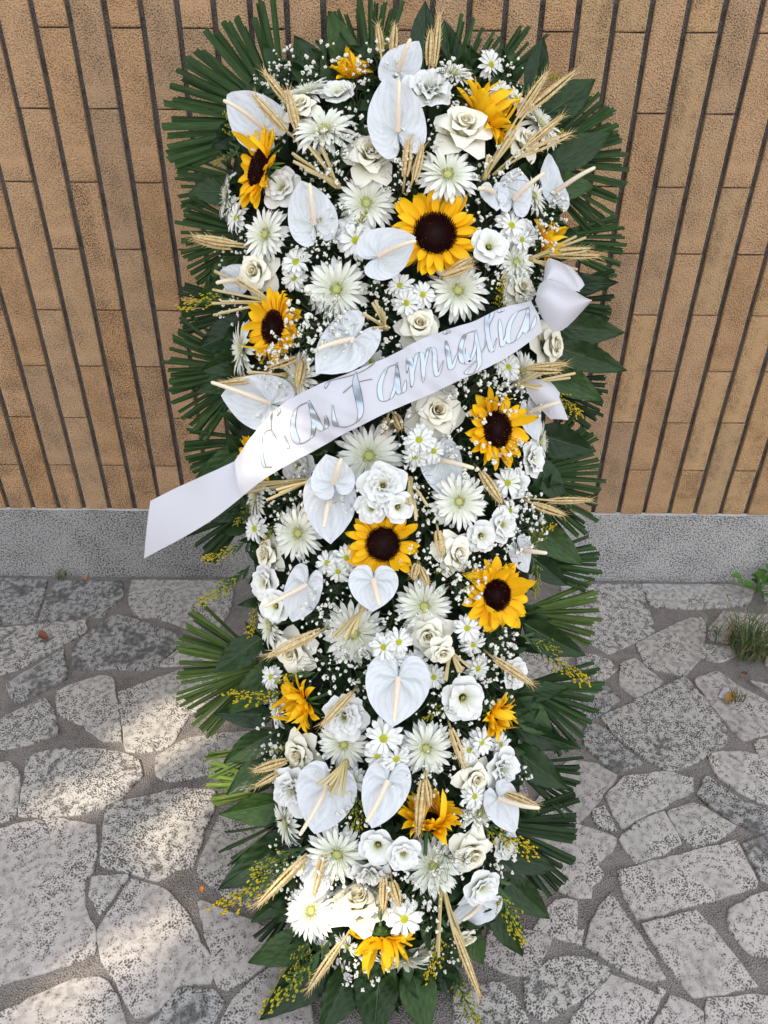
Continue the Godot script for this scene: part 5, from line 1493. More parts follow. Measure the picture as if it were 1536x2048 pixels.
	put("lisianthus", 4, "lisianthus", Vector3(-0.0013, 0.0342, 0.1848), Vector2(0, 0.15), 0.0338, 1.4937, "ruffled white lisianthus above the central sunflower", "lisianthus", "white lisianthus blooms in the spray")
	put("lisianthus", 1, "lisianthus", Vector3(0.0183, 0.0065, 0.1899), Vector2(0.2, -0.1), 0.022, 5.672, "open white lisianthus just above the central sunflower", "lisianthus", "white lisianthus blooms in the spray")
	put("lisianthus", 2, "lisianthus", Vector3(-0.0158, 0.0053, 0.1839), Vector2(-0.2, -0.2), 0.0236, 0.0041, "white lisianthus just above the central sunflower", "lisianthus", "white lisianthus blooms in the spray")
	put("lisianthus", 1, "lisianthus", Vector3(0.1322, -0.0327, 0.1466), Vector2(0.2, -0.1), 0.0229, 2.5458, "open white lisianthus above the lower-right sunflower", "lisianthus", "white lisianthus blooms in the spray")
	put("lisianthus", 2, "lisianthus", Vector3(0.1631, -0.018, 0.1275), Vector2(0.4, 0), 0.0257, 1.7492, "white lisianthus above the lower-right sunflower", "lisianthus", "white lisianthus blooms in the spray")
	put("lisianthus", 1, "lisianthus", Vector3(0.1071, -0.2522, 0.1523), Vector2(0.15, -0.1), 0.0327, 2.5751, "open white lisianthus just above left of the half-closed sunflower", "lisianthus", "white lisianthus blooms in the spray")
	put("lisianthus", 0, "lisianthus", Vector3(-0.0079, -0.4378, 0.1839), Vector2(-0.1, -0.1), 0.0272, 0.7227, "open white lisianthus below left of the wheat-crossed sunflower", "lisianthus", "white lisianthus blooms in the spray")
	put("lisianthus", 3, "lisianthus", Vector3(0.0247, -0.4436, 0.1947), Vector2(0.1, -0.1), 0.0248, 5.221, "white lisianthus just below left of the wheat-crossed sunflower", "lisianthus", "white lisianthus blooms in the spray")
	put("lisianthus", 4, "lisianthus", Vector3(0.1634, -0.3569, 0.1208), Vector2(0.4, -0.1), 0.0313, 2.348, "ruffled white lisianthus just below the half-closed sunflower", "lisianthus", "white lisianthus blooms in the spray")
	put("lisianthus", 3, "lisianthus", Vector3(0.1351, -0.5211, 0.1236), Vector2(0.3, -0.2), 0.0304, 0.2265, "white lisianthus below right of the wheat-crossed sunflower", "lisianthus", "white lisianthus blooms in the spray")
	put("lisianthus", 2, "lisianthus", Vector3(-0.1678, -0.1002, 0.1015), Vector2(-0.5, 0), 0.0287, 3.8532, "white lisianthus below right of the ribbon tail", "lisianthus", "white lisianthus blooms in the spray")
	put("lisianthus", 1, "lisianthus", Vector3(-0.15, -0.1305, 0.127), Vector2(-0.4, 0), 0.0257, 0.5955, "open white lisianthus above the ragged left sunflower", "lisianthus", "white lisianthus blooms in the spray")
	put("lisianthus", 4, "lisianthus", Vector3(-0.1234, -0.384, 0.1288), Vector2(-0.35, -0.1), 0.0373, 3.424, "ruffled white lisianthus below the ragged left sunflower", "lisianthus", "white lisianthus blooms in the spray")
	put("lisianthus", 5, "lisianthus", Vector3(-0.0524, -0.2743, 0.161), Vector2(-0.15, -0.1), 0.0346, 2.1313, "ruffled white lisianthus just right of the ragged left sunflower", "lisianthus", "white lisianthus blooms in the spray")
	put("lisianthus", 2, "lisianthus", Vector3(-0.1184, 0.0641, 0.1234), Vector2(-0.3, 0), 0.0258, 3.648, "white lisianthus just right of the ribbon-covered sunflower", "lisianthus", "white lisianthus blooms in the spray")
	put("lisianthus", 3, "lisianthus", Vector3(0.2111, 0.0761, 0.0905), Vector2(0.6, 0), 0.0298, 6.0181, "white lisianthus just below right of the oval-disc sunflower", "lisianthus", "white lisianthus blooms in the spray")
	put("lisianthus", 4, "lisianthus", Vector3(0.1868, 0.0395, 0.1111), Vector2(0.5, 0), 0.0237, 5.1403, "ruffled white lisianthus below the oval-disc sunflower", "lisianthus", "white lisianthus blooms in the spray")
	put("lisianthus", 5, "lisianthus", Vector3(-0.0188, -0.4806, 0.1626), Vector2(0, -0.5), 0.0293, 2.632, "ruffled white lisianthus above the drooping bottom sunflower", "lisianthus", "white lisianthus blooms in the spray")
	put("lisianthus", 4, "lisianthus", Vector3(0.1974, 0.3892, 0.1183), Vector2(0.4, 0.1), 0.022, 5.1056, "ruffled white lisianthus just above left of the small sunflower above the bow", "lisianthus", "white lisianthus blooms in the spray")
	put("lisianthus", 5, "lisianthus", Vector3(-0.0427, 0.3757, 0.1519), Vector2(-0.1, 0.1), 0.0296, 4.0336, "ruffled white lisianthus left of the largest sunflower", "lisianthus", "white lisianthus blooms in the spray")
	put("lisianthus", 2, "lisianthus", Vector3(0.1884, -0.2326, 0.0806), Vector2(0.4609, -0.0566), 0.0252, 2.3201, "white lisianthus just above right of the half-closed sunflower", "lisianthus", "white lisianthus blooms in the spray")
	put("lisianthus", 3, "lisianthus", Vector3(0.1748, -0.4808, 0.0797), Vector2(0.4625, -0.0367), 0.0252, 0.8925, "white lisianthus right of the wheat-crossed sunflower", "lisianthus", "white lisianthus blooms in the spray")
	# small daisies
	put("daisy", 0, "daisy", Vector3(-0.1195, 0.3389, 0.1506), Vector2(-0.2, 0.15), 0.0252, 3.7425, "small white daisy above the speckled left sunflower", "daisy", "small white daisies in the spray")
	put("daisy", 1, "daisy", Vector3(-0.1229, 0.3196, 0.1448), Vector2(-0.2, -0.3), 0.0214, 3.541, "small white daisy just above the speckled left sunflower", "daisy", "small white daisies in the spray")
	put("daisy", 2, "daisy", Vector3(0.0213, 0.3013, 0.1698), Vector2(-0.1, 0.2), 0.0209, 6.0113, "small white daisy below left of the largest sunflower", "daisy", "small white daisies in the spray")
	put("daisy", 3, "daisy", Vector3(0.0514, 0.2898, 0.168), Vector2(0.2, 0), 0.0217, 6.079, "small white daisy below the largest sunflower", "daisy", "small white daisies in the spray")
	put("daisy", 4, "daisy", Vector3(0.0293, 0.2782, 0.1715), Vector2(0, -0.2), 0.0224, 3.8221, "small white daisy above right of the letter F", "daisy", "small white daisies in the spray")
	put("daisy", 5, "daisy", Vector3(-0.0374, 0.3621, 0.1675), Vector2(-0.1, 0), 0.0287, 2.205, "small white daisy left of the largest sunflower", "daisy", "small white daisies in the spray")
	put("daisy", 6, "daisy", Vector3(0.0463, 0.0952, 0.178), Vector2(0, 0.1), 0.0245, 5.611, "small white daisy below right of the letter F", "daisy", "small white daisies in the spray")
	put("daisy", 7, "daisy", Vector3(0.0412, 0.0744, 0.1735), Vector2(-0.1, -0.4), 0.0216, 0.006, "small white daisy left of the oval-disc sunflower", "daisy", "small white daisies in the spray")
	put("daisy", 8, "daisy", Vector3(0.0656, 0.0817, 0.1655), Vector2(0.3, -0.1), 0.021, 0.6777, "small white daisy above right of the central sunflower", "daisy", "small white daisies in the spray")
	put("daisy", 9, "daisy", Vector3(-0.0762, -0.0688, 0.1576), Vector2(-0.3, 0.1), 0.0203, 3.5533, "small white daisy left of the central sunflower", "daisy", "small white daisies in the spray")
	put("daisy", 10, "daisy", Vector3(-0.051, -0.0617, 0.1639), Vector2(0.2, 0.1), 0.021, 3.8633, "small white daisy just left of the central sunflower", "daisy", "small white daisies in the spray")
	put("daisy", 11, "daisy", Vector3(-0.0617, -0.0792, 0.1633), Vector2(0, -0.3), 0.0202, 0.8836, "small white daisy just below left of the central sunflower", "daisy", "small white daisies in the spray")
	put("daisy", 12, "daisy", Vector3(0.1703, 0.0402, 0.1303), Vector2(0.3, 0), 0.0257, 3.953, "small white daisy below the oval-disc sunflower", "daisy", "small white daisies in the spray")
	put("daisy", 13, "daisy", Vector3(0, -0.1765, 0.1898), Vector2(-0.2, 0), 0.022, 5.5972, "small white daisy just above the big heart anthurium", "daisy", "small white daisies in the spray")
	put("daisy", 14, "daisy", Vector3(0.019, -0.1699, 0.1899), Vector2(0.2, 0.1), 0.0212, 2.3603, "small white daisy below the central sunflower", "daisy", "small white daisies in the spray")
	put("daisy", 15, "daisy", Vector3(0.0118, -0.1931, 0.185), Vector2(0, -0.4), 0.0206, 2.711, "small white daisy above right of the ragged left sunflower", "daisy", "small white daisies in the spray")
	put("daisy", 16, "daisy", Vector3(0.1116, -0.156, 0.161), Vector2(0.1, 0), 0.0226, 1.4214, "small white daisy just below left of the lower-right sunflower", "daisy", "small white daisies in the spray")
	put("daisy", 17, "daisy", Vector3(0.1211, -0.1796, 0.1487), Vector2(0.2, -0.4), 0.0213, 1.8306, "small white daisy above the half-closed sunflower", "daisy", "small white daisies in the spray")
	put("daisy", 18, "daisy", Vector3(-0.0007, -0.2955, 0.1895), Vector2(0, 0), 0.0288, 6.107, "small white daisy just below the big heart anthurium", "daisy", "small white daisies in the spray")
	put("daisy", 19, "daisy", Vector3(-0.0079, -0.3224, 0.1788), Vector2(-0.2, -0.3), 0.0245, 2.385, "small white daisy below the big heart anthurium", "daisy", "small white daisies in the spray")
	put("daisy", 20, "daisy", Vector3(0.0158, -0.3247, 0.18), Vector2(0.2, -0.3), 0.0245, 6.036, "small white daisy above left of the wheat-crossed sunflower", "daisy", "small white daisies in the spray")
	put("daisy", 21, "daisy", Vector3(0.0265, -0.5388, 0.1744), Vector2(0.15, 0), 0.0292, 5.7383, "small white daisy just above right of the drooping bottom sunflower", "daisy", "small white daisies in the spray")
	put("daisy", 22, "daisy", Vector3(0.1658, 0.5966, 0.1053), Vector2(-0.1, 0.4), 0.0205, 3.7417, "small white daisy just above right of the sideways sunflower", "daisy", "small white daisies in the spray")
	put("daisy", 23, "daisy", Vector3(0.1863, 0.5886, 0.1016), Vector2(0.4, 0.3), 0.0214, 1.6317, "small white daisy above the small sunflower above the bow", "daisy", "small white daisies in the spray")
	put("daisy", 24, "daisy", Vector3(-0.2105, 0.421, 0.0938), Vector2(-0.6, 0.1), 0.0257, 6.1606, "small white daisy below left of the upper-left sunflower", "daisy", "small white daisies in the spray")
	put("daisy", 25, "daisy", Vector3(-0.2215, 0.443, 0.0781), Vector2(-0.7, 0.2), 0.0202, 3.1168, "small white daisy just below left of the upper-left sunflower", "daisy", "small white daisies in the spray")
	put("daisy", 26, "daisy", Vector3(0.1728, 0.3892, 0.1485), Vector2(0.3, 0.1), 0.026, 2.6093, "small white daisy just above left of the small sunflower above the bow", "daisy", "small white daisies in the spray")
	put("daisy", 27, "daisy", Vector3(0.1892, 0.3756, 0.1332), Vector2(0.4, -0.1), 0.0216, 2.0043, "small white daisy just left of the small sunflower above the bow", "daisy", "small white daisies in the spray")
	put("daisy", 28, "daisy", Vector3(0.1699, 0.198, 0.1412), Vector2(0.3, 0.1), 0.0223, 6.1813, "small white daisy above the oval-disc sunflower", "daisy", "small white daisies in the spray")
	put("daisy", 29, "daisy", Vector3(0.1745, 0.0014, 0.1216), Vector2(0.4, 0), 0.021, 3.0882, "small white daisy above the lower-right sunflower", "daisy", "small white daisies in the spray")
	put("daisy", 30, "daisy", Vector3(-0.05, -0.6115, 0.1115), Vector2(-0.4, -0.4), 0.0237, 1.7986, "small white daisy just left of the drooping bottom sunflower", "daisy", "small white daisies in the spray")
	put("daisy", 31, "daisy", Vector3(0.133, -0.3154, 0.1404), Vector2(0.4, 0.1), 0.0223, 2.9952, "small white daisy just below left of the half-closed sunflower", "daisy", "small white daisies in the spray")
	put("daisy", 32, "daisy", Vector3(0.1162, -0.3252, 0.1442), Vector2(0.1, 0.1), 0.0198, 0.7654, "small white daisy above right of the wheat-crossed sunflower", "daisy", "small white daisies in the spray")
	put("daisy", 33, "daisy", Vector3(-0.1096, -0.5018, 0.1142), Vector2(-0.4, 0), 0.0228, 3.9042, "small white daisy above left of the drooping bottom sunflower", "daisy", "small white daisies in the spray")
	put("daisy", 34, "daisy", Vector3(0.1227, -0.3871, 0.1469), Vector2(0.3, 0.1), 0.0213, 2.785, "small white daisy just above right of the wheat-crossed sunflower", "daisy", "small white daisies in the spray")
	put("daisy", 35, "daisy", Vector3(0.1635, -0.327, 0.1111), Vector2(0.5, 0.1), 0.0204, 1.8407, "small white daisy just below the half-closed sunflower", "daisy", "small white daisies in the spray")
	put("daisy", 36, "daisy", Vector3(0.1535, 0.6442, 0.0868), Vector2(0.399, -0.0978), 0.0242, 4.9091, "small white daisy above the sideways sunflower", "daisy", "small white daisies in the spray")
	put("daisy", 37, "daisy", Vector3(0.2323, 0.2926, 0.0921), Vector2(0.4561, 0.1604), 0.0208, 5.1923, "small white daisy just below left of the ribbon bow", "daisy", "small white daisies in the spray")
	put("daisy", 38, "daisy", Vector3(0.067, -0.2233, 0.1545), Vector2(0.1534, 0.0296), 0.0196, 0.0829, "small white daisy just above right of the big heart anthurium", "daisy", "small white daisies in the spray")
	put("daisy", 39, "daisy", Vector3(0.1291, -0.2154, 0.1331), Vector2(0.3214, -0.1362), 0.0216, 3.3445, "small white daisy just above the half-closed sunflower", "daisy", "small white daisies in the spray")
	put("daisy", 40, "daisy", Vector3(-0.0602, -0.672, 0.0655), Vector2(-0.4677, -0.1993), 0.0213, 1.7194, "small white daisy just below left of the drooping bottom sunflower", "daisy", "small white daisies in the spray")
	put("daisy", 41, "daisy", Vector3(-0.04, -0.3637, 0.1535), Vector2(-0.1661, 0.1846), 0.0212, 5.8734, "small white daisy below right of the ragged left sunflower", "daisy", "small white daisies in the spray")
	put("daisy", 42, "daisy", Vector3(-0.1622, -0.2378, 0.0865), Vector2(-0.4663, 0.1866), 0.0209, 4.9104, "small white daisy just above left of the ragged left sunflower", "daisy", "small white daisies in the spray")
	put("daisy", 43, "daisy", Vector3(-0.0168, 0.202, 0.1594), Vector2(-0.0519, -0.0945), 0.0195, 1.5427, "small white daisy just above the letter F", "daisy", "small white daisies in the spray")
	put("daisy", 44, "daisy", Vector3(0.0411, -0.2042, 0.1584), Vector2(0.0819, 0.0831), 0.0227, 1.6811, "small white daisy above left of the half-closed sunflower", "daisy", "small white daisies in the spray")
	put("daisy", 45, "daisy", Vector3(-0.089, -0.6345, 0.0734), Vector2(-0.4672, -0.1261), 0.0228, 0.9719, "small white daisy left of the drooping bottom sunflower", "daisy", "small white daisies in the spray")
	put("daisy", 46, "daisy", Vector3(-0.1852, -0.0238, 0.087), Vector2(-0.4655, -0.0569), 0.0242, 6.2098, "small white daisy below the ribbon-covered sunflower", "daisy", "small white daisies in the spray")
	# anthuriums
	anthurium(0, Vector3(-0.1678, 0.5348, 0.124), Vector3(-0.2143, 0.5817, 0.1051), Vector3(-0.1674, 0.5333, 0.127), Vector3(-0.2169, 0.5593, 0.146), 0.0565, Vector2(-0.35, 0.2), true, "white anthurium just above the upper-left sunflower")
	anthurium(1, Vector3(0.0177, 0.499, 0.1879), Vector3(0.0035, 0.5645, 0.1879), Vector3(0.0176, 0.4975, 0.1909), Vector3(0.0192, 0.5496, 0.2099), 0.0579, Vector2(0, 0.15), true, "white anthurium just below right of the topmost sunflower")
	anthurium(2, Vector3(0.02, 0.6083, 0.1343), Vector3(0.0467, 0.6473, 0.1343), Vector3(0.0199, 0.6065, 0.1373), Vector3(0.0351, 0.6362, 0.1563), 0.042, Vector2(0.05, 0.2), true, "white anthurium right of the topmost sunflower")
	anthurium(3, Vector3(-0.094, 0.3867, 0.1624), Vector3(-0.1092, 0.4387, 0.1624), Vector3(-0.0937, 0.3856, 0.1654), Vector3(-0.0973, 0.4291, 0.1844), 0.0506, Vector2(-0.1, 0.05), true, "white anthurium below right of the upper-left sunflower")
	anthurium(4, Vector3(-0.0065, 0.3313, 0.1997), Vector3(0.0387, 0.3497, 0.1997), Vector3(-0.0065, 0.3303, 0.2027), Vector3(0.0386, 0.3417, 0.2217), 0.0525, Vector2(0, 0.1), true, "white anthurium just left of the largest sunflower")
	anthurium(5, Vector3(-0.0406, 0.2267, 0.1874), Vector3(-0.0851, 0.1809, 0.1874), Vector3(-0.0405, 0.226, 0.1904), Vector3(-0.0833, 0.2089, 0.2094), 0.0532, Vector2(-0.1, 0), true, "white anthurium just above left of the letter F")
	anthurium(6, Vector3(-0.1558, 0.1476, 0.1442), Vector3(-0.2203, 0.1607, 0.1253), Vector3(-0.1553, 0.1472, 0.1472), Vector3(-0.2288, 0.1726, 0.1662), 0.0584, Vector2(-0.4, 0), true, "white anthurium above the ribbon-covered sunflower")
	anthurium(7, Vector3(-0.0659, 0.0378, 0.1915), Vector3(-0.0751, 0.0735, 0.1915), Vector3(-0.0657, 0.0377, 0.1945), Vector3(-0.0549, 0.0664, 0.2135), 0.0435, Vector2(-0.1, 0.05), true, "white anthurium right of the ribbon-covered sunflower")
	anthurium(8, Vector3(-0.072, 0.0213, 0.1697), Vector3(-0.0695, -0.039, 0.1697), Vector3(-0.0718, 0.0213, 0.1727), Vector3(-0.0783, -0.0183, 0.1917), 0.0541, Vector2(-0.1, -0.05), true, "white anthurium above left of the central sunflower")
	anthurium(9, Vector3(-0.0136, -0.0881, 0.199), Vector3(-0.0148, -0.126, 0.199), Vector3(-0.0136, -0.0878, 0.202), Vector3(-0.0063, -0.1165, 0.221), 0.0488, Vector2(0, 0), true, "white anthurium just below the central sunflower")
	anthurium(10, Vector3(0.0758, 0.0704, 0.154), Vector3(0.0886, 0.0161, 0.154), Vector3(0.0756, 0.0702, 0.157), Vector3(0.1173, 0.0583, 0.176), 0.0432, Vector2(0.1, 0), true, "white anthurium below left of the oval-disc sunflower")
	anthurium(11, Vector3(-0.1054, -0.0986, 0.1559), Vector3(-0.1229, -0.1472, 0.137), Vector3(-0.1051, -0.0984, 0.1589), Vector3(-0.1567, -0.1243, 0.1779), 0.0411, Vector2(-0.35, -0.05), true, "white anthurium above the ragged left sunflower")
	anthurium(12, Vector3(0.0183, -0.217, 0.1899), Vector3(0.0115, -0.2774, 0.1899), Vector3(0.0182, -0.2163, 0.1929), Vector3(0.0128, -0.2659, 0.2119), 0.0635, Vector2(0, -0.05), true, "big white heart-shaped anthurium with a straight cream spadix, largest anthurium")
	anthurium(13, Vector3(-0.0759, -0.3683, 0.1614), Vector3(-0.0905, -0.4253, 0.1614), Vector3(-0.0757, -0.3672, 0.1644), Vector3(-0.1098, -0.4223, 0.1834), 0.0623, Vector2(-0.15, -0.1), true, "white anthurium below the ragged left sunflower")
	anthurium(14, Vector3(0.0046, -0.3552, 0.1797), Vector3(-0.0147, -0.41, 0.1797), Vector3(0.0046, -0.3541, 0.1827), Vector3(-0.022, -0.3978, 0.2017), 0.0469, Vector2(-0.05, -0.1), true, "white anthurium just left of the wheat-crossed sunflower")
	anthurium(15, Vector3(0.1586, -0.3951, 0.1345), Vector3(0.1786, -0.4412, 0.1157), Vector3(0.1581, -0.394, 0.1375), Vector3(0.208, -0.3984, 0.1565), 0.039, Vector2(0.4, -0.1), true, "white anthurium right of the wheat-crossed sunflower")
	anthurium(16, Vector3(0.1476, 0.4313, 0.1586), Vector3(0.1507, 0.4058, 0.1586), Vector3(0.1471, 0.43, 0.1616), Vector3(0.1253, 0.4261, 0.1806), 0.0303, Vector2(0.2, 0.1), true, "white anthurium above left of the small sunflower above the bow")
	anthurium(17, Vector3(0.1764, 0.4264, 0.1473), Vector3(0.1842, 0.4747, 0.1284), Vector3(0.1759, 0.4252, 0.1503), Vector3(0.2121, 0.4502, 0.1693), 0.0395, Vector2(0.35, 0.2), true, "white anthurium below right of the sideways sunflower")
	anthurium(18, Vector3(0.2452, 0.4601, 0.086), Vector3(0.2369, 0.5177, 0.0671), Vector3(0.2445, 0.4588, 0.089), Vector3(0.2961, 0.4849, 0.108), 0.0345, Vector2(0.45, 0.2), true, "white anthurium above the small sunflower above the bow")
	anthurium(19, Vector3(-0.2035, 0.3287, 0.1007), Vector3(-0.2316, 0.344, 0.0818), Vector3(-0.2029, 0.3278, 0.1037), Vector3(-0.2322, 0.3193, 0.1227), 0.034, Vector2(-0.5, 0.1), true, "white anthurium above left of the speckled left sunflower")
	anthurium(20, Vector3(0.2057, 0.1419, 0.1041), Vector3(0.2161, 0.1048, 0.0852), Vector3(0.2051, 0.1415, 0.1071), Vector3(0.2419, 0.1522, 0.1261), 0.0308, Vector2(0.55, 0), true, "white anthurium just right of the oval-disc sunflower")
	anthurium(21, Vector3(0.192, -0.0533, 0.1013), Vector3(0.2049, -0.085, 0.0824), Vector3(0.1915, -0.0532, 0.1043), Vector3(0.2251, -0.0571, 0.1233), 0.0309, Vector2(0.55, 0), true, "white anthurium just above right of the lower-right sunflower")
	anthurium(22, Vector3(0.1394, -0.562, 0.0898), Vector3(0.0906, -0.5918, 0.0898), Vector3(0.139, -0.5604, 0.0928), Vector3(0.1113, -0.5733, 0.1118), 0.0489, Vector2(0.2, -0.3), true, "white anthurium right of the drooping bottom sunflower")
	anthurium(23, Vector3(-0.0888, -0.498, 0.1281), Vector3(-0.1006, -0.5373, 0.1281), Vector3(0, 0, 0), Vector3(0, 0, 0), 0.0322, Vector2(-0.3, -0.2), false, "half-hidden white petal-like anthurium above left of the drooping bottom sunflower")
	# wheat
	wheat(0, Vector3(-0.1305, 0.5605, 0.1386), Vector3(-0.1643, 0.6006, 0.1466), Vector3(-0.0984, 0.4981, 0.1368), "wheat ear pointing up left left of the topmost sunflower")
	wheat(1, Vector3(-0.133, 0.5171, 0.1512), Vector3(-0.1744, 0.5603, 0.1592), Vector3(-0.1162, 0.5078, 0.131), "wheat ear pointing up left above the upper-left sunflower")
	wheat(2, Vector3(-0.1175, 0.5172, 0.1566), Vector3(-0.1293, 0.5641, 0.1646), Vector3(-0.1176, 0.5009, 0.1309), "wheat ear pointing up above right of the upper-left sunflower")
	wheat(3, Vector3(-0.0035, 0.6404, 0.1243), Vector3(-0.009, 0.6743, 0.1323), Vector3(-0.0014, 0.6005, 0.1198), "wheat ear pointing up just above right of the topmost sunflower")
	wheat(4, Vector3(0.0118, 0.6321, 0.129), Vector3(0.0151, 0.67, 0.137), Vector3(0.0028, 0.6004, 0.12), "wheat ear pointing up above left of the sideways sunflower")
	wheat(5, Vector3(0.0621, 0.6164, 0.1345), Vector3(0.0643, 0.6583, 0.1425), Vector3(0.0625, 0.6063, 0.1157), "wheat ear pointing up right of the topmost sunflower")
	wheat(6, Vector3(0.069, 0.6151, 0.1344), Vector3(0.0753, 0.6803, 0.1424), Vector3(0.0659, 0.602, 0.1172), "wheat ear pointing up above the largest sunflower")
	wheat(7, Vector3(0.1849, 0.5464, 0.1339), Vector3(0.2232, 0.6012, 0.1419), Vector3(0.1364, 0.4629, 0.1355), "wheat ear pointing up right above right of the sideways sunflower")
	wheat(8, Vector3(0.1928, 0.552, 0.1284), Vector3(0.2602, 0.6043, 0.1364), Vector3(0.1393, 0.4605, 0.1346), "wheat ear pointing up right right of the sideways sunflower")
	wheat(9, Vector3(0.1977, 0.504, 0.139), Vector3(0.2426, 0.5397, 0.147), Vector3(0.1501, 0.4661, 0.1313), "wheat ear pointing up right above the small sunflower above the bow")
	wheat(10, Vector3(0.1945, 0.4917, 0.1418), Vector3(0.2528, 0.5137, 0.1498), Vector3(0.1537, 0.4667, 0.1301), "wheat ear pointing up right above right of the largest sunflower")
	wheat(11, Vector3(0.0276, 0.4423, 0.1828), Vector3(0.0326, 0.4858, 0.1908), Vector3(0.0258, 0.4334, 0.1518), "wheat ear pointing up below left of the sideways sunflower")
	wheat(12, Vector3(0.0395, 0.4359, 0.1823), Vector3(0.0503, 0.4782, 0.1903), Vector3(0.0298, 0.4301, 0.1517), "wheat ear pointing up below right of the topmost sunflower")
	wheat(13, Vector3(-0.2092, 0.3763, 0.1152), Vector3(-0.2648, 0.3833, 0.1232), Vector3(-0.1905, 0.3781, 0.102), "wheat ear pointing left below left of the upper-left sunflower")
	wheat(14, Vector3(-0.2161, 0.3743, 0.1088), Vector3(-0.2636, 0.3814, 0.1168), Vector3(-0.1904, 0.3752, 0.1021), "wheat ear pointing left above left of the speckled left sunflower")
	wheat(15, Vector3(0.239, 0.3634, 0.1077), Vector3(0.3004, 0.3593, 0.1157), Vector3(0.2117, 0.3595, 0.1023), "wheat ear pointing right just right of the small sunflower above the bow")
	wheat(16, Vector3(0.2336, 0.3644, 0.1129), Vector3(0.2863, 0.3673, 0.1209), Vector3(0.2117, 0.3623, 0.1024), "wheat ear pointing right just above the ribbon bow")
	wheat(17, Vector3(0.0875, 0.3174, 0.176), Vector3(0.115, 0.3326, 0.184), Vector3(0.0763, 0.3188, 0.1472), "wheat ear pointing up right just below right of the largest sunflower")
	wheat(18, Vector3(0.0781, 0.3116, 0.1776), Vector3(0.1162, 0.3229, 0.1856), Vector3(0.0736, 0.316, 0.1476), "wheat ear pointing right just below right of the largest sunflower")
	wheat(19, Vector3(-0.118, 0.2065, 0.1641), Vector3(-0.1516, 0.1922, 0.1721), Vector3(-0.1087, 0.2188, 0.1369), "wheat ear pointing left just below the speckled left sunflower")
	wheat(20, Vector3(-0.1083, 0.2019, 0.167), Vector3(-0.1141, 0.1651, 0.175), Vector3(-0.1087, 0.2188, 0.1369), "wheat ear pointing down just below right of the speckled left sunflower")
	wheat(21, Vector3(-0.17, 0.1837, 0.141), Vector3(-0.2176, 0.1755, 0.149), Vector3(-0.1375, 0.1889, 0.127), "wheat ear pointing left below left of the speckled left sunflower")
	wheat(22, Vector3(0.004, 0.1259, 0.165), Vector3(0, 0.1038, 0.172), Vector3(0.0081, 0.1383, 0.152), "wheat ear pointing down just below right of the letter F")
	wheat(23, Vector3(0.0147, 0.1299, 0.165), Vector3(0.0226, 0.1104, 0.172), Vector3(0.0081, 0.1383, 0.152), "wheat ear pointing down right just below right of the letter F")
	wheat(24, Vector3(0.1974, 0.1988, 0.1336), Vector3(0.2493, 0.2027, 0.1416), Vector3(0.1843, 0.1984, 0.1129), "wheat ear pointing right below the ribbon bow")
	wheat(25, Vector3(0.1958, 0.1958, 0.1344), Vector3(0.2409, 0.193, 0.1424), Vector3(0.1844, 0.197, 0.1128), "wheat ear pointing right above right of the oval-disc sunflower")
	wheat(26, Vector3(0.1304, 0.0538, 0.1614), Vector3(0.156, 0.0133, 0.1694), Vector3(0.1242, 0.0662, 0.134), "wheat ear pointing down right below the oval-disc sunflower")
	wheat(27, Vector3(0.2403, 0.0161, 0.068), Vector3(0.3012, 0.0175, 0.076), Vector3(0.194, 0.0214, 0.0979), "wheat ear pointing right below right of the oval-disc sunflower")
	wheat(28, Vector3(0.2107, 0.0113, 0.1075), Vector3(0.2527, -0.0042, 0.1155), Vector3(0.194, 0.02, 0.0978), "wheat ear pointing right above right of the lower-right sunflower")
	wheat(29, Vector3(0.0715, -0.0251, 0.1773), Vector3(0.0762, -0.0565, 0.1853), Vector3(0.0709, -0.0143, 0.1469), "wheat ear pointing down right of the central sunflower")
	wheat(30, Vector3(0.0488, -0.0739, 0.1807), Vector3(0.0576, -0.0942, 0.1887), Vector3(0.0462, -0.0652, 0.1502), "wheat ear pointing down right just below right of the central sunflower")
	wheat(31, Vector3(0.0435, -0.0685, 0.1818), Vector3(0.0379, -0.0876, 0.1898), Vector3(0.0462, -0.0639, 0.1502), "wheat ear pointing down just below right of the central sunflower")
	wheat(32, Vector3(-0.0857, -0.1594, 0.165), Vector3(-0.1528, -0.1914, 0.173), Vector3(-0.0741, -0.1552, 0.1391), "wheat ear pointing down left above the ragged left sunflower")
	wheat(33, Vector3(-0.0424, -0.2397, 0.1768), Vector3(-0.0814, -0.2798, 0.1848), Vector3(-0.0368, -0.2371, 0.1473), "wheat ear pointing down left just right of the ragged left sunflower")
	wheat(34, Vector3(0.1522, -0.2015, 0.1407), Vector3(0.2014, -0.234, 0.1487), Vector3(0.1398, -0.1929, 0.1202), "wheat ear pointing down right just above right of the half-closed sunflower")
	wheat(35, Vector3(-0.1363, -0.3462, 0.1258), Vector3(-0.1794, -0.3574, 0.1338), Vector3(-0.1244, -0.3448, 0.1083), "wheat ear pointing left below left of the ragged left sunflower")
	wheat(36, Vector3(-0.1379, -0.3594, 0.1238), Vector3(-0.177, -0.3788, 0.1318), Vector3(-0.1244, -0.3505, 0.1082), "wheat ear pointing down left below left of the ragged left sunflower")
	wheat(37, Vector3(0.0892, -0.2889, 0.1714), Vector3(0.1057, -0.3355, 0.1794), Vector3(0.0877, -0.2849, 0.1416), "wheat ear pointing down just below left of the half-closed sunflower")
	wheat(38, Vector3(0.0514, -0.3547, 0.1809), Vector3(0.0445, -0.4213, 0.1889), Vector3(0.0558, -0.3441, 0.1491), "wheat ear pointing down just above left of the wheat-crossed sunflower")
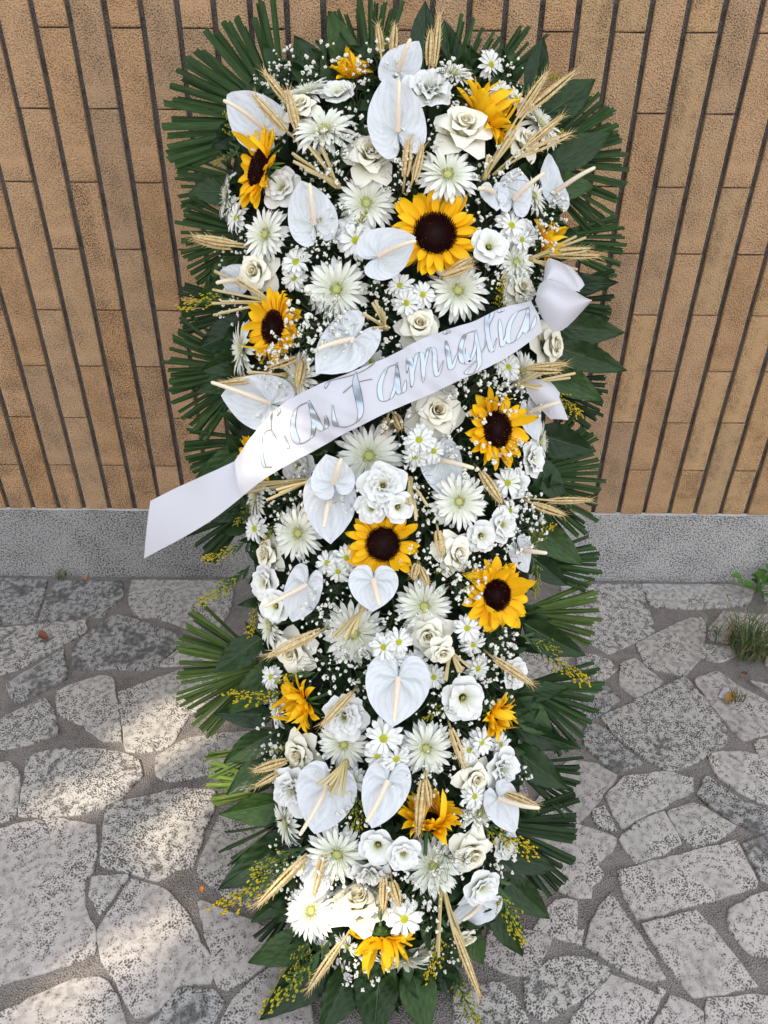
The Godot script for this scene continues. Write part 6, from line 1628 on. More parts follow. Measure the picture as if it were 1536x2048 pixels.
	wheat(39, Vector3(0.0554, -0.3537, 0.18), Vector3(0.0602, -0.3837, 0.188), Vector3(0.0571, -0.3442, 0.1488), "wheat ear pointing down just above the wheat-crossed sunflower")
	wheat(40, Vector3(0.1677, -0.3893, 0.1295), Vector3(0.2104, -0.4043, 0.1375), Vector3(0.1526, -0.391, 0.1134), "wheat ear pointing right below the half-closed sunflower")
	wheat(41, Vector3(-0.1052, -0.4699, 0.1446), Vector3(-0.1694, -0.5314, 0.1526), Vector3(-0.0889, -0.4627, 0.1264), "wheat ear pointing down left above left of the drooping bottom sunflower")
	wheat(42, Vector3(-0.0793, -0.4545, 0.161), Vector3(-0.0934, -0.511, 0.169), Vector3(-0.0745, -0.4458, 0.1337), "wheat ear pointing down above left of the drooping bottom sunflower")
	wheat(43, Vector3(0, -0.4818, 0.1827), Vector3(-0.0013, -0.5185, 0.1907), Vector3(0, -0.4857, 0.1517), "wheat ear pointing down just above the drooping bottom sunflower")
	wheat(44, Vector3(0.0105, -0.4856, 0.183), Vector3(0.0196, -0.5118, 0.191), Vector3(0.0081, -0.4856, 0.152), "wheat ear pointing down below left of the wheat-crossed sunflower")
	wheat(45, Vector3(0.0971, -0.5786, 0.1279), Vector3(0.1308, -0.6638, 0.1359), Vector3(0.0768, -0.5104, 0.1399), "wheat ear pointing down right of the drooping bottom sunflower")
	wheat(46, Vector3(-0.061, -0.5986, 0.1294), Vector3(-0.1032, -0.656, 0.1374), Vector3(-0.0475, -0.5842, 0.1202), "wheat ear pointing down left below left of the drooping bottom sunflower")
	# cut straw
	straw_bundle(Vector3(-0.0617, 0.4373, 0.1635), [Vector3(-0.1214, 0.4709, 0.1806), Vector3(-0.1172, 0.4595, 0.1825), Vector3(-0.1026, 0.488, 0.1835), Vector3(-0.1092, 0.4531, 0.1835), Vector3(-0.0842, 0.486, 0.1835)], "bundle of cut straw stalks just right of the upper-left sunflower")
	straw_bundle(Vector3(-0.151, 0.2869, 0.1393), [Vector3(-0.2392, 0.3449, 0.09), Vector3(-0.2472, 0.319, 0.09), Vector3(-0.2443, 0.3003, 0.09), Vector3(-0.2428, 0.2816, 0.09), Vector3(-0.2049, 0.319, 0.1377)], "bundle of cut straw stalks above left of the speckled left sunflower")
	straw_bundle(Vector3(0.2051, 0.353, 0.1222), [Vector3(0.2859, 0.3952, 0.09), Vector3(0.2687, 0.3894, 0.09), Vector3(0.2759, 0.3449, 0.09), Vector3(0.2484, 0.333, 0.1098)], "bundle of cut straw stalks just below right of the small sunflower above the bow")
	straw_bundle(Vector3(-0.0961, 0.0433, 0.154), [Vector3(-0.2112, 0.0244, 0.09), Vector3(-0.1816, 0.0385, 0.1372), Vector3(-0.1616, 0.0149, 0.1505), Vector3(-0.15, 0.0262, 0.1606)], "bundle of cut straw stalks just below the ribbon-covered sunflower")
	straw_bundle(Vector3(0.0889, -0.186, 0.1586), [Vector3(0.0826, -0.2234, 0.1786), Vector3(0.1004, -0.2168, 0.1786), Vector3(0.1071, -0.2115, 0.1786), Vector3(0.1176, -0.2088, 0.1786)], "bundle of cut straw stalks just above left of the half-closed sunflower")
	straw_bundle(Vector3(-0.0511, -0.3362, 0.1607), [Vector3(-0.0739, -0.3746, 0.1807), Vector3(-0.0885, -0.3658, 0.1794), Vector3(-0.058, -0.3746, 0.1807), Vector3(-0.0686, -0.3614, 0.1807)], "bundle of cut straw stalks below the ragged left sunflower")
	straw_bundle(Vector3(-0.0281, -0.127, 0.1674), [Vector3(-0.0681, -0.1651, 0.1874), Vector3(-0.0511, -0.169, 0.1874), Vector3(-0.0406, -0.1612, 0.1874)], "bundle of cut straw stalks above right of the ragged left sunflower")
	straw_bundle(Vector3(0.0347, 0.044, 0.1691), [Vector3(0.0549, 0.0078, 0.1891), Vector3(0.0405, -0.0118, 0.1891), Vector3(0.0366, 0.0078, 0.1891), Vector3(0.0288, 0.0131, 0.1891)], "bundle of cut straw stalks just above right of the central sunflower")
	straw_bundle(Vector3(0.0027, 0.2453, 0.17), [Vector3(-0.0144, 0.2758, 0.19), Vector3(-0.0261, 0.2562, 0.19), Vector3(-0.0052, 0.2692, 0.19), Vector3(-0.0183, 0.2411, 0.19)], "bundle of cut straw stalks above the letter F")
	straw_bundle(Vector3(0.1845, 0.1762, 0.1283), [Vector3(0.2759, 0.1954, 0.09), Vector3(0.2197, 0.1713, 0.1326), Vector3(0.2141, 0.1881, 0.1394)], "bundle of cut straw stalks above right of the oval-disc sunflower")
	straw_bundle(Vector3(-0.1352, 0.187, 0.1451), [Vector3(-0.2428, 0.1825, 0.09), Vector3(-0.197, 0.1929, 0.1428)], "bundle of cut straw stalks below left of the speckled left sunflower")
	straw_bundle(Vector3(0.0769, -0.5019, 0.1574), [Vector3(0.1164, -0.633, 0.09), Vector3(0.1022, -0.5948, 0.1262), Vector3(0.072, -0.6199, 0.1309)], "bundle of cut straw stalks right of the drooping bottom sunflower")
	straw_bundle(Vector3(0.1355, 0.4526, 0.1531), [Vector3(0.1748, 0.5045, 0.1686), Vector3(0.1621, 0.493, 0.1731), Vector3(0.1395, 0.4731, 0.1731)], "bundle of cut straw stalks just below right of the sideways sunflower")
	# goldenrod
	lay("goldenrod", 0, "goldenrod", Vector3(-0.2116, 0.5173, 0.0729), Vector3(-0.2342, 0.6019, 0.055), 0.0625, Vector3(-0.2068, 0.108, 1), "green budding goldenrod sprig above left of the upper-left sunflower", "goldenrod", "goldenrod sprigs in the spray")
	lay("goldenrod", 1, "goldenrod", Vector3(-0.21, 0.5241, 0.0738), Vector3(-0.2476, 0.5174, 0.055), 0.0298, Vector3(-0.0254, 0.1449, 1), "green budding goldenrod sprig just left of the upper-left sunflower", "goldenrod", "goldenrod sprigs in the spray")
	lay("goldenrod", 2, "goldenrod", Vector3(-0.1009, 0.3519, 0.1316), Vector3(-0.089, 0.3949, 0.1586), 0.0461, Vector3(0.1039, 0.2435, 1), "green budding goldenrod sprig below right of the upper-left sunflower", "goldenrod", "goldenrod sprigs in the spray")
	lay("goldenrod", 0, "goldenrod", Vector3(-0.0383, 0.3517, 0.1425), Vector3(-0.0307, 0.4007, 0.168), 0.051, Vector3(-0.3818, 0.2604, 1), "green budding goldenrod sprig left of the largest sunflower", "goldenrod", "goldenrod sprigs in the spray")
	lay("goldenrod", 4, "goldenrod", Vector3(-0.2079, 0.309, 0.0847), Vector3(-0.2935, 0.3098, 0.055), 0.0638, Vector3(-0.1993, 0.0335, 1), "yellow goldenrod sprig left of the speckled left sunflower", "goldenrod", "goldenrod sprigs in the spray")
	lay("goldenrod", 5, "goldenrod", Vector3(0.0629, 0.4954, 0.1427), Vector3(0.0927, 0.5302, 0.1548), 0.0441, Vector3(-0.1639, -0.2032, 1), "yellow goldenrod sprig just left of the sideways sunflower", "goldenrod", "goldenrod sprigs in the spray")
	lay("goldenrod", 3, "goldenrod", Vector3(0.1625, 0.2689, 0.1178), Vector3(0.1528, 0.3192, 0.1459), 0.0497, Vector3(0.0299, -0.0357, 1), "yellow goldenrod sprig left of the ribbon bow", "goldenrod", "goldenrod sprigs in the spray")
	lay("goldenrod", 4, "goldenrod", Vector3(0.2266, 0.1845, 0.078), Vector3(0.2817, 0.1393, 0.055), 0.0558, Vector3(-0.139, 0.245, 1), "yellow goldenrod sprig right of the oval-disc sunflower", "goldenrod", "goldenrod sprigs in the spray")
	lay("goldenrod", 5, "goldenrod", Vector3(-0.1986, -0.0415, 0.055), Vector3(-0.2609, -0.0712, 0.055), 0.0548, Vector3(0.0908, -0.4636, 1), "yellow goldenrod sprig below right of the ribbon tail", "goldenrod", "goldenrod sprigs in the spray")
	lay("goldenrod", 0, "goldenrod", Vector3(-0.1789, 0.0245, 0.0855), Vector3(-0.2105, -0.0208, 0.055), 0.0422, Vector3(-0.2476, -0.0444, 1), "green budding goldenrod sprig right of the ribbon tail", "goldenrod", "goldenrod sprigs in the spray")
	lay("goldenrod", 4, "goldenrod", Vector3(-0.1774, -0.1212, 0.0724), Vector3(-0.2046, -0.1764, 0.055), 0.0466, Vector3(0.4166, 0.3879, 1), "yellow goldenrod sprig above left of the ragged left sunflower", "goldenrod", "goldenrod sprigs in the spray")
	lay("goldenrod", 2, "goldenrod", Vector3(-0.2006, -0.0794, 0.0436), Vector3(-0.2668, -0.1334, 0.055), 0.0695, Vector3(0.0456, -0.4854, 1), "green budding goldenrod sprig below the ribbon tail", "goldenrod", "goldenrod sprigs in the spray")
	lay("goldenrod", 3, "goldenrod", Vector3(-0.111, -0.2467, 0.114), Vector3(-0.212, -0.2757, 0.055), 0.0763, Vector3(0.2784, -0.0723, 1), "yellow goldenrod sprig just left of the ragged left sunflower", "goldenrod", "goldenrod sprigs in the spray")
	lay("goldenrod", 1, "goldenrod", Vector3(-0.0963, -0.2239, 0.1222), Vector3(-0.1497, -0.2316, 0.1091), 0.0438, Vector3(0.0756, 0.2082, 1), "green budding goldenrod sprig just above left of the ragged left sunflower", "goldenrod", "goldenrod sprigs in the spray")
	lay("goldenrod", 5, "goldenrod", Vector3(0.1922, -0.0619, 0.0877), Vector3(0.2402, -0.0178, 0.055), 0.0496, Vector3(0.1322, -0.0181, 1), "yellow goldenrod sprig above right of the lower-right sunflower", "goldenrod", "goldenrod sprigs in the spray")
	lay("goldenrod", 0, "goldenrod", Vector3(0.2143, -0.0558, 0.0665), Vector3(0.2283, -0.1186, 0.055), 0.0503, Vector3(0.4117, -0.1145, 1), "green budding goldenrod sprig just right of the lower-right sunflower", "goldenrod", "goldenrod sprigs in the spray")
	lay("goldenrod", 4, "goldenrod", Vector3(0.2288, -0.2015, 0.03), Vector3(0.292, -0.2594, 0.055), 0.0733, Vector3(-0.1081, 0.3519, 1), "yellow goldenrod sprig above right of the half-closed sunflower", "goldenrod", "goldenrod sprigs in the spray")
	lay("goldenrod", 2, "goldenrod", Vector3(0.1996, -0.1805, 0.0666), Vector3(0.2698, -0.2031, 0.055), 0.0566, Vector3(-0.3035, -0.2036, 1), "green budding goldenrod sprig below right of the lower-right sunflower", "goldenrod", "goldenrod sprigs in the spray")
	lay("goldenrod", 0, "goldenrod", Vector3(0.084, -0.2555, 0.1357), Vector3(0.0535, -0.2794, 0.167), 0.0371, Vector3(0.33, -0.4339, 1), "green budding goldenrod sprig just below right of the big heart anthurium", "goldenrod", "goldenrod sprigs in the spray")
	lay("goldenrod", 1, "goldenrod", Vector3(-0.0364, -0.3472, 0.1395), Vector3(-0.0511, -0.4212, 0.1601), 0.0719, Vector3(0.3363, 0.1946, 1), "green budding goldenrod sprig left of the wheat-crossed sunflower", "goldenrod", "goldenrod sprigs in the spray")
	lay("goldenrod", 2, "goldenrod", Vector3(-0.1189, -0.3228, 0.1062), Vector3(-0.1582, -0.3423, 0.0889), 0.0328, Vector3(-0.0672, -0.2136, 1), "green budding goldenrod sprig just below left of the ragged left sunflower", "goldenrod", "goldenrod sprigs in the spray")
	lay("goldenrod", 3, "goldenrod", Vector3(-0.1279, -0.5, 0.0901), Vector3(-0.2268, -0.5885, 0.055), 0.0949, Vector3(0.2807, 0.4107, 1), "yellow goldenrod sprig left of the drooping bottom sunflower", "goldenrod", "goldenrod sprigs in the spray")
	lay("goldenrod", 1, "goldenrod", Vector3(-0.1043, -0.4696, 0.1106), Vector3(-0.1898, -0.5189, 0.055), 0.0666, Vector3(-0.3573, -0.0216, 1), "green budding goldenrod sprig above left of the drooping bottom sunflower", "goldenrod", "goldenrod sprigs in the spray")
	lay("goldenrod", 2, "goldenrod", Vector3(-0.0779, -0.6176, 0.0853), Vector3(-0.1617, -0.7137, 0.075), 0.0991, Vector3(0.0491, -0.0023, 1), "green budding goldenrod sprig below left of the drooping bottom sunflower", "goldenrod", "goldenrod sprigs in the spray")
	lay("goldenrod", 0, "goldenrod", Vector3(-0.0914, -0.5824, 0.0973), Vector3(-0.1349, -0.6864, 0.055), 0.0721, Vector3(-0.1693, -0.3465, 1), "green budding goldenrod sprig left of the drooping bottom sunflower", "goldenrod", "goldenrod sprigs in the spray")
	lay("goldenrod", 4, "goldenrod", Vector3(0.1089, -0.4135, 0.128), Vector3(0.2031, -0.5055, 0.055), 0.0855, Vector3(0.0859, 0.3118, 1), "yellow goldenrod sprig right of the wheat-crossed sunflower", "goldenrod", "goldenrod sprigs in the spray")
	lay("goldenrod", 2, "goldenrod", Vector3(0.1566, -0.5167, 0.085), Vector3(0.2105, -0.6211, 0.055), 0.0819, Vector3(-0.4316, -0.27, 1), "green budding goldenrod sprig below right of the wheat-crossed sunflower", "goldenrod", "goldenrod sprigs in the spray")
	lay("goldenrod", 3, "goldenrod", Vector3(0.0786, -0.5653, 0.1162), Vector3(0.0706, -0.657, 0.087), 0.0629, Vector3(0.3196, 0.2918, 1), "yellow goldenrod sprig right of the drooping bottom sunflower", "goldenrod", "goldenrod sprigs in the spray")
	lay("goldenrod", 1, "goldenrod", Vector3(0.1038, -0.6863, 0.03), Vector3(0.1244, -0.7352, 0.095), 0.075, Vector3(0.1636, -0.4744, 1), "green budding goldenrod sprig below right of the drooping bottom sunflower", "goldenrod", "goldenrod sprigs in the spray")
	lay("goldenrod", 2, "goldenrod", Vector3(-0.0042, 0.6182, 0.1071), Vector3(-0.0014, 0.6673, 0.1008), 0.0377, Vector3(0.2226, 0.4787, 1), "green budding goldenrod sprig just above right of the topmost sunflower", "goldenrod", "goldenrod sprigs in the spray")
	lay("goldenrod", 0, "goldenrod", Vector3(0.1974, 0.6052, 0.079), Vector3(0.2491, 0.6493, 0.055), 0.0451, Vector3(0.4983, 0.2012, 1), "green budding goldenrod sprig above right of the sideways sunflower", "goldenrod", "goldenrod sprigs in the spray")
	lay("goldenrod", 1, "goldenrod", Vector3(0.2078, 0.5152, 0.1005), Vector3(0.2713, 0.5485, 0.055), 0.0446, Vector3(-0.4511, 0.3421, 1), "green budding goldenrod sprig right of the sideways sunflower", "goldenrod", "goldenrod sprigs in the spray")
	lay("goldenrod", 2, "goldenrod", Vector3(-0.1474, -0.0113, 0.1047), Vector3(-0.1678, -0.0465, 0.1104), 0.0343, Vector3(-0.2808, 0.1457, 1), "green budding goldenrod sprig below the ribbon-covered sunflower", "goldenrod", "goldenrod sprigs in the spray")
	lay("goldenrod", 0, "goldenrod", Vector3(0.0945, -0.0731, 0.1345), Vector3(0.0683, -0.0857, 0.1648), 0.0243, Vector3(0.4522, 0.2124, 1), "green budding goldenrod sprig left of the lower-right sunflower", "goldenrod", "goldenrod sprigs in the spray")
	# baby's breath
	put("gypsophila", 0, "babys_breath", Vector3(-0.046, 0.5678, 0.1553), Vector2(-0.1241, 0), 0.0319, 0.8455, "cluster of baby's breath just below the topmost sunflower", "baby's breath", "baby's breath clusters in the spray")
	put("gypsophila", 5, "babys_breath", Vector3(0.084, 0.5798, 0.1532), Vector2(0.1484, 0), 0.0388, 1.8369, "cluster of baby's breath just above left of the sideways sunflower", "baby's breath", "baby's breath clusters in the spray")
	put("gypsophila", 2, "babys_breath", Vector3(0.1624, 0.4557, 0.1629), Vector2(0.258, 0), 0.0429, 5.765, "cluster of baby's breath below right of the sideways sunflower", "baby's breath", "baby's breath clusters in the spray")
	put("gypsophila", 5, "babys_breath", Vector3(0.2309, 0.4283, 0.1187), Vector2(0.3624, 0), 0.036, 0.9403, "cluster of baby's breath just above the small sunflower above the bow", "baby's breath", "baby's breath clusters in the spray")
	put("gypsophila", 2, "babys_breath", Vector3(0.2196, 0.3829, 0.1395), Vector2(0.3522, 0), 0.0305, 3.8346, "cluster of baby's breath above the ribbon bow", "baby's breath", "baby's breath clusters in the spray")
	put("gypsophila", 5, "babys_breath", Vector3(-0.0738, 0.4744, 0.1899), Vector2(-0.1636, 0), 0.0332, 2.5995, "cluster of baby's breath right of the upper-left sunflower", "baby's breath", "baby's breath clusters in the spray")
	put("gypsophila", 6, "babys_breath", Vector3(-0.0912, 0.2502, 0.193), Vector2(-0.1778, 0), 0.0457, 1.0122, "cluster of baby's breath just right of the speckled left sunflower", "baby's breath", "baby's breath clusters in the spray")
	put("gypsophila", 5, "babys_breath", Vector3(-0.1197, 0.2173, 0.1944), Vector2(-0.2284, 0), 0.036, 3.9087, "cluster of baby's breath just below right of the speckled left sunflower", "baby's breath", "baby's breath clusters in the spray")
	put("gypsophila", 2, "babys_breath", Vector3(-0.0053, 0.2759, 0.1798), Vector2(-0.0241, 0), 0.0346, 0.2736, "cluster of baby's breath below left of the largest sunflower", "baby's breath", "baby's breath clusters in the spray")
	put("gypsophila", 7, "babys_breath", Vector3(0.1243, 0.1676, 0.1723), Vector2(0.2132, 0), 0.0485, 0.6796, "cluster of baby's breath just above left of the oval-disc sunflower", "baby's breath", "baby's breath clusters in the spray")
	put("gypsophila", 4, "babys_breath", Vector3(0.1639, 0.1572, 0.1705), Vector2(0.2858, 0), 0.0305, 2.3814, "cluster of baby's breath just above the oval-disc sunflower", "baby's breath", "baby's breath clusters in the spray")
	put("gypsophila", 3, "babys_breath", Vector3(0.1947, 0.314, 0.1407), Vector2(0.3155, 0), 0.0332, 0.4522, "cluster of baby's breath just above left of the ribbon bow", "baby's breath", "baby's breath clusters in the spray")
	put("gypsophila", 4, "babys_breath", Vector3(-0.0851, -0.1356, 0.1727), Vector2(-0.2112, 0), 0.0319, 0.3615, "cluster of baby's breath above the ragged left sunflower", "baby's breath", "baby's breath clusters in the spray")
	put("gypsophila", 3, "babys_breath", Vector3(-0.1134, 0.0378, 0.1572), Vector2(-0.2391, 0), 0.0319, 3.6126, "cluster of baby's breath just below right of the ribbon-covered sunflower", "baby's breath", "baby's breath clusters in the spray")
	put("gypsophila", 0, "babys_breath", Vector3(-0.1463, -0.0028, 0.1333), Vector2(-0.3082, 0), 0.0277, 4.6619, "cluster of baby's breath below the ribbon-covered sunflower", "baby's breath", "baby's breath clusters in the spray")
	put("gypsophila", 3, "babys_breath", Vector3(0.1337, 0.0588, 0.1668), Vector2(0.2407, 0), 0.0443, 5.5167, "cluster of baby's breath just below the oval-disc sunflower", "baby's breath", "baby's breath clusters in the spray")
	put("gypsophila", 6, "babys_breath", Vector3(0.1021, -0.0901, 0.1757), Vector2(0.1932, 0), 0.0388, 0.8436, "cluster of baby's breath just above left of the lower-right sunflower", "baby's breath", "baby's breath clusters in the spray")
	put("gypsophila", 3, "babys_breath", Vector3(0.0548, -0.0187, 0.1672), Vector2(0.0882, 0), 0.0388, 2.7109, "cluster of baby's breath just above right of the central sunflower", "baby's breath", "baby's breath clusters in the spray")
	put("gypsophila", 6, "babys_breath", Vector3(0.1533, -0.1807, 0.1425), Vector2(0.3106, 0), 0.0388, 1.9755, "cluster of baby's breath just below the lower-right sunflower", "baby's breath", "baby's breath clusters in the spray")
	put("gypsophila", 3, "babys_breath", Vector3(-0.0494, -0.2111, 0.1676), Vector2(-0.1408, 0), 0.0388, 3.7694, "cluster of baby's breath just above right of the ragged left sunflower", "baby's breath", "baby's breath clusters in the spray")
	put("gypsophila", 2, "babys_breath", Vector3(0.0694, -0.3494, 0.1694), Vector2(0.1235, 0), 0.0346, 3.0746, "cluster of baby's breath just above the wheat-crossed sunflower", "baby's breath", "baby's breath clusters in the spray")
	put("gypsophila", 1, "babys_breath", Vector3(-0.0305, -0.2438, 0.1762), Vector2(-0.1021, 0), 0.0249, 5.894, "cluster of baby's breath just left of the big heart anthurium", "baby's breath", "baby's breath clusters in the spray")
	put("gypsophila", 2, "babys_breath", Vector3(0.1178, -0.4122, 0.1658), Vector2(0.2456, 0), 0.0305, 2.35, "cluster of baby's breath just right of the wheat-crossed sunflower", "baby's breath", "baby's breath clusters in the spray")
	put("gypsophila", 5, "babys_breath", Vector3(0.0889, -0.4631, 0.1746), Vector2(0.1997, 0), 0.0319, 0.3501, "cluster of baby's breath just below right of the wheat-crossed sunflower", "baby's breath", "baby's breath clusters in the spray")
	put("gypsophila", 2, "babys_breath", Vector3(-0.0789, -0.4867, 0.1669), Vector2(-0.2406, 0), 0.0346, 4.379, "cluster of baby's breath above left of the drooping bottom sunflower", "baby's breath", "baby's breath clusters in the spray")
	put("gypsophila", 3, "babys_breath", Vector3(0.0491, -0.5026, 0.1752), Vector2(0.1143, 0), 0.036, 0.949, "cluster of baby's breath above right of the drooping bottom sunflower", "baby's breath", "baby's breath clusters in the spray")
	put("gypsophila", 0, "babys_breath", Vector3(0.0288, 0.4614, 0.1898), Vector2(0.0236, 0), 0.0166, 3.9649, "cluster of baby's breath above the largest sunflower", "baby's breath", "baby's breath clusters in the spray")
	put("gypsophila", 3, "babys_breath", Vector3(-0.0677, 0.2319, 0.1933), Vector2(-0.1349, 0), 0.036, 3.1767, "cluster of baby's breath right of the speckled left sunflower", "baby's breath", "baby's breath clusters in the spray")
	put("gypsophila", 0, "babys_breath", Vector3(0.0147, 0.2159, 0.1699), Vector2(0.0141, 0), 0.0305, 5.7175, "cluster of baby's breath just above right of the letter F", "baby's breath", "baby's breath clusters in the spray")
	put("gypsophila", 3, "babys_breath", Vector3(0.1849, 0.0761, 0.1497), Vector2(0.3307, 0), 0.0277, 3.4847, "cluster of baby's breath just below right of the oval-disc sunflower", "baby's breath", "baby's breath clusters in the spray")
	put("gypsophila", 0, "babys_breath", Vector3(-0.1355, 0.211, 0.1933), Vector2(-0.2565, 0), 0.0208, 3.8991, "cluster of baby's breath just below the speckled left sunflower", "baby's breath", "baby's breath clusters in the spray")
	put("gypsophila", 3, "babys_breath", Vector3(-0.0177, 0.2324, 0.1853), Vector2(-0.0444, 0), 0.0346, 1.6532, "cluster of baby's breath above the letter F", "baby's breath", "baby's breath clusters in the spray")
	put("gypsophila", 2, "babys_breath", Vector3(-0.0835, 0.3566, 0.1679), Vector2(-0.1637, 0), 0.0305, 3.4645, "cluster of baby's breath above right of the speckled left sunflower", "baby's breath", "baby's breath clusters in the spray")
	put("gypsophila", 3, "babys_breath", Vector3(0.0506, 0.4928, 0.1845), Vector2(0.0641, 0), 0.0305, 1.5963, "cluster of baby's breath left of the sideways sunflower", "baby's breath", "baby's breath clusters in the spray")
	put("gypsophila", 4, "babys_breath", Vector3(0.0247, 0.4399, 0.1699), Vector2(0.0181, 0), 0.0305, 4.7136, "cluster of baby's breath above left of the largest sunflower", "baby's breath", "baby's breath clusters in the spray")
	put("gypsophila", 3, "babys_breath", Vector3(0.2213, 0.1602, 0.1145), Vector2(0.3703, 0), 0.0305, 3.2467, "cluster of baby's breath just above right of the oval-disc sunflower", "baby's breath", "baby's breath clusters in the spray")
	put("gypsophila", 2, "babys_breath", Vector3(-0.0651, 0.449, 0.1627), Vector2(-0.1398, 0), 0.0388, 0.8401, "cluster of baby's breath below the topmost sunflower", "baby's breath", "baby's breath clusters in the spray")
	put("gypsophila", 3, "babys_breath", Vector3(-0.1407, -0.4927, 0.0967), Vector2(-0.3728, 0), 0.0305, 1.4722, "cluster of baby's breath left of the wheat-crossed sunflower", "baby's breath", "baby's breath clusters in the spray")
	put("gypsophila", 2, "babys_breath", Vector3(-0.2169, 0.2956, 0.1047), Vector2(-0.3728, 0), 0.0305, 2.3312, "cluster of baby's breath just above left of the speckled left sunflower", "baby's breath", "baby's breath clusters in the spray")
	put("gypsophila", 5, "babys_breath", Vector3(0.1987, -0.0294, 0.1187), Vector2(0.364, 0), 0.0388, 4.6268, "cluster of baby's breath above right of the lower-right sunflower", "baby's breath", "baby's breath clusters in the spray")
	put("gypsophila", 2, "babys_breath", Vector3(-0.1657, 0.6104, 0.1009), Vector2(-0.3735, 0), 0.0305, 1.1261, "cluster of baby's breath left of the topmost sunflower", "baby's breath", "baby's breath clusters in the spray")
	put("gypsophila", 3, "babys_breath", Vector3(-0.2178, 0.3749, 0.0967), Vector2(-0.3728, 0), 0.0346, 4.4795, "cluster of baby's breath below the upper-left sunflower", "baby's breath", "baby's breath clusters in the spray")
	put("gypsophila", 2, "babys_breath", Vector3(-0.1215, -0.0844, 0.1393), Vector2(-0.272, 0), 0.0346, 4.1135, "cluster of baby's breath left of the central sunflower", "baby's breath", "baby's breath clusters in the spray")
	put("gypsophila", 3, "babys_breath", Vector3(0.0401, 0.0434, 0.1847), Vector2(0.061, 0), 0.0346, 0.5353, "cluster of baby's breath above right of the central sunflower", "baby's breath", "baby's breath clusters in the spray")
	put("gypsophila", 2, "babys_breath", Vector3(0.0112, -0.4999, 0.186), Vector2(0.0069, 0), 0.0388, 4.1947, "cluster of baby's breath just above the drooping bottom sunflower", "baby's breath", "baby's breath clusters in the spray")
	put("gypsophila", 3, "babys_breath", Vector3(-0.0729, -0.1064, 0.1658), Vector2(-0.1796, 0), 0.0305, 0.5726, "cluster of baby's breath below left of the central sunflower", "baby's breath", "baby's breath clusters in the spray")
	put("gypsophila", 2, "babys_breath", Vector3(0.054, -0.0691, 0.183), Vector2(0.0906, 0), 0.0346, 0.7837, "cluster of baby's breath just below right of the central sunflower", "baby's breath", "baby's breath clusters in the spray")
	put("gypsophila", 5, "babys_breath", Vector3(0.1043, -0.2966, 0.1535), Vector2(0.2064, 0), 0.0346, 3.7302, "cluster of baby's breath just below left of the half-closed sunflower", "baby's breath", "baby's breath clusters in the spray")
	put("gypsophila", 2, "babys_breath", Vector3(0.0641, -0.5502, 0.1465), Vector2(0.1805, 0), 0.0305, 1.4983, "cluster of baby's breath just right of the drooping bottom sunflower", "baby's breath", "baby's breath clusters in the spray")
	put("gypsophila", 3, "babys_breath", Vector3(0.021, 0.1201, 0.1857), Vector2(0.0271, 0), 0.0346, 5.5071, "cluster of baby's breath just below right of the letter F", "baby's breath", "baby's breath clusters in the spray")
	put("gypsophila", 2, "babys_breath", Vector3(0.0265, -0.3552, 0.1778), Vector2(0.0224, 0), 0.0346, 3.0173, "cluster of baby's breath just above left of the wheat-crossed sunflower", "baby's breath", "baby's breath clusters in the spray")
	put("gypsophila", 3, "babys_breath", Vector3(-0.1386, 0.1366, 0.1498), Vector2(-0.2622, 0), 0.0388, 2.0302, "cluster of baby's breath just above right of the ribbon-covered sunflower", "baby's breath", "baby's breath clusters in the spray")
	put("gypsophila", 4, "babys_breath", Vector3(-0.1457, 0.648, 0.0802), Vector2(-0.3726, 0), 0.0305, 5.0018, "cluster of baby's breath above the upper-left sunflower", "baby's breath", "baby's breath clusters in the spray")
	put("gypsophila", 3, "babys_breath", Vector3(-0.1535, -0.3192, 0.0966), Vector2(-0.3729, 0), 0.0388, 0.185, "cluster of baby's breath just below left of the ragged left sunflower", "baby's breath", "baby's breath clusters in the spray")
	put("gypsophila", 2, "babys_breath", Vector3(0.0699, -0.2615, 0.1717), Vector2(0.1308, 0), 0.0305, 4.553, "cluster of baby's breath just right of the big heart anthurium", "baby's breath", "baby's breath clusters in the spray")
	put("gypsophila", 3, "babys_breath", Vector3(0.0197, 0.4861, 0.186), Vector2(0.0066, 0), 0.0388, 0.337, "cluster of baby's breath below right of the topmost sunflower", "baby's breath", "baby's breath clusters in the spray")
	put("gypsophila", 2, "babys_breath", Vector3(-0.0113, 0.314, 0.1695), Vector2(-0.0363, 0), 0.0346, 0.947, "cluster of baby's breath below left of the largest sunflower, above the letter F", "baby's breath", "baby's breath clusters in the spray")
	put("gypsophila", 5, "babys_breath", Vector3(-0.0021, 0.6179, 0.132), Vector2(-0.0418, 0), 0.0388, 5.9788, "cluster of baby's breath just right of the topmost sunflower", "baby's breath", "baby's breath clusters in the spray")
	put("gypsophila", 2, "babys_breath", Vector3(0.0901, 0.0921, 0.1688), Vector2(0.1565, 0), 0.0346, 4.2774, "cluster of baby's breath just left of the oval-disc sunflower", "baby's breath", "baby's breath clusters in the spray")
	put("gypsophila", 3, "babys_breath", Vector3(0.0849, -0.6336, 0.0975), Vector2(0.3507, 0), 0.0305, 1.401, "cluster of baby's breath right of the drooping bottom sunflower", "baby's breath", "baby's breath clusters in the spray")
	put("gypsophila", 4, "babys_breath", Vector3(0.2029, 0.0085, 0.1114), Vector2(0.3628, 0), 0.0388, 0.729, "cluster of baby's breath below the oval-disc sunflower", "baby's breath", "baby's breath clusters in the spray")
	put("gypsophila", 3, "babys_breath", Vector3(0.1791, 0.6251, 0.0974), Vector2(0.3575, 0), 0.0305, 6.1085, "cluster of baby's breath just above right of the sideways sunflower", "baby's breath", "baby's breath clusters in the spray")
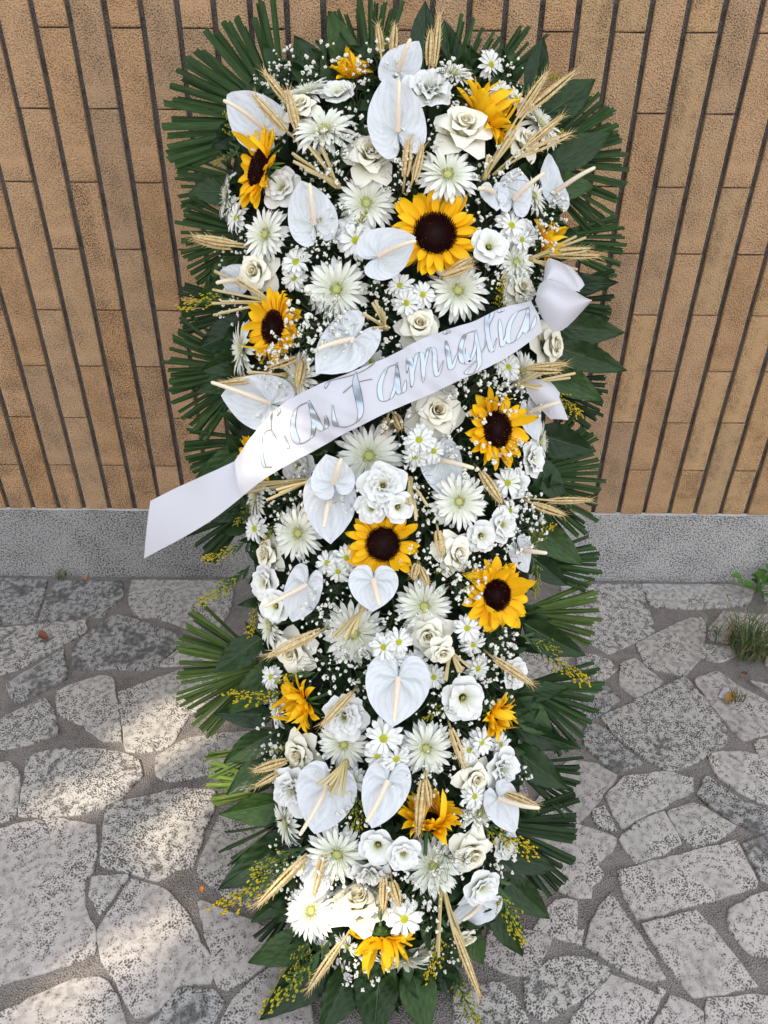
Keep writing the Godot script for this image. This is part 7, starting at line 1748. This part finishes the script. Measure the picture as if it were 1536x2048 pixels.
	put("gypsophila", 4, "babys_breath", Vector3(0.1622, -0.5038, 0.1007), Vector2(0.3671, 0), 0.0388, 4.1766, "cluster of baby's breath below right of the wheat-crossed sunflower", "baby's breath", "baby's breath clusters in the spray")
	put("gypsophila", 5, "babys_breath", Vector3(-0.0132, -0.2066, 0.1768), Vector2(-0.0582, 0), 0.0346, 5.1533, "cluster of baby's breath just above left of the big heart anthurium", "baby's breath", "baby's breath clusters in the spray")
	put("gypsophila", 2, "babys_breath", Vector3(0.0959, -0.2107, 0.1564), Vector2(0.1886, 0), 0.0346, 0.8777, "cluster of baby's breath above left of the half-closed sunflower", "baby's breath", "baby's breath clusters in the spray")
	put("gypsophila", 3, "babys_breath", Vector3(-0.0856, -0.2086, 0.1665), Vector2(-0.2227, 0), 0.0388, 3.9237, "cluster of baby's breath left of the big heart anthurium", "baby's breath", "baby's breath clusters in the spray")
	put("gypsophila", 2, "babys_breath", Vector3(0.1408, 0.3902, 0.1586), Vector2(0.2224, 0), 0.0388, 2.225, "cluster of baby's breath just right of the largest sunflower", "baby's breath", "baby's breath clusters in the spray")
	put("gypsophila", 5, "babys_breath", Vector3(-0.1357, -0.525, 0.0964), Vector2(-0.3731, 0), 0.0305, 1.4759, "cluster of baby's breath below the ragged left sunflower", "baby's breath", "baby's breath clusters in the spray")
	put("gypsophila", 4, "babys_breath", Vector3(-0.0993, 0.4578, 0.1702), Vector2(-0.2025, 0), 0.0305, 2.0929, "cluster of baby's breath just right of the upper-left sunflower", "baby's breath", "baby's breath clusters in the spray")
	put("gypsophila", 3, "babys_breath", Vector3(0.0474, 0.014, 0.1681), Vector2(0.0721, 0), 0.0346, 3.8544, "cluster of baby's breath below left of the oval-disc sunflower", "baby's breath", "baby's breath clusters in the spray")
	put("gypsophila", 4, "babys_breath", Vector3(0.1491, -0.233, 0.1379), Vector2(0.3035, 0), 0.0388, 2.1897, "cluster of baby's breath just above the half-closed sunflower", "baby's breath", "baby's breath clusters in the spray")
	put("gypsophila", 3, "babys_breath", Vector3(-0.0448, 0.0257, 0.1815), Vector2(-0.1109, 0), 0.0346, 2.4225, "cluster of baby's breath above left of the central sunflower", "baby's breath", "baby's breath clusters in the spray")
	put("gypsophila", 2, "babys_breath", Vector3(0.1611, -0.0539, 0.1317), Vector2(0.2981, 0), 0.0346, 0.8568, "cluster of baby's breath just above the lower-right sunflower", "baby's breath", "baby's breath clusters in the spray")
	put("gypsophila", 3, "babys_breath", Vector3(-0.084, 0.6256, 0.1188), Vector2(-0.2373, 0), 0.0388, 5.2193, "cluster of baby's breath just left of the topmost sunflower", "baby's breath", "baby's breath clusters in the spray")
	put("gypsophila", 2, "babys_breath", Vector3(-0.1422, 0.5301, 0.1334), Vector2(-0.284, 0), 0.0346, 4.0687, "cluster of baby's breath just above right of the upper-left sunflower", "baby's breath", "baby's breath clusters in the spray")
	put("gypsophila", 5, "babys_breath", Vector3(0.1823, -0.3937, 0.104), Vector2(0.3619, 0), 0.0388, 5.0523, "cluster of baby's breath below the half-closed sunflower", "baby's breath", "baby's breath clusters in the spray")
	put("gypsophila", 2, "babys_breath", Vector3(0.01, -0.148, 0.17), Vector2(-0.0029, 0), 0.0388, 2.7217, "cluster of baby's breath above the big heart anthurium", "baby's breath", "baby's breath clusters in the spray")
	put("gypsophila", 3, "babys_breath", Vector3(-0.083, -0.3504, 0.1566), Vector2(-0.2323, 0), 0.0305, 5.3479, "cluster of baby's breath below left of the big heart anthurium", "baby's breath", "baby's breath clusters in the spray")
	put("gypsophila", 2, "babys_breath", Vector3(0.2289, 0.3318, 0.1115), Vector2(0.3626, 0), 0.0305, 3.2498, "cluster of baby's breath just below the small sunflower above the bow", "baby's breath", "baby's breath clusters in the spray")
	put("gypsophila", 3, "babys_breath", Vector3(-0.151, -0.3551, 0.1049), Vector2(-0.3725, 0), 0.0346, 3.7217, "cluster of baby's breath below left of the ragged left sunflower", "baby's breath", "baby's breath clusters in the spray")
	put("gypsophila", 2, "babys_breath", Vector3(-0.029, 0.5069, 0.1798), Vector2(-0.0837, 0), 0.0388, 3.6001, "cluster of baby's breath below the topmost sunflower, right of the upper-left sunflower", "baby's breath", "baby's breath clusters in the spray")
	put("gypsophila", 3, "babys_breath", Vector3(-0.035, -0.4078, 0.1802), Vector2(-0.1252, 0), 0.0346, 4.6482, "cluster of baby's breath above the drooping bottom sunflower", "baby's breath", "baby's breath clusters in the spray")
	put("gypsophila", 2, "babys_breath", Vector3(-0.0324, -0.6452, 0.1105), Vector2(-0.23, 0), 0.0388, 2.4838, "cluster of baby's breath just below left of the drooping bottom sunflower", "baby's breath", "baby's breath clusters in the spray")
	put("gypsophila", 3, "babys_breath", Vector3(-0.1144, 0.3655, 0.1598), Vector2(-0.2162, 0), 0.0346, 0.6092, "cluster of baby's breath below right of the upper-left sunflower", "baby's breath", "baby's breath clusters in the spray")
	put("gypsophila", 2, "babys_breath", Vector3(0.1341, 0.4409, 0.1534), Vector2(0.2073, 0), 0.0346, 0.2083, "cluster of baby's breath below the sideways sunflower", "baby's breath", "baby's breath clusters in the spray")
	put("gypsophila", 5, "babys_breath", Vector3(-0.0712, 0.3887, 0.1624), Vector2(-0.143, 0), 0.0346, 1.2711, "cluster of baby's breath left of the largest sunflower", "baby's breath", "baby's breath clusters in the spray")
	put("gypsophila", 2, "babys_breath", Vector3(0.1466, 0.3183, 0.1557), Vector2(0.2366, 0), 0.0388, 0.2478, "cluster of baby's breath below left of the small sunflower above the bow", "baby's breath", "baby's breath clusters in the spray")
	put("gypsophila", 3, "babys_breath", Vector3(0.1278, -0.0588, 0.1554), Vector2(0.2381, 0), 0.0305, 5.5845, "cluster of baby's breath right of the central sunflower", "baby's breath", "baby's breath clusters in the spray")
	put("gypsophila", 4, "babys_breath", Vector3(-0.1561, 0.1914, 0.1513), Vector2(-0.2862, 0), 0.0346, 3.0206, "cluster of baby's breath above the ribbon-covered sunflower", "baby's breath", "baby's breath clusters in the spray")
	put("gypsophila", 3, "babys_breath", Vector3(-0.1386, 0.0207, 0.1345), Vector2(-0.2891, 0), 0.0388, 4.775, "cluster of baby's breath right of the ribbon tail", "baby's breath", "baby's breath clusters in the spray")
	# palm fans
	palm(Vector3(-0.1495, 0.5903, 0.022), 0.1785, 96, 205, 30, 0, "topmost left palm fan with cut strip ends behind the flowers")
	palm(Vector3(-0.1923, 0.4211, 0.026), 0.1146, 148, 222, 23, 0, "upper left palm fan with cut strip ends behind the flowers")
	palm(Vector3(-0.1992, 0.2151, 0.03), 0.126, 140, 236, 32, 0, "middle left palm fan with cut strip ends behind the flowers")
	palm(Vector3(-0.2044, 0.0031, 0.022), 0.0991, 200, 236, 9, 1, "short dark palm fan with cut strip ends behind the flowers")
	palm(Vector3(-0.1771, -0.2326, 0.026), 0.136, 140, 232, 35, 2, "broad lower left palm fan with cut strip ends behind the flowers")
	palm(Vector3(-0.1689, -0.4151, 0.03), 0.0961, 158, 204, 12, 3, "pale sunlit palm fan with cut strip ends behind the flowers")
	palm(Vector3(-0.151, -0.4698, 0.022), 0.1015, 200, 222, 9, 1, "dark lower left palm fan with cut strip ends behind the flowers")
	palm(Vector3(-0.0175, 0.6339, 0.026), 0.1344, 70, 124, 18, 0, "top centre palm fan with cut strip ends behind the flowers")
	palm(Vector3(0.0848, 0.5863, 0.03), 0.1536, 52, 84, 14, 0, "top right of centre palm fan with cut strip ends behind the flowers")
	palm(Vector3(0.2189, 0.5331, 0.022), 0.1444, 52, -50, 33, 0, "big upper right palm fan with cut strip ends behind the flowers")
	palm(Vector3(0.2333, 0.3185, 0.026), 0.1091, 28, -28, 14, 1, "right, behind the bow palm fan with cut strip ends behind the flowers")
	palm(Vector3(0.2022, 0.0523, 0.03), 0.126, 52, -56, 33, 0, "middle right palm fan with cut strip ends behind the flowers")
	palm(Vector3(0.2036, -0.1533, 0.022), 0.119, 22, -26, 16, 2, "light green right palm fan with cut strip ends behind the flowers")
	palm(Vector3(0.2067, -0.263, 0.026), 0.1186, 16, -62, 23, 0, "lower right palm fan with cut strip ends behind the flowers")
	palm(Vector3(0.1644, -0.4704, 0.03), 0.13, 22, -58, 21, 1, "lowest right palm fan with cut strip ends behind the flowers")
	palm(Vector3(-0.1281, -0.5842, 0.022), 0.0991, 226, 240, 4, 1, "lowest left palm fan with cut strip ends behind the flowers")
	palm(Vector3(-0.1847, 0.4971, 0.026), 0.1249, 160, 198, 14, 0, "second upper left palm fan with cut strip ends behind the flowers")
	palm(Vector3(-0.1916, 0.3098, 0.03), 0.1182, 160, 200, 14, 1, "small left palm fan with cut strip ends behind the flowers")
	palm(Vector3(-0.1891, 0.1098, 0.022), 0.111, 172, 216, 14, 0, "left, below the ribbon, palm fan with cut strip ends behind the flowers")
	palm(Vector3(-0.1581, -0.3542, 0.026), 0.1107, 186, 222, 14, 2, "second lower left palm fan with cut strip ends behind the flowers")
	palm(Vector3(0.225, 0.4121, 0.03), 0.1355, 16, -24, 16, 0, "right, above the bow palm fan with cut strip ends behind the flowers")
	palm(Vector3(0.2189, 0.2013, 0.022), 0.119, 8, -40, 16, 1, "right, below the bow palm fan with cut strip ends behind the flowers")
	palm(Vector3(0.1991, -0.073, 0.026), 0.1225, 14, -24, 14, 0, "right, level with the plinth palm fan with cut strip ends behind the flowers")
	palm(Vector3(0.1909, -0.3833, 0.03), 0.1063, 4, -40, 14, 1, "second lower right palm fan with cut strip ends behind the flowers")
	palm(Vector3(0.1464, 0.6361, 0.022), 0.119, 62, 30, 12, 0, "small upper right palm fan with cut strip ends behind the flowers")
	# broad leaves
	lay("leaf", 0, "broad_leaf", Vector3(-0.0882, 0.6199, 0.045), Vector3(-0.1368, 0.7148, 0.045), 0.0518, Vector3(-0.3497, -0.0209, 1), "dark green leaf pointing up left above left of the topmost sunflower", "leaf", "broad green leaves round the spray")
	lay("leaf", 1, "broad_leaf", Vector3(-0.0394, 0.6203, 0.051), Vector3(-0.0801, 0.7326, 0.075), 0.0491, Vector3(0.2728, 0.0836, 1), "dark green leaf pointing up above the topmost sunflower", "leaf", "broad green leaves round the spray")
	lay("leaf", 2, "broad_leaf", Vector3(0.057, 0.6467, 0.057), Vector3(0.0602, 0.7553, 0.065), 0.0385, Vector3(-0.0499, -0.0241, 1), "dark green leaf pointing up above right of the topmost sunflower", "leaf", "broad green leaves round the spray")
	lay("leaf", 3, "broad_leaf", Vector3(0.1024, 0.6423, 0.045), Vector3(0.0875, 0.7338, 0.055), 0.0412, Vector3(-0.2802, -0.2417, 1), "dark green leaf pointing up above the sideways sunflower", "leaf", "broad green leaves round the spray")
	lay("leaf", 4, "broad_leaf", Vector3(0.1354, 0.6315, 0.051), Vector3(0.1989, 0.6819, 0.045), 0.0399, Vector3(-0.2387, -0.0878, 1), "dark green leaf pointing up right above right of the sideways sunflower", "leaf", "broad green leaves round the spray")
	lay("leaf", 5, "broad_leaf", Vector3(0.2161, 0.6134, 0.057), Vector3(0.2323, 0.6933, 0.075), 0.0319, Vector3(-0.08, 0.2662, 1), "dark green leaf pointing up above right of the sideways sunflower", "leaf", "broad green leaves round the spray")
	lay("leaf", 6, "broad_leaf", Vector3(0.2296, 0.5862, 0.045), Vector3(0.3115, 0.6392, 0.065), 0.0518, Vector3(-0.2435, -0.1722, 1), "dark green leaf pointing up right right of the sideways sunflower", "leaf", "broad green leaves round the spray")
	lay("leaf", 0, "broad_leaf", Vector3(0.2358, 0.5088, 0.051), Vector3(0.341, 0.5648, 0.055), 0.0452, Vector3(-0.1558, -0.2369, 1), "dark green leaf pointing up right above right of the small sunflower above the bow", "leaf", "broad green leaves round the spray")
	lay("leaf", 1, "broad_leaf", Vector3(0.2346, 0.4802, 0.057), Vector3(0.317, 0.4875, 0.045), 0.0372, Vector3(-0.1491, -0.1854, 1), "dark green leaf pointing right above right of the small sunflower above the bow", "leaf", "broad green leaves round the spray")
	lay("leaf", 2, "broad_leaf", Vector3(-0.2079, 0.5698, 0.045), Vector3(-0.2498, 0.5331, 0.075), 0.0399, Vector3(-0.0126, -0.3275, 1), "dark green leaf pointing down left just above left of the upper-left sunflower", "leaf", "broad green leaves round the spray")
	lay("leaf", 3, "broad_leaf", Vector3(-0.2142, 0.4753, 0.051), Vector3(-0.2895, 0.4702, 0.065), 0.0412, Vector3(0.2972, -0.0917, 1), "dark green leaf pointing left left of the upper-left sunflower", "leaf", "broad green leaves round the spray")
	lay("leaf", 4, "broad_leaf", Vector3(-0.2057, 0.3877, 0.057), Vector3(-0.2757, 0.3054, 0.055), 0.0372, Vector3(0.3066, 0.1314, 1), "dark green leaf pointing down left left of the speckled left sunflower", "leaf", "broad green leaves round the spray")
	lay("leaf", 5, "broad_leaf", Vector3(-0.1929, 0.2796, 0.045), Vector3(-0.2782, 0.2438, 0.045), 0.0505, Vector3(0.1217, -0.0198, 1), "dark green leaf pointing down left above left of the ribbon-covered sunflower", "leaf", "broad green leaves round the spray")
	lay("leaf", 6, "broad_leaf", Vector3(-0.2031, 0.2298, 0.051), Vector3(-0.2665, 0.2039, 0.075), 0.0372, Vector3(0.3118, -0.2675, 1), "dark green leaf pointing left below left of the speckled left sunflower", "leaf", "broad green leaves round the spray")
	lay("leaf", 0, "broad_leaf", Vector3(-0.1983, 0.2064, 0.057), Vector3(-0.2792, 0.1763, 0.065), 0.0359, Vector3(0.118, -0.1462, 1), "dark green leaf pointing left above left of the ribbon-covered sunflower", "leaf", "broad green leaves round the spray")
	lay("leaf", 1, "broad_leaf", Vector3(-0.2004, 0.1002, 0.045), Vector3(-0.2846, 0.0415, 0.055), 0.0345, Vector3(0.1221, 0.1605, 1), "dark green leaf pointing down left just above the ribbon tail", "leaf", "broad green leaves round the spray")
	lay("leaf", 2, "broad_leaf", Vector3(-0.1919, 0.029, 0.051), Vector3(-0.2602, -0.0164, 0.045), 0.0399, Vector3(-0.2357, -0.2093, 1), "dark green leaf pointing down left just below right of the ribbon tail", "leaf", "broad green leaves round the spray")
	lay("leaf", 3, "broad_leaf", Vector3(-0.1798, -0.1857, 0.057), Vector3(-0.2476, -0.2345, 0.075), 0.0425, Vector3(-0.3325, -0.1887, 1), "dark green leaf pointing down left left of the ragged left sunflower", "leaf", "broad green leaves round the spray")
	lay("leaf", 4, "broad_leaf", Vector3(-0.148, -0.2213, 0.045), Vector3(-0.2307, -0.2968, 0.065), 0.0491, Vector3(-0.2953, -0.0693, 1), "dark green leaf pointing down left left of the big heart anthurium", "leaf", "broad green leaves round the spray")
	lay("leaf", 5, "broad_leaf", Vector3(-0.1622, -0.302, 0.051), Vector3(-0.252, -0.2995, 0.055), 0.0372, Vector3(0.3315, -0.095, 1), "dark green leaf pointing left left of the ragged left sunflower", "leaf", "broad green leaves round the spray")
	lay("leaf", 6, "broad_leaf", Vector3(-0.1539, -0.3226, 0.057), Vector3(-0.2408, -0.3769, 0.045), 0.0385, Vector3(-0.1317, -0.0224, 1), "dark green leaf pointing down left below left of the ragged left sunflower", "leaf", "broad green leaves round the spray")
	lay("leaf", 0, "broad_leaf", Vector3(-0.1555, -0.3634, 0.045), Vector3(-0.2301, -0.4122, 0.075), 0.0412, Vector3(-0.1518, 0.1626, 1), "dark green leaf pointing down left below left of the big heart anthurium", "leaf", "broad green leaves round the spray")
	lay("leaf", 1, "broad_leaf", Vector3(-0.1398, -0.4284, 0.051), Vector3(-0.2425, -0.4467, 0.065), 0.0505, Vector3(0.1525, -0.2357, 1), "dark green leaf pointing left below left of the ragged left sunflower", "leaf", "broad green leaves round the spray")
	lay("leaf", 2, "broad_leaf", Vector3(-0.1169, -0.4706, 0.057), Vector3(-0.2491, -0.5633, 0.055), 0.0505, Vector3(-0.1816, 0.1205, 1), "dark green leaf pointing down left left of the drooping bottom sunflower", "leaf", "broad green leaves round the spray")
	lay("leaf", 3, "broad_leaf", Vector3(-0.1181, -0.5503, 0.045), Vector3(-0.2004, -0.6191, 0.045), 0.0385, Vector3(0.3083, 0.1021, 1), "dark green leaf pointing down left below left of the wheat-crossed sunflower", "leaf", "broad green leaves round the spray")
	lay("leaf", 4, "broad_leaf", Vector3(-0.1026, -0.6256, 0.051), Vector3(-0.204, -0.6715, 0.05), 0.0438, Vector3(-0.0485, 0.3328, 1), "dark green leaf pointing down left below the ragged left sunflower", "leaf", "broad green leaves round the spray")
	lay("leaf", 5, "broad_leaf", Vector3(-0.0725, -0.6519, 0.057), Vector3(-0.1774, -0.7281, 0.095), 0.0584, Vector3(-0.3456, -0.3074, 1), "dark green leaf pointing down left below left of the drooping bottom sunflower", "leaf", "broad green leaves round the spray")
	lay("leaf", 6, "broad_leaf", Vector3(-0.0396, -0.6662, 0.045), Vector3(-0.0903, -0.7414, 0.11), 0.0558, Vector3(0.1955, -0.0629, 1), "dark green leaf pointing down left below the ragged left sunflower, below the big heart anthurium", "leaf", "broad green leaves round the spray")
	lay("leaf", 0, "broad_leaf", Vector3(-0.0022, -0.6627, 0.051), Vector3(-0.0162, -0.745, 0.115), 0.0651, Vector3(-0.3185, 0.0339, 1), "dark green leaf pointing down below the drooping bottom sunflower", "leaf", "broad green leaves round the spray")
	lay("leaf", 1, "broad_leaf", Vector3(0.0385, -0.663, 0.057), Vector3(0.0621, -0.7436, 0.11), 0.0531, Vector3(0.3427, 0.0133, 1), "dark green leaf pointing down below right of the drooping bottom sunflower", "leaf", "broad green leaves round the spray")
	lay("leaf", 2, "broad_leaf", Vector3(0.0688, -0.6475, 0.045), Vector3(0.097, -0.7141, 0.065), 0.0438, Vector3(-0.105, -0.2843, 1), "dark green leaf pointing down below the wheat-crossed sunflower", "leaf", "broad green leaves round the spray")
	lay("leaf", 3, "broad_leaf", Vector3(0.1614, -0.5698, 0.051), Vector3(0.207, -0.6685, 0.05), 0.0412, Vector3(-0.3001, 0.2792, 1), "dark green leaf pointing down right right of the drooping bottom sunflower", "leaf", "broad green leaves round the spray")
	lay("leaf", 4, "broad_leaf", Vector3(0.1199, -0.6186, 0.057), Vector3(0.1474, -0.6745, 0.05), 0.0319, Vector3(-0.0062, 0.305, 1), "dark green leaf pointing down right below the wheat-crossed sunflower", "leaf", "broad green leaves round the spray")
	lay("leaf", 5, "broad_leaf", Vector3(0.2258, 0.3357, 0.045), Vector3(0.3423, 0.335, 0.075), 0.0372, Vector3(-0.3124, -0.1796, 1), "dark green leaf pointing right right of the ribbon bow", "leaf", "broad green leaves round the spray")
	lay("leaf", 6, "broad_leaf", Vector3(0.2469, 0.2782, 0.051), Vector3(0.3556, 0.2645, 0.065), 0.0438, Vector3(-0.3147, -0.0719, 1), "dark green leaf pointing right below right of the ribbon bow", "leaf", "broad green leaves round the spray")
	lay("leaf", 0, "broad_leaf", Vector3(0.2457, 0.2471, 0.057), Vector3(0.3625, 0.209, 0.055), 0.0412, Vector3(-0.3079, -0.1712, 1), "dark green leaf pointing right above right of the oval-disc sunflower", "leaf", "broad green leaves round the spray")
	lay("leaf", 1, "broad_leaf", Vector3(0.237, 0.2161, 0.045), Vector3(0.329, 0.166, 0.045), 0.0412, Vector3(-0.0648, -0.1358, 1), "dark green leaf pointing down right below right of the ribbon bow", "leaf", "broad green leaves round the spray")
	lay("leaf", 2, "broad_leaf", Vector3(0.2209, 0.1183, 0.051), Vector3(0.3088, 0.0874, 0.075), 0.0491, Vector3(-0.3141, -0.3237, 1), "dark green leaf pointing right right of the oval-disc sunflower", "leaf", "broad green leaves round the spray")
	lay("leaf", 3, "broad_leaf", Vector3(0.2198, 0.0807, 0.057), Vector3(0.2689, 0.0088, 0.065), 0.0412, Vector3(0.3301, -0.2244, 1), "dark green leaf pointing down right below right of the oval-disc sunflower", "leaf", "broad green leaves round the spray")
	lay("leaf", 4, "broad_leaf", Vector3(0.2146, -0.0194, 0.045), Vector3(0.2965, -0.0801, 0.055), 0.0425, Vector3(0.006, -0.0683, 1), "dark green leaf pointing down right right of the lower-right sunflower", "leaf", "broad green leaves round the spray")
	lay("leaf", 5, "broad_leaf", Vector3(0.2172, -0.064, 0.051), Vector3(0.2752, -0.1107, 0.045), 0.0345, Vector3(0.0219, -0.2909, 1), "dark green leaf pointing down right above right of the half-closed sunflower", "leaf", "broad green leaves round the spray")
	lay("leaf", 6, "broad_leaf", Vector3(0.205, -0.1635, 0.057), Vector3(0.2942, -0.2097, 0.075), 0.0452, Vector3(-0.1303, -0.2744, 1), "dark green leaf pointing down right below right of the lower-right sunflower", "leaf", "broad green leaves round the spray")
	lay("leaf", 0, "broad_leaf", Vector3(0.1959, -0.2699, 0.045), Vector3(0.2718, -0.2586, 0.065), 0.0292, Vector3(0.0294, 0.2949, 1), "dark green leaf pointing right right of the half-closed sunflower", "leaf", "broad green leaves round the spray")
	lay("leaf", 1, "broad_leaf", Vector3(0.1949, -0.2871, 0.051), Vector3(0.252, -0.3291, 0.055), 0.0425, Vector3(0.0688, 0.2497, 1), "dark green leaf pointing down right right of the half-closed sunflower", "leaf", "broad green leaves round the spray")
	lay("leaf", 2, "broad_leaf", Vector3(0.1865, -0.3152, 0.057), Vector3(0.2961, -0.3574, 0.045), 0.0385, Vector3(-0.1999, -0.3378, 1), "dark green leaf pointing right below right of the half-closed sunflower", "leaf", "broad green leaves round the spray")
	lay("leaf", 3, "broad_leaf", Vector3(0.1884, -0.3484, 0.045), Vector3(0.2694, -0.4063, 0.075), 0.0452, Vector3(0.0277, -0.0094, 1), "dark green leaf pointing down right below right of the half-closed sunflower", "leaf", "broad green leaves round the spray")
	lay("leaf", 4, "broad_leaf", Vector3(0.154, -0.4954, 0.051), Vector3(0.2028, -0.4496, 0.065), 0.0345, Vector3(0.05, -0.0864, 1), "dark green leaf pointing up right right of the wheat-crossed sunflower", "leaf", "broad green leaves round the spray")
	lay("leaf", 5, "broad_leaf", Vector3(0.1717, -0.5039, 0.057), Vector3(0.2565, -0.5292, 0.055), 0.0359, Vector3(0.0876, 0.1579, 1), "dark green leaf pointing right right of the wheat-crossed sunflower", "leaf", "broad green leaves round the spray")
	lay("leaf", 6, "broad_leaf", Vector3(0.1735, -0.5391, 0.045), Vector3(0.2497, -0.6086, 0.045), 0.0438, Vector3(0.2891, -0.1347, 1), "dark green leaf pointing down right below right of the wheat-crossed sunflower", "leaf", "broad green leaves round the spray")
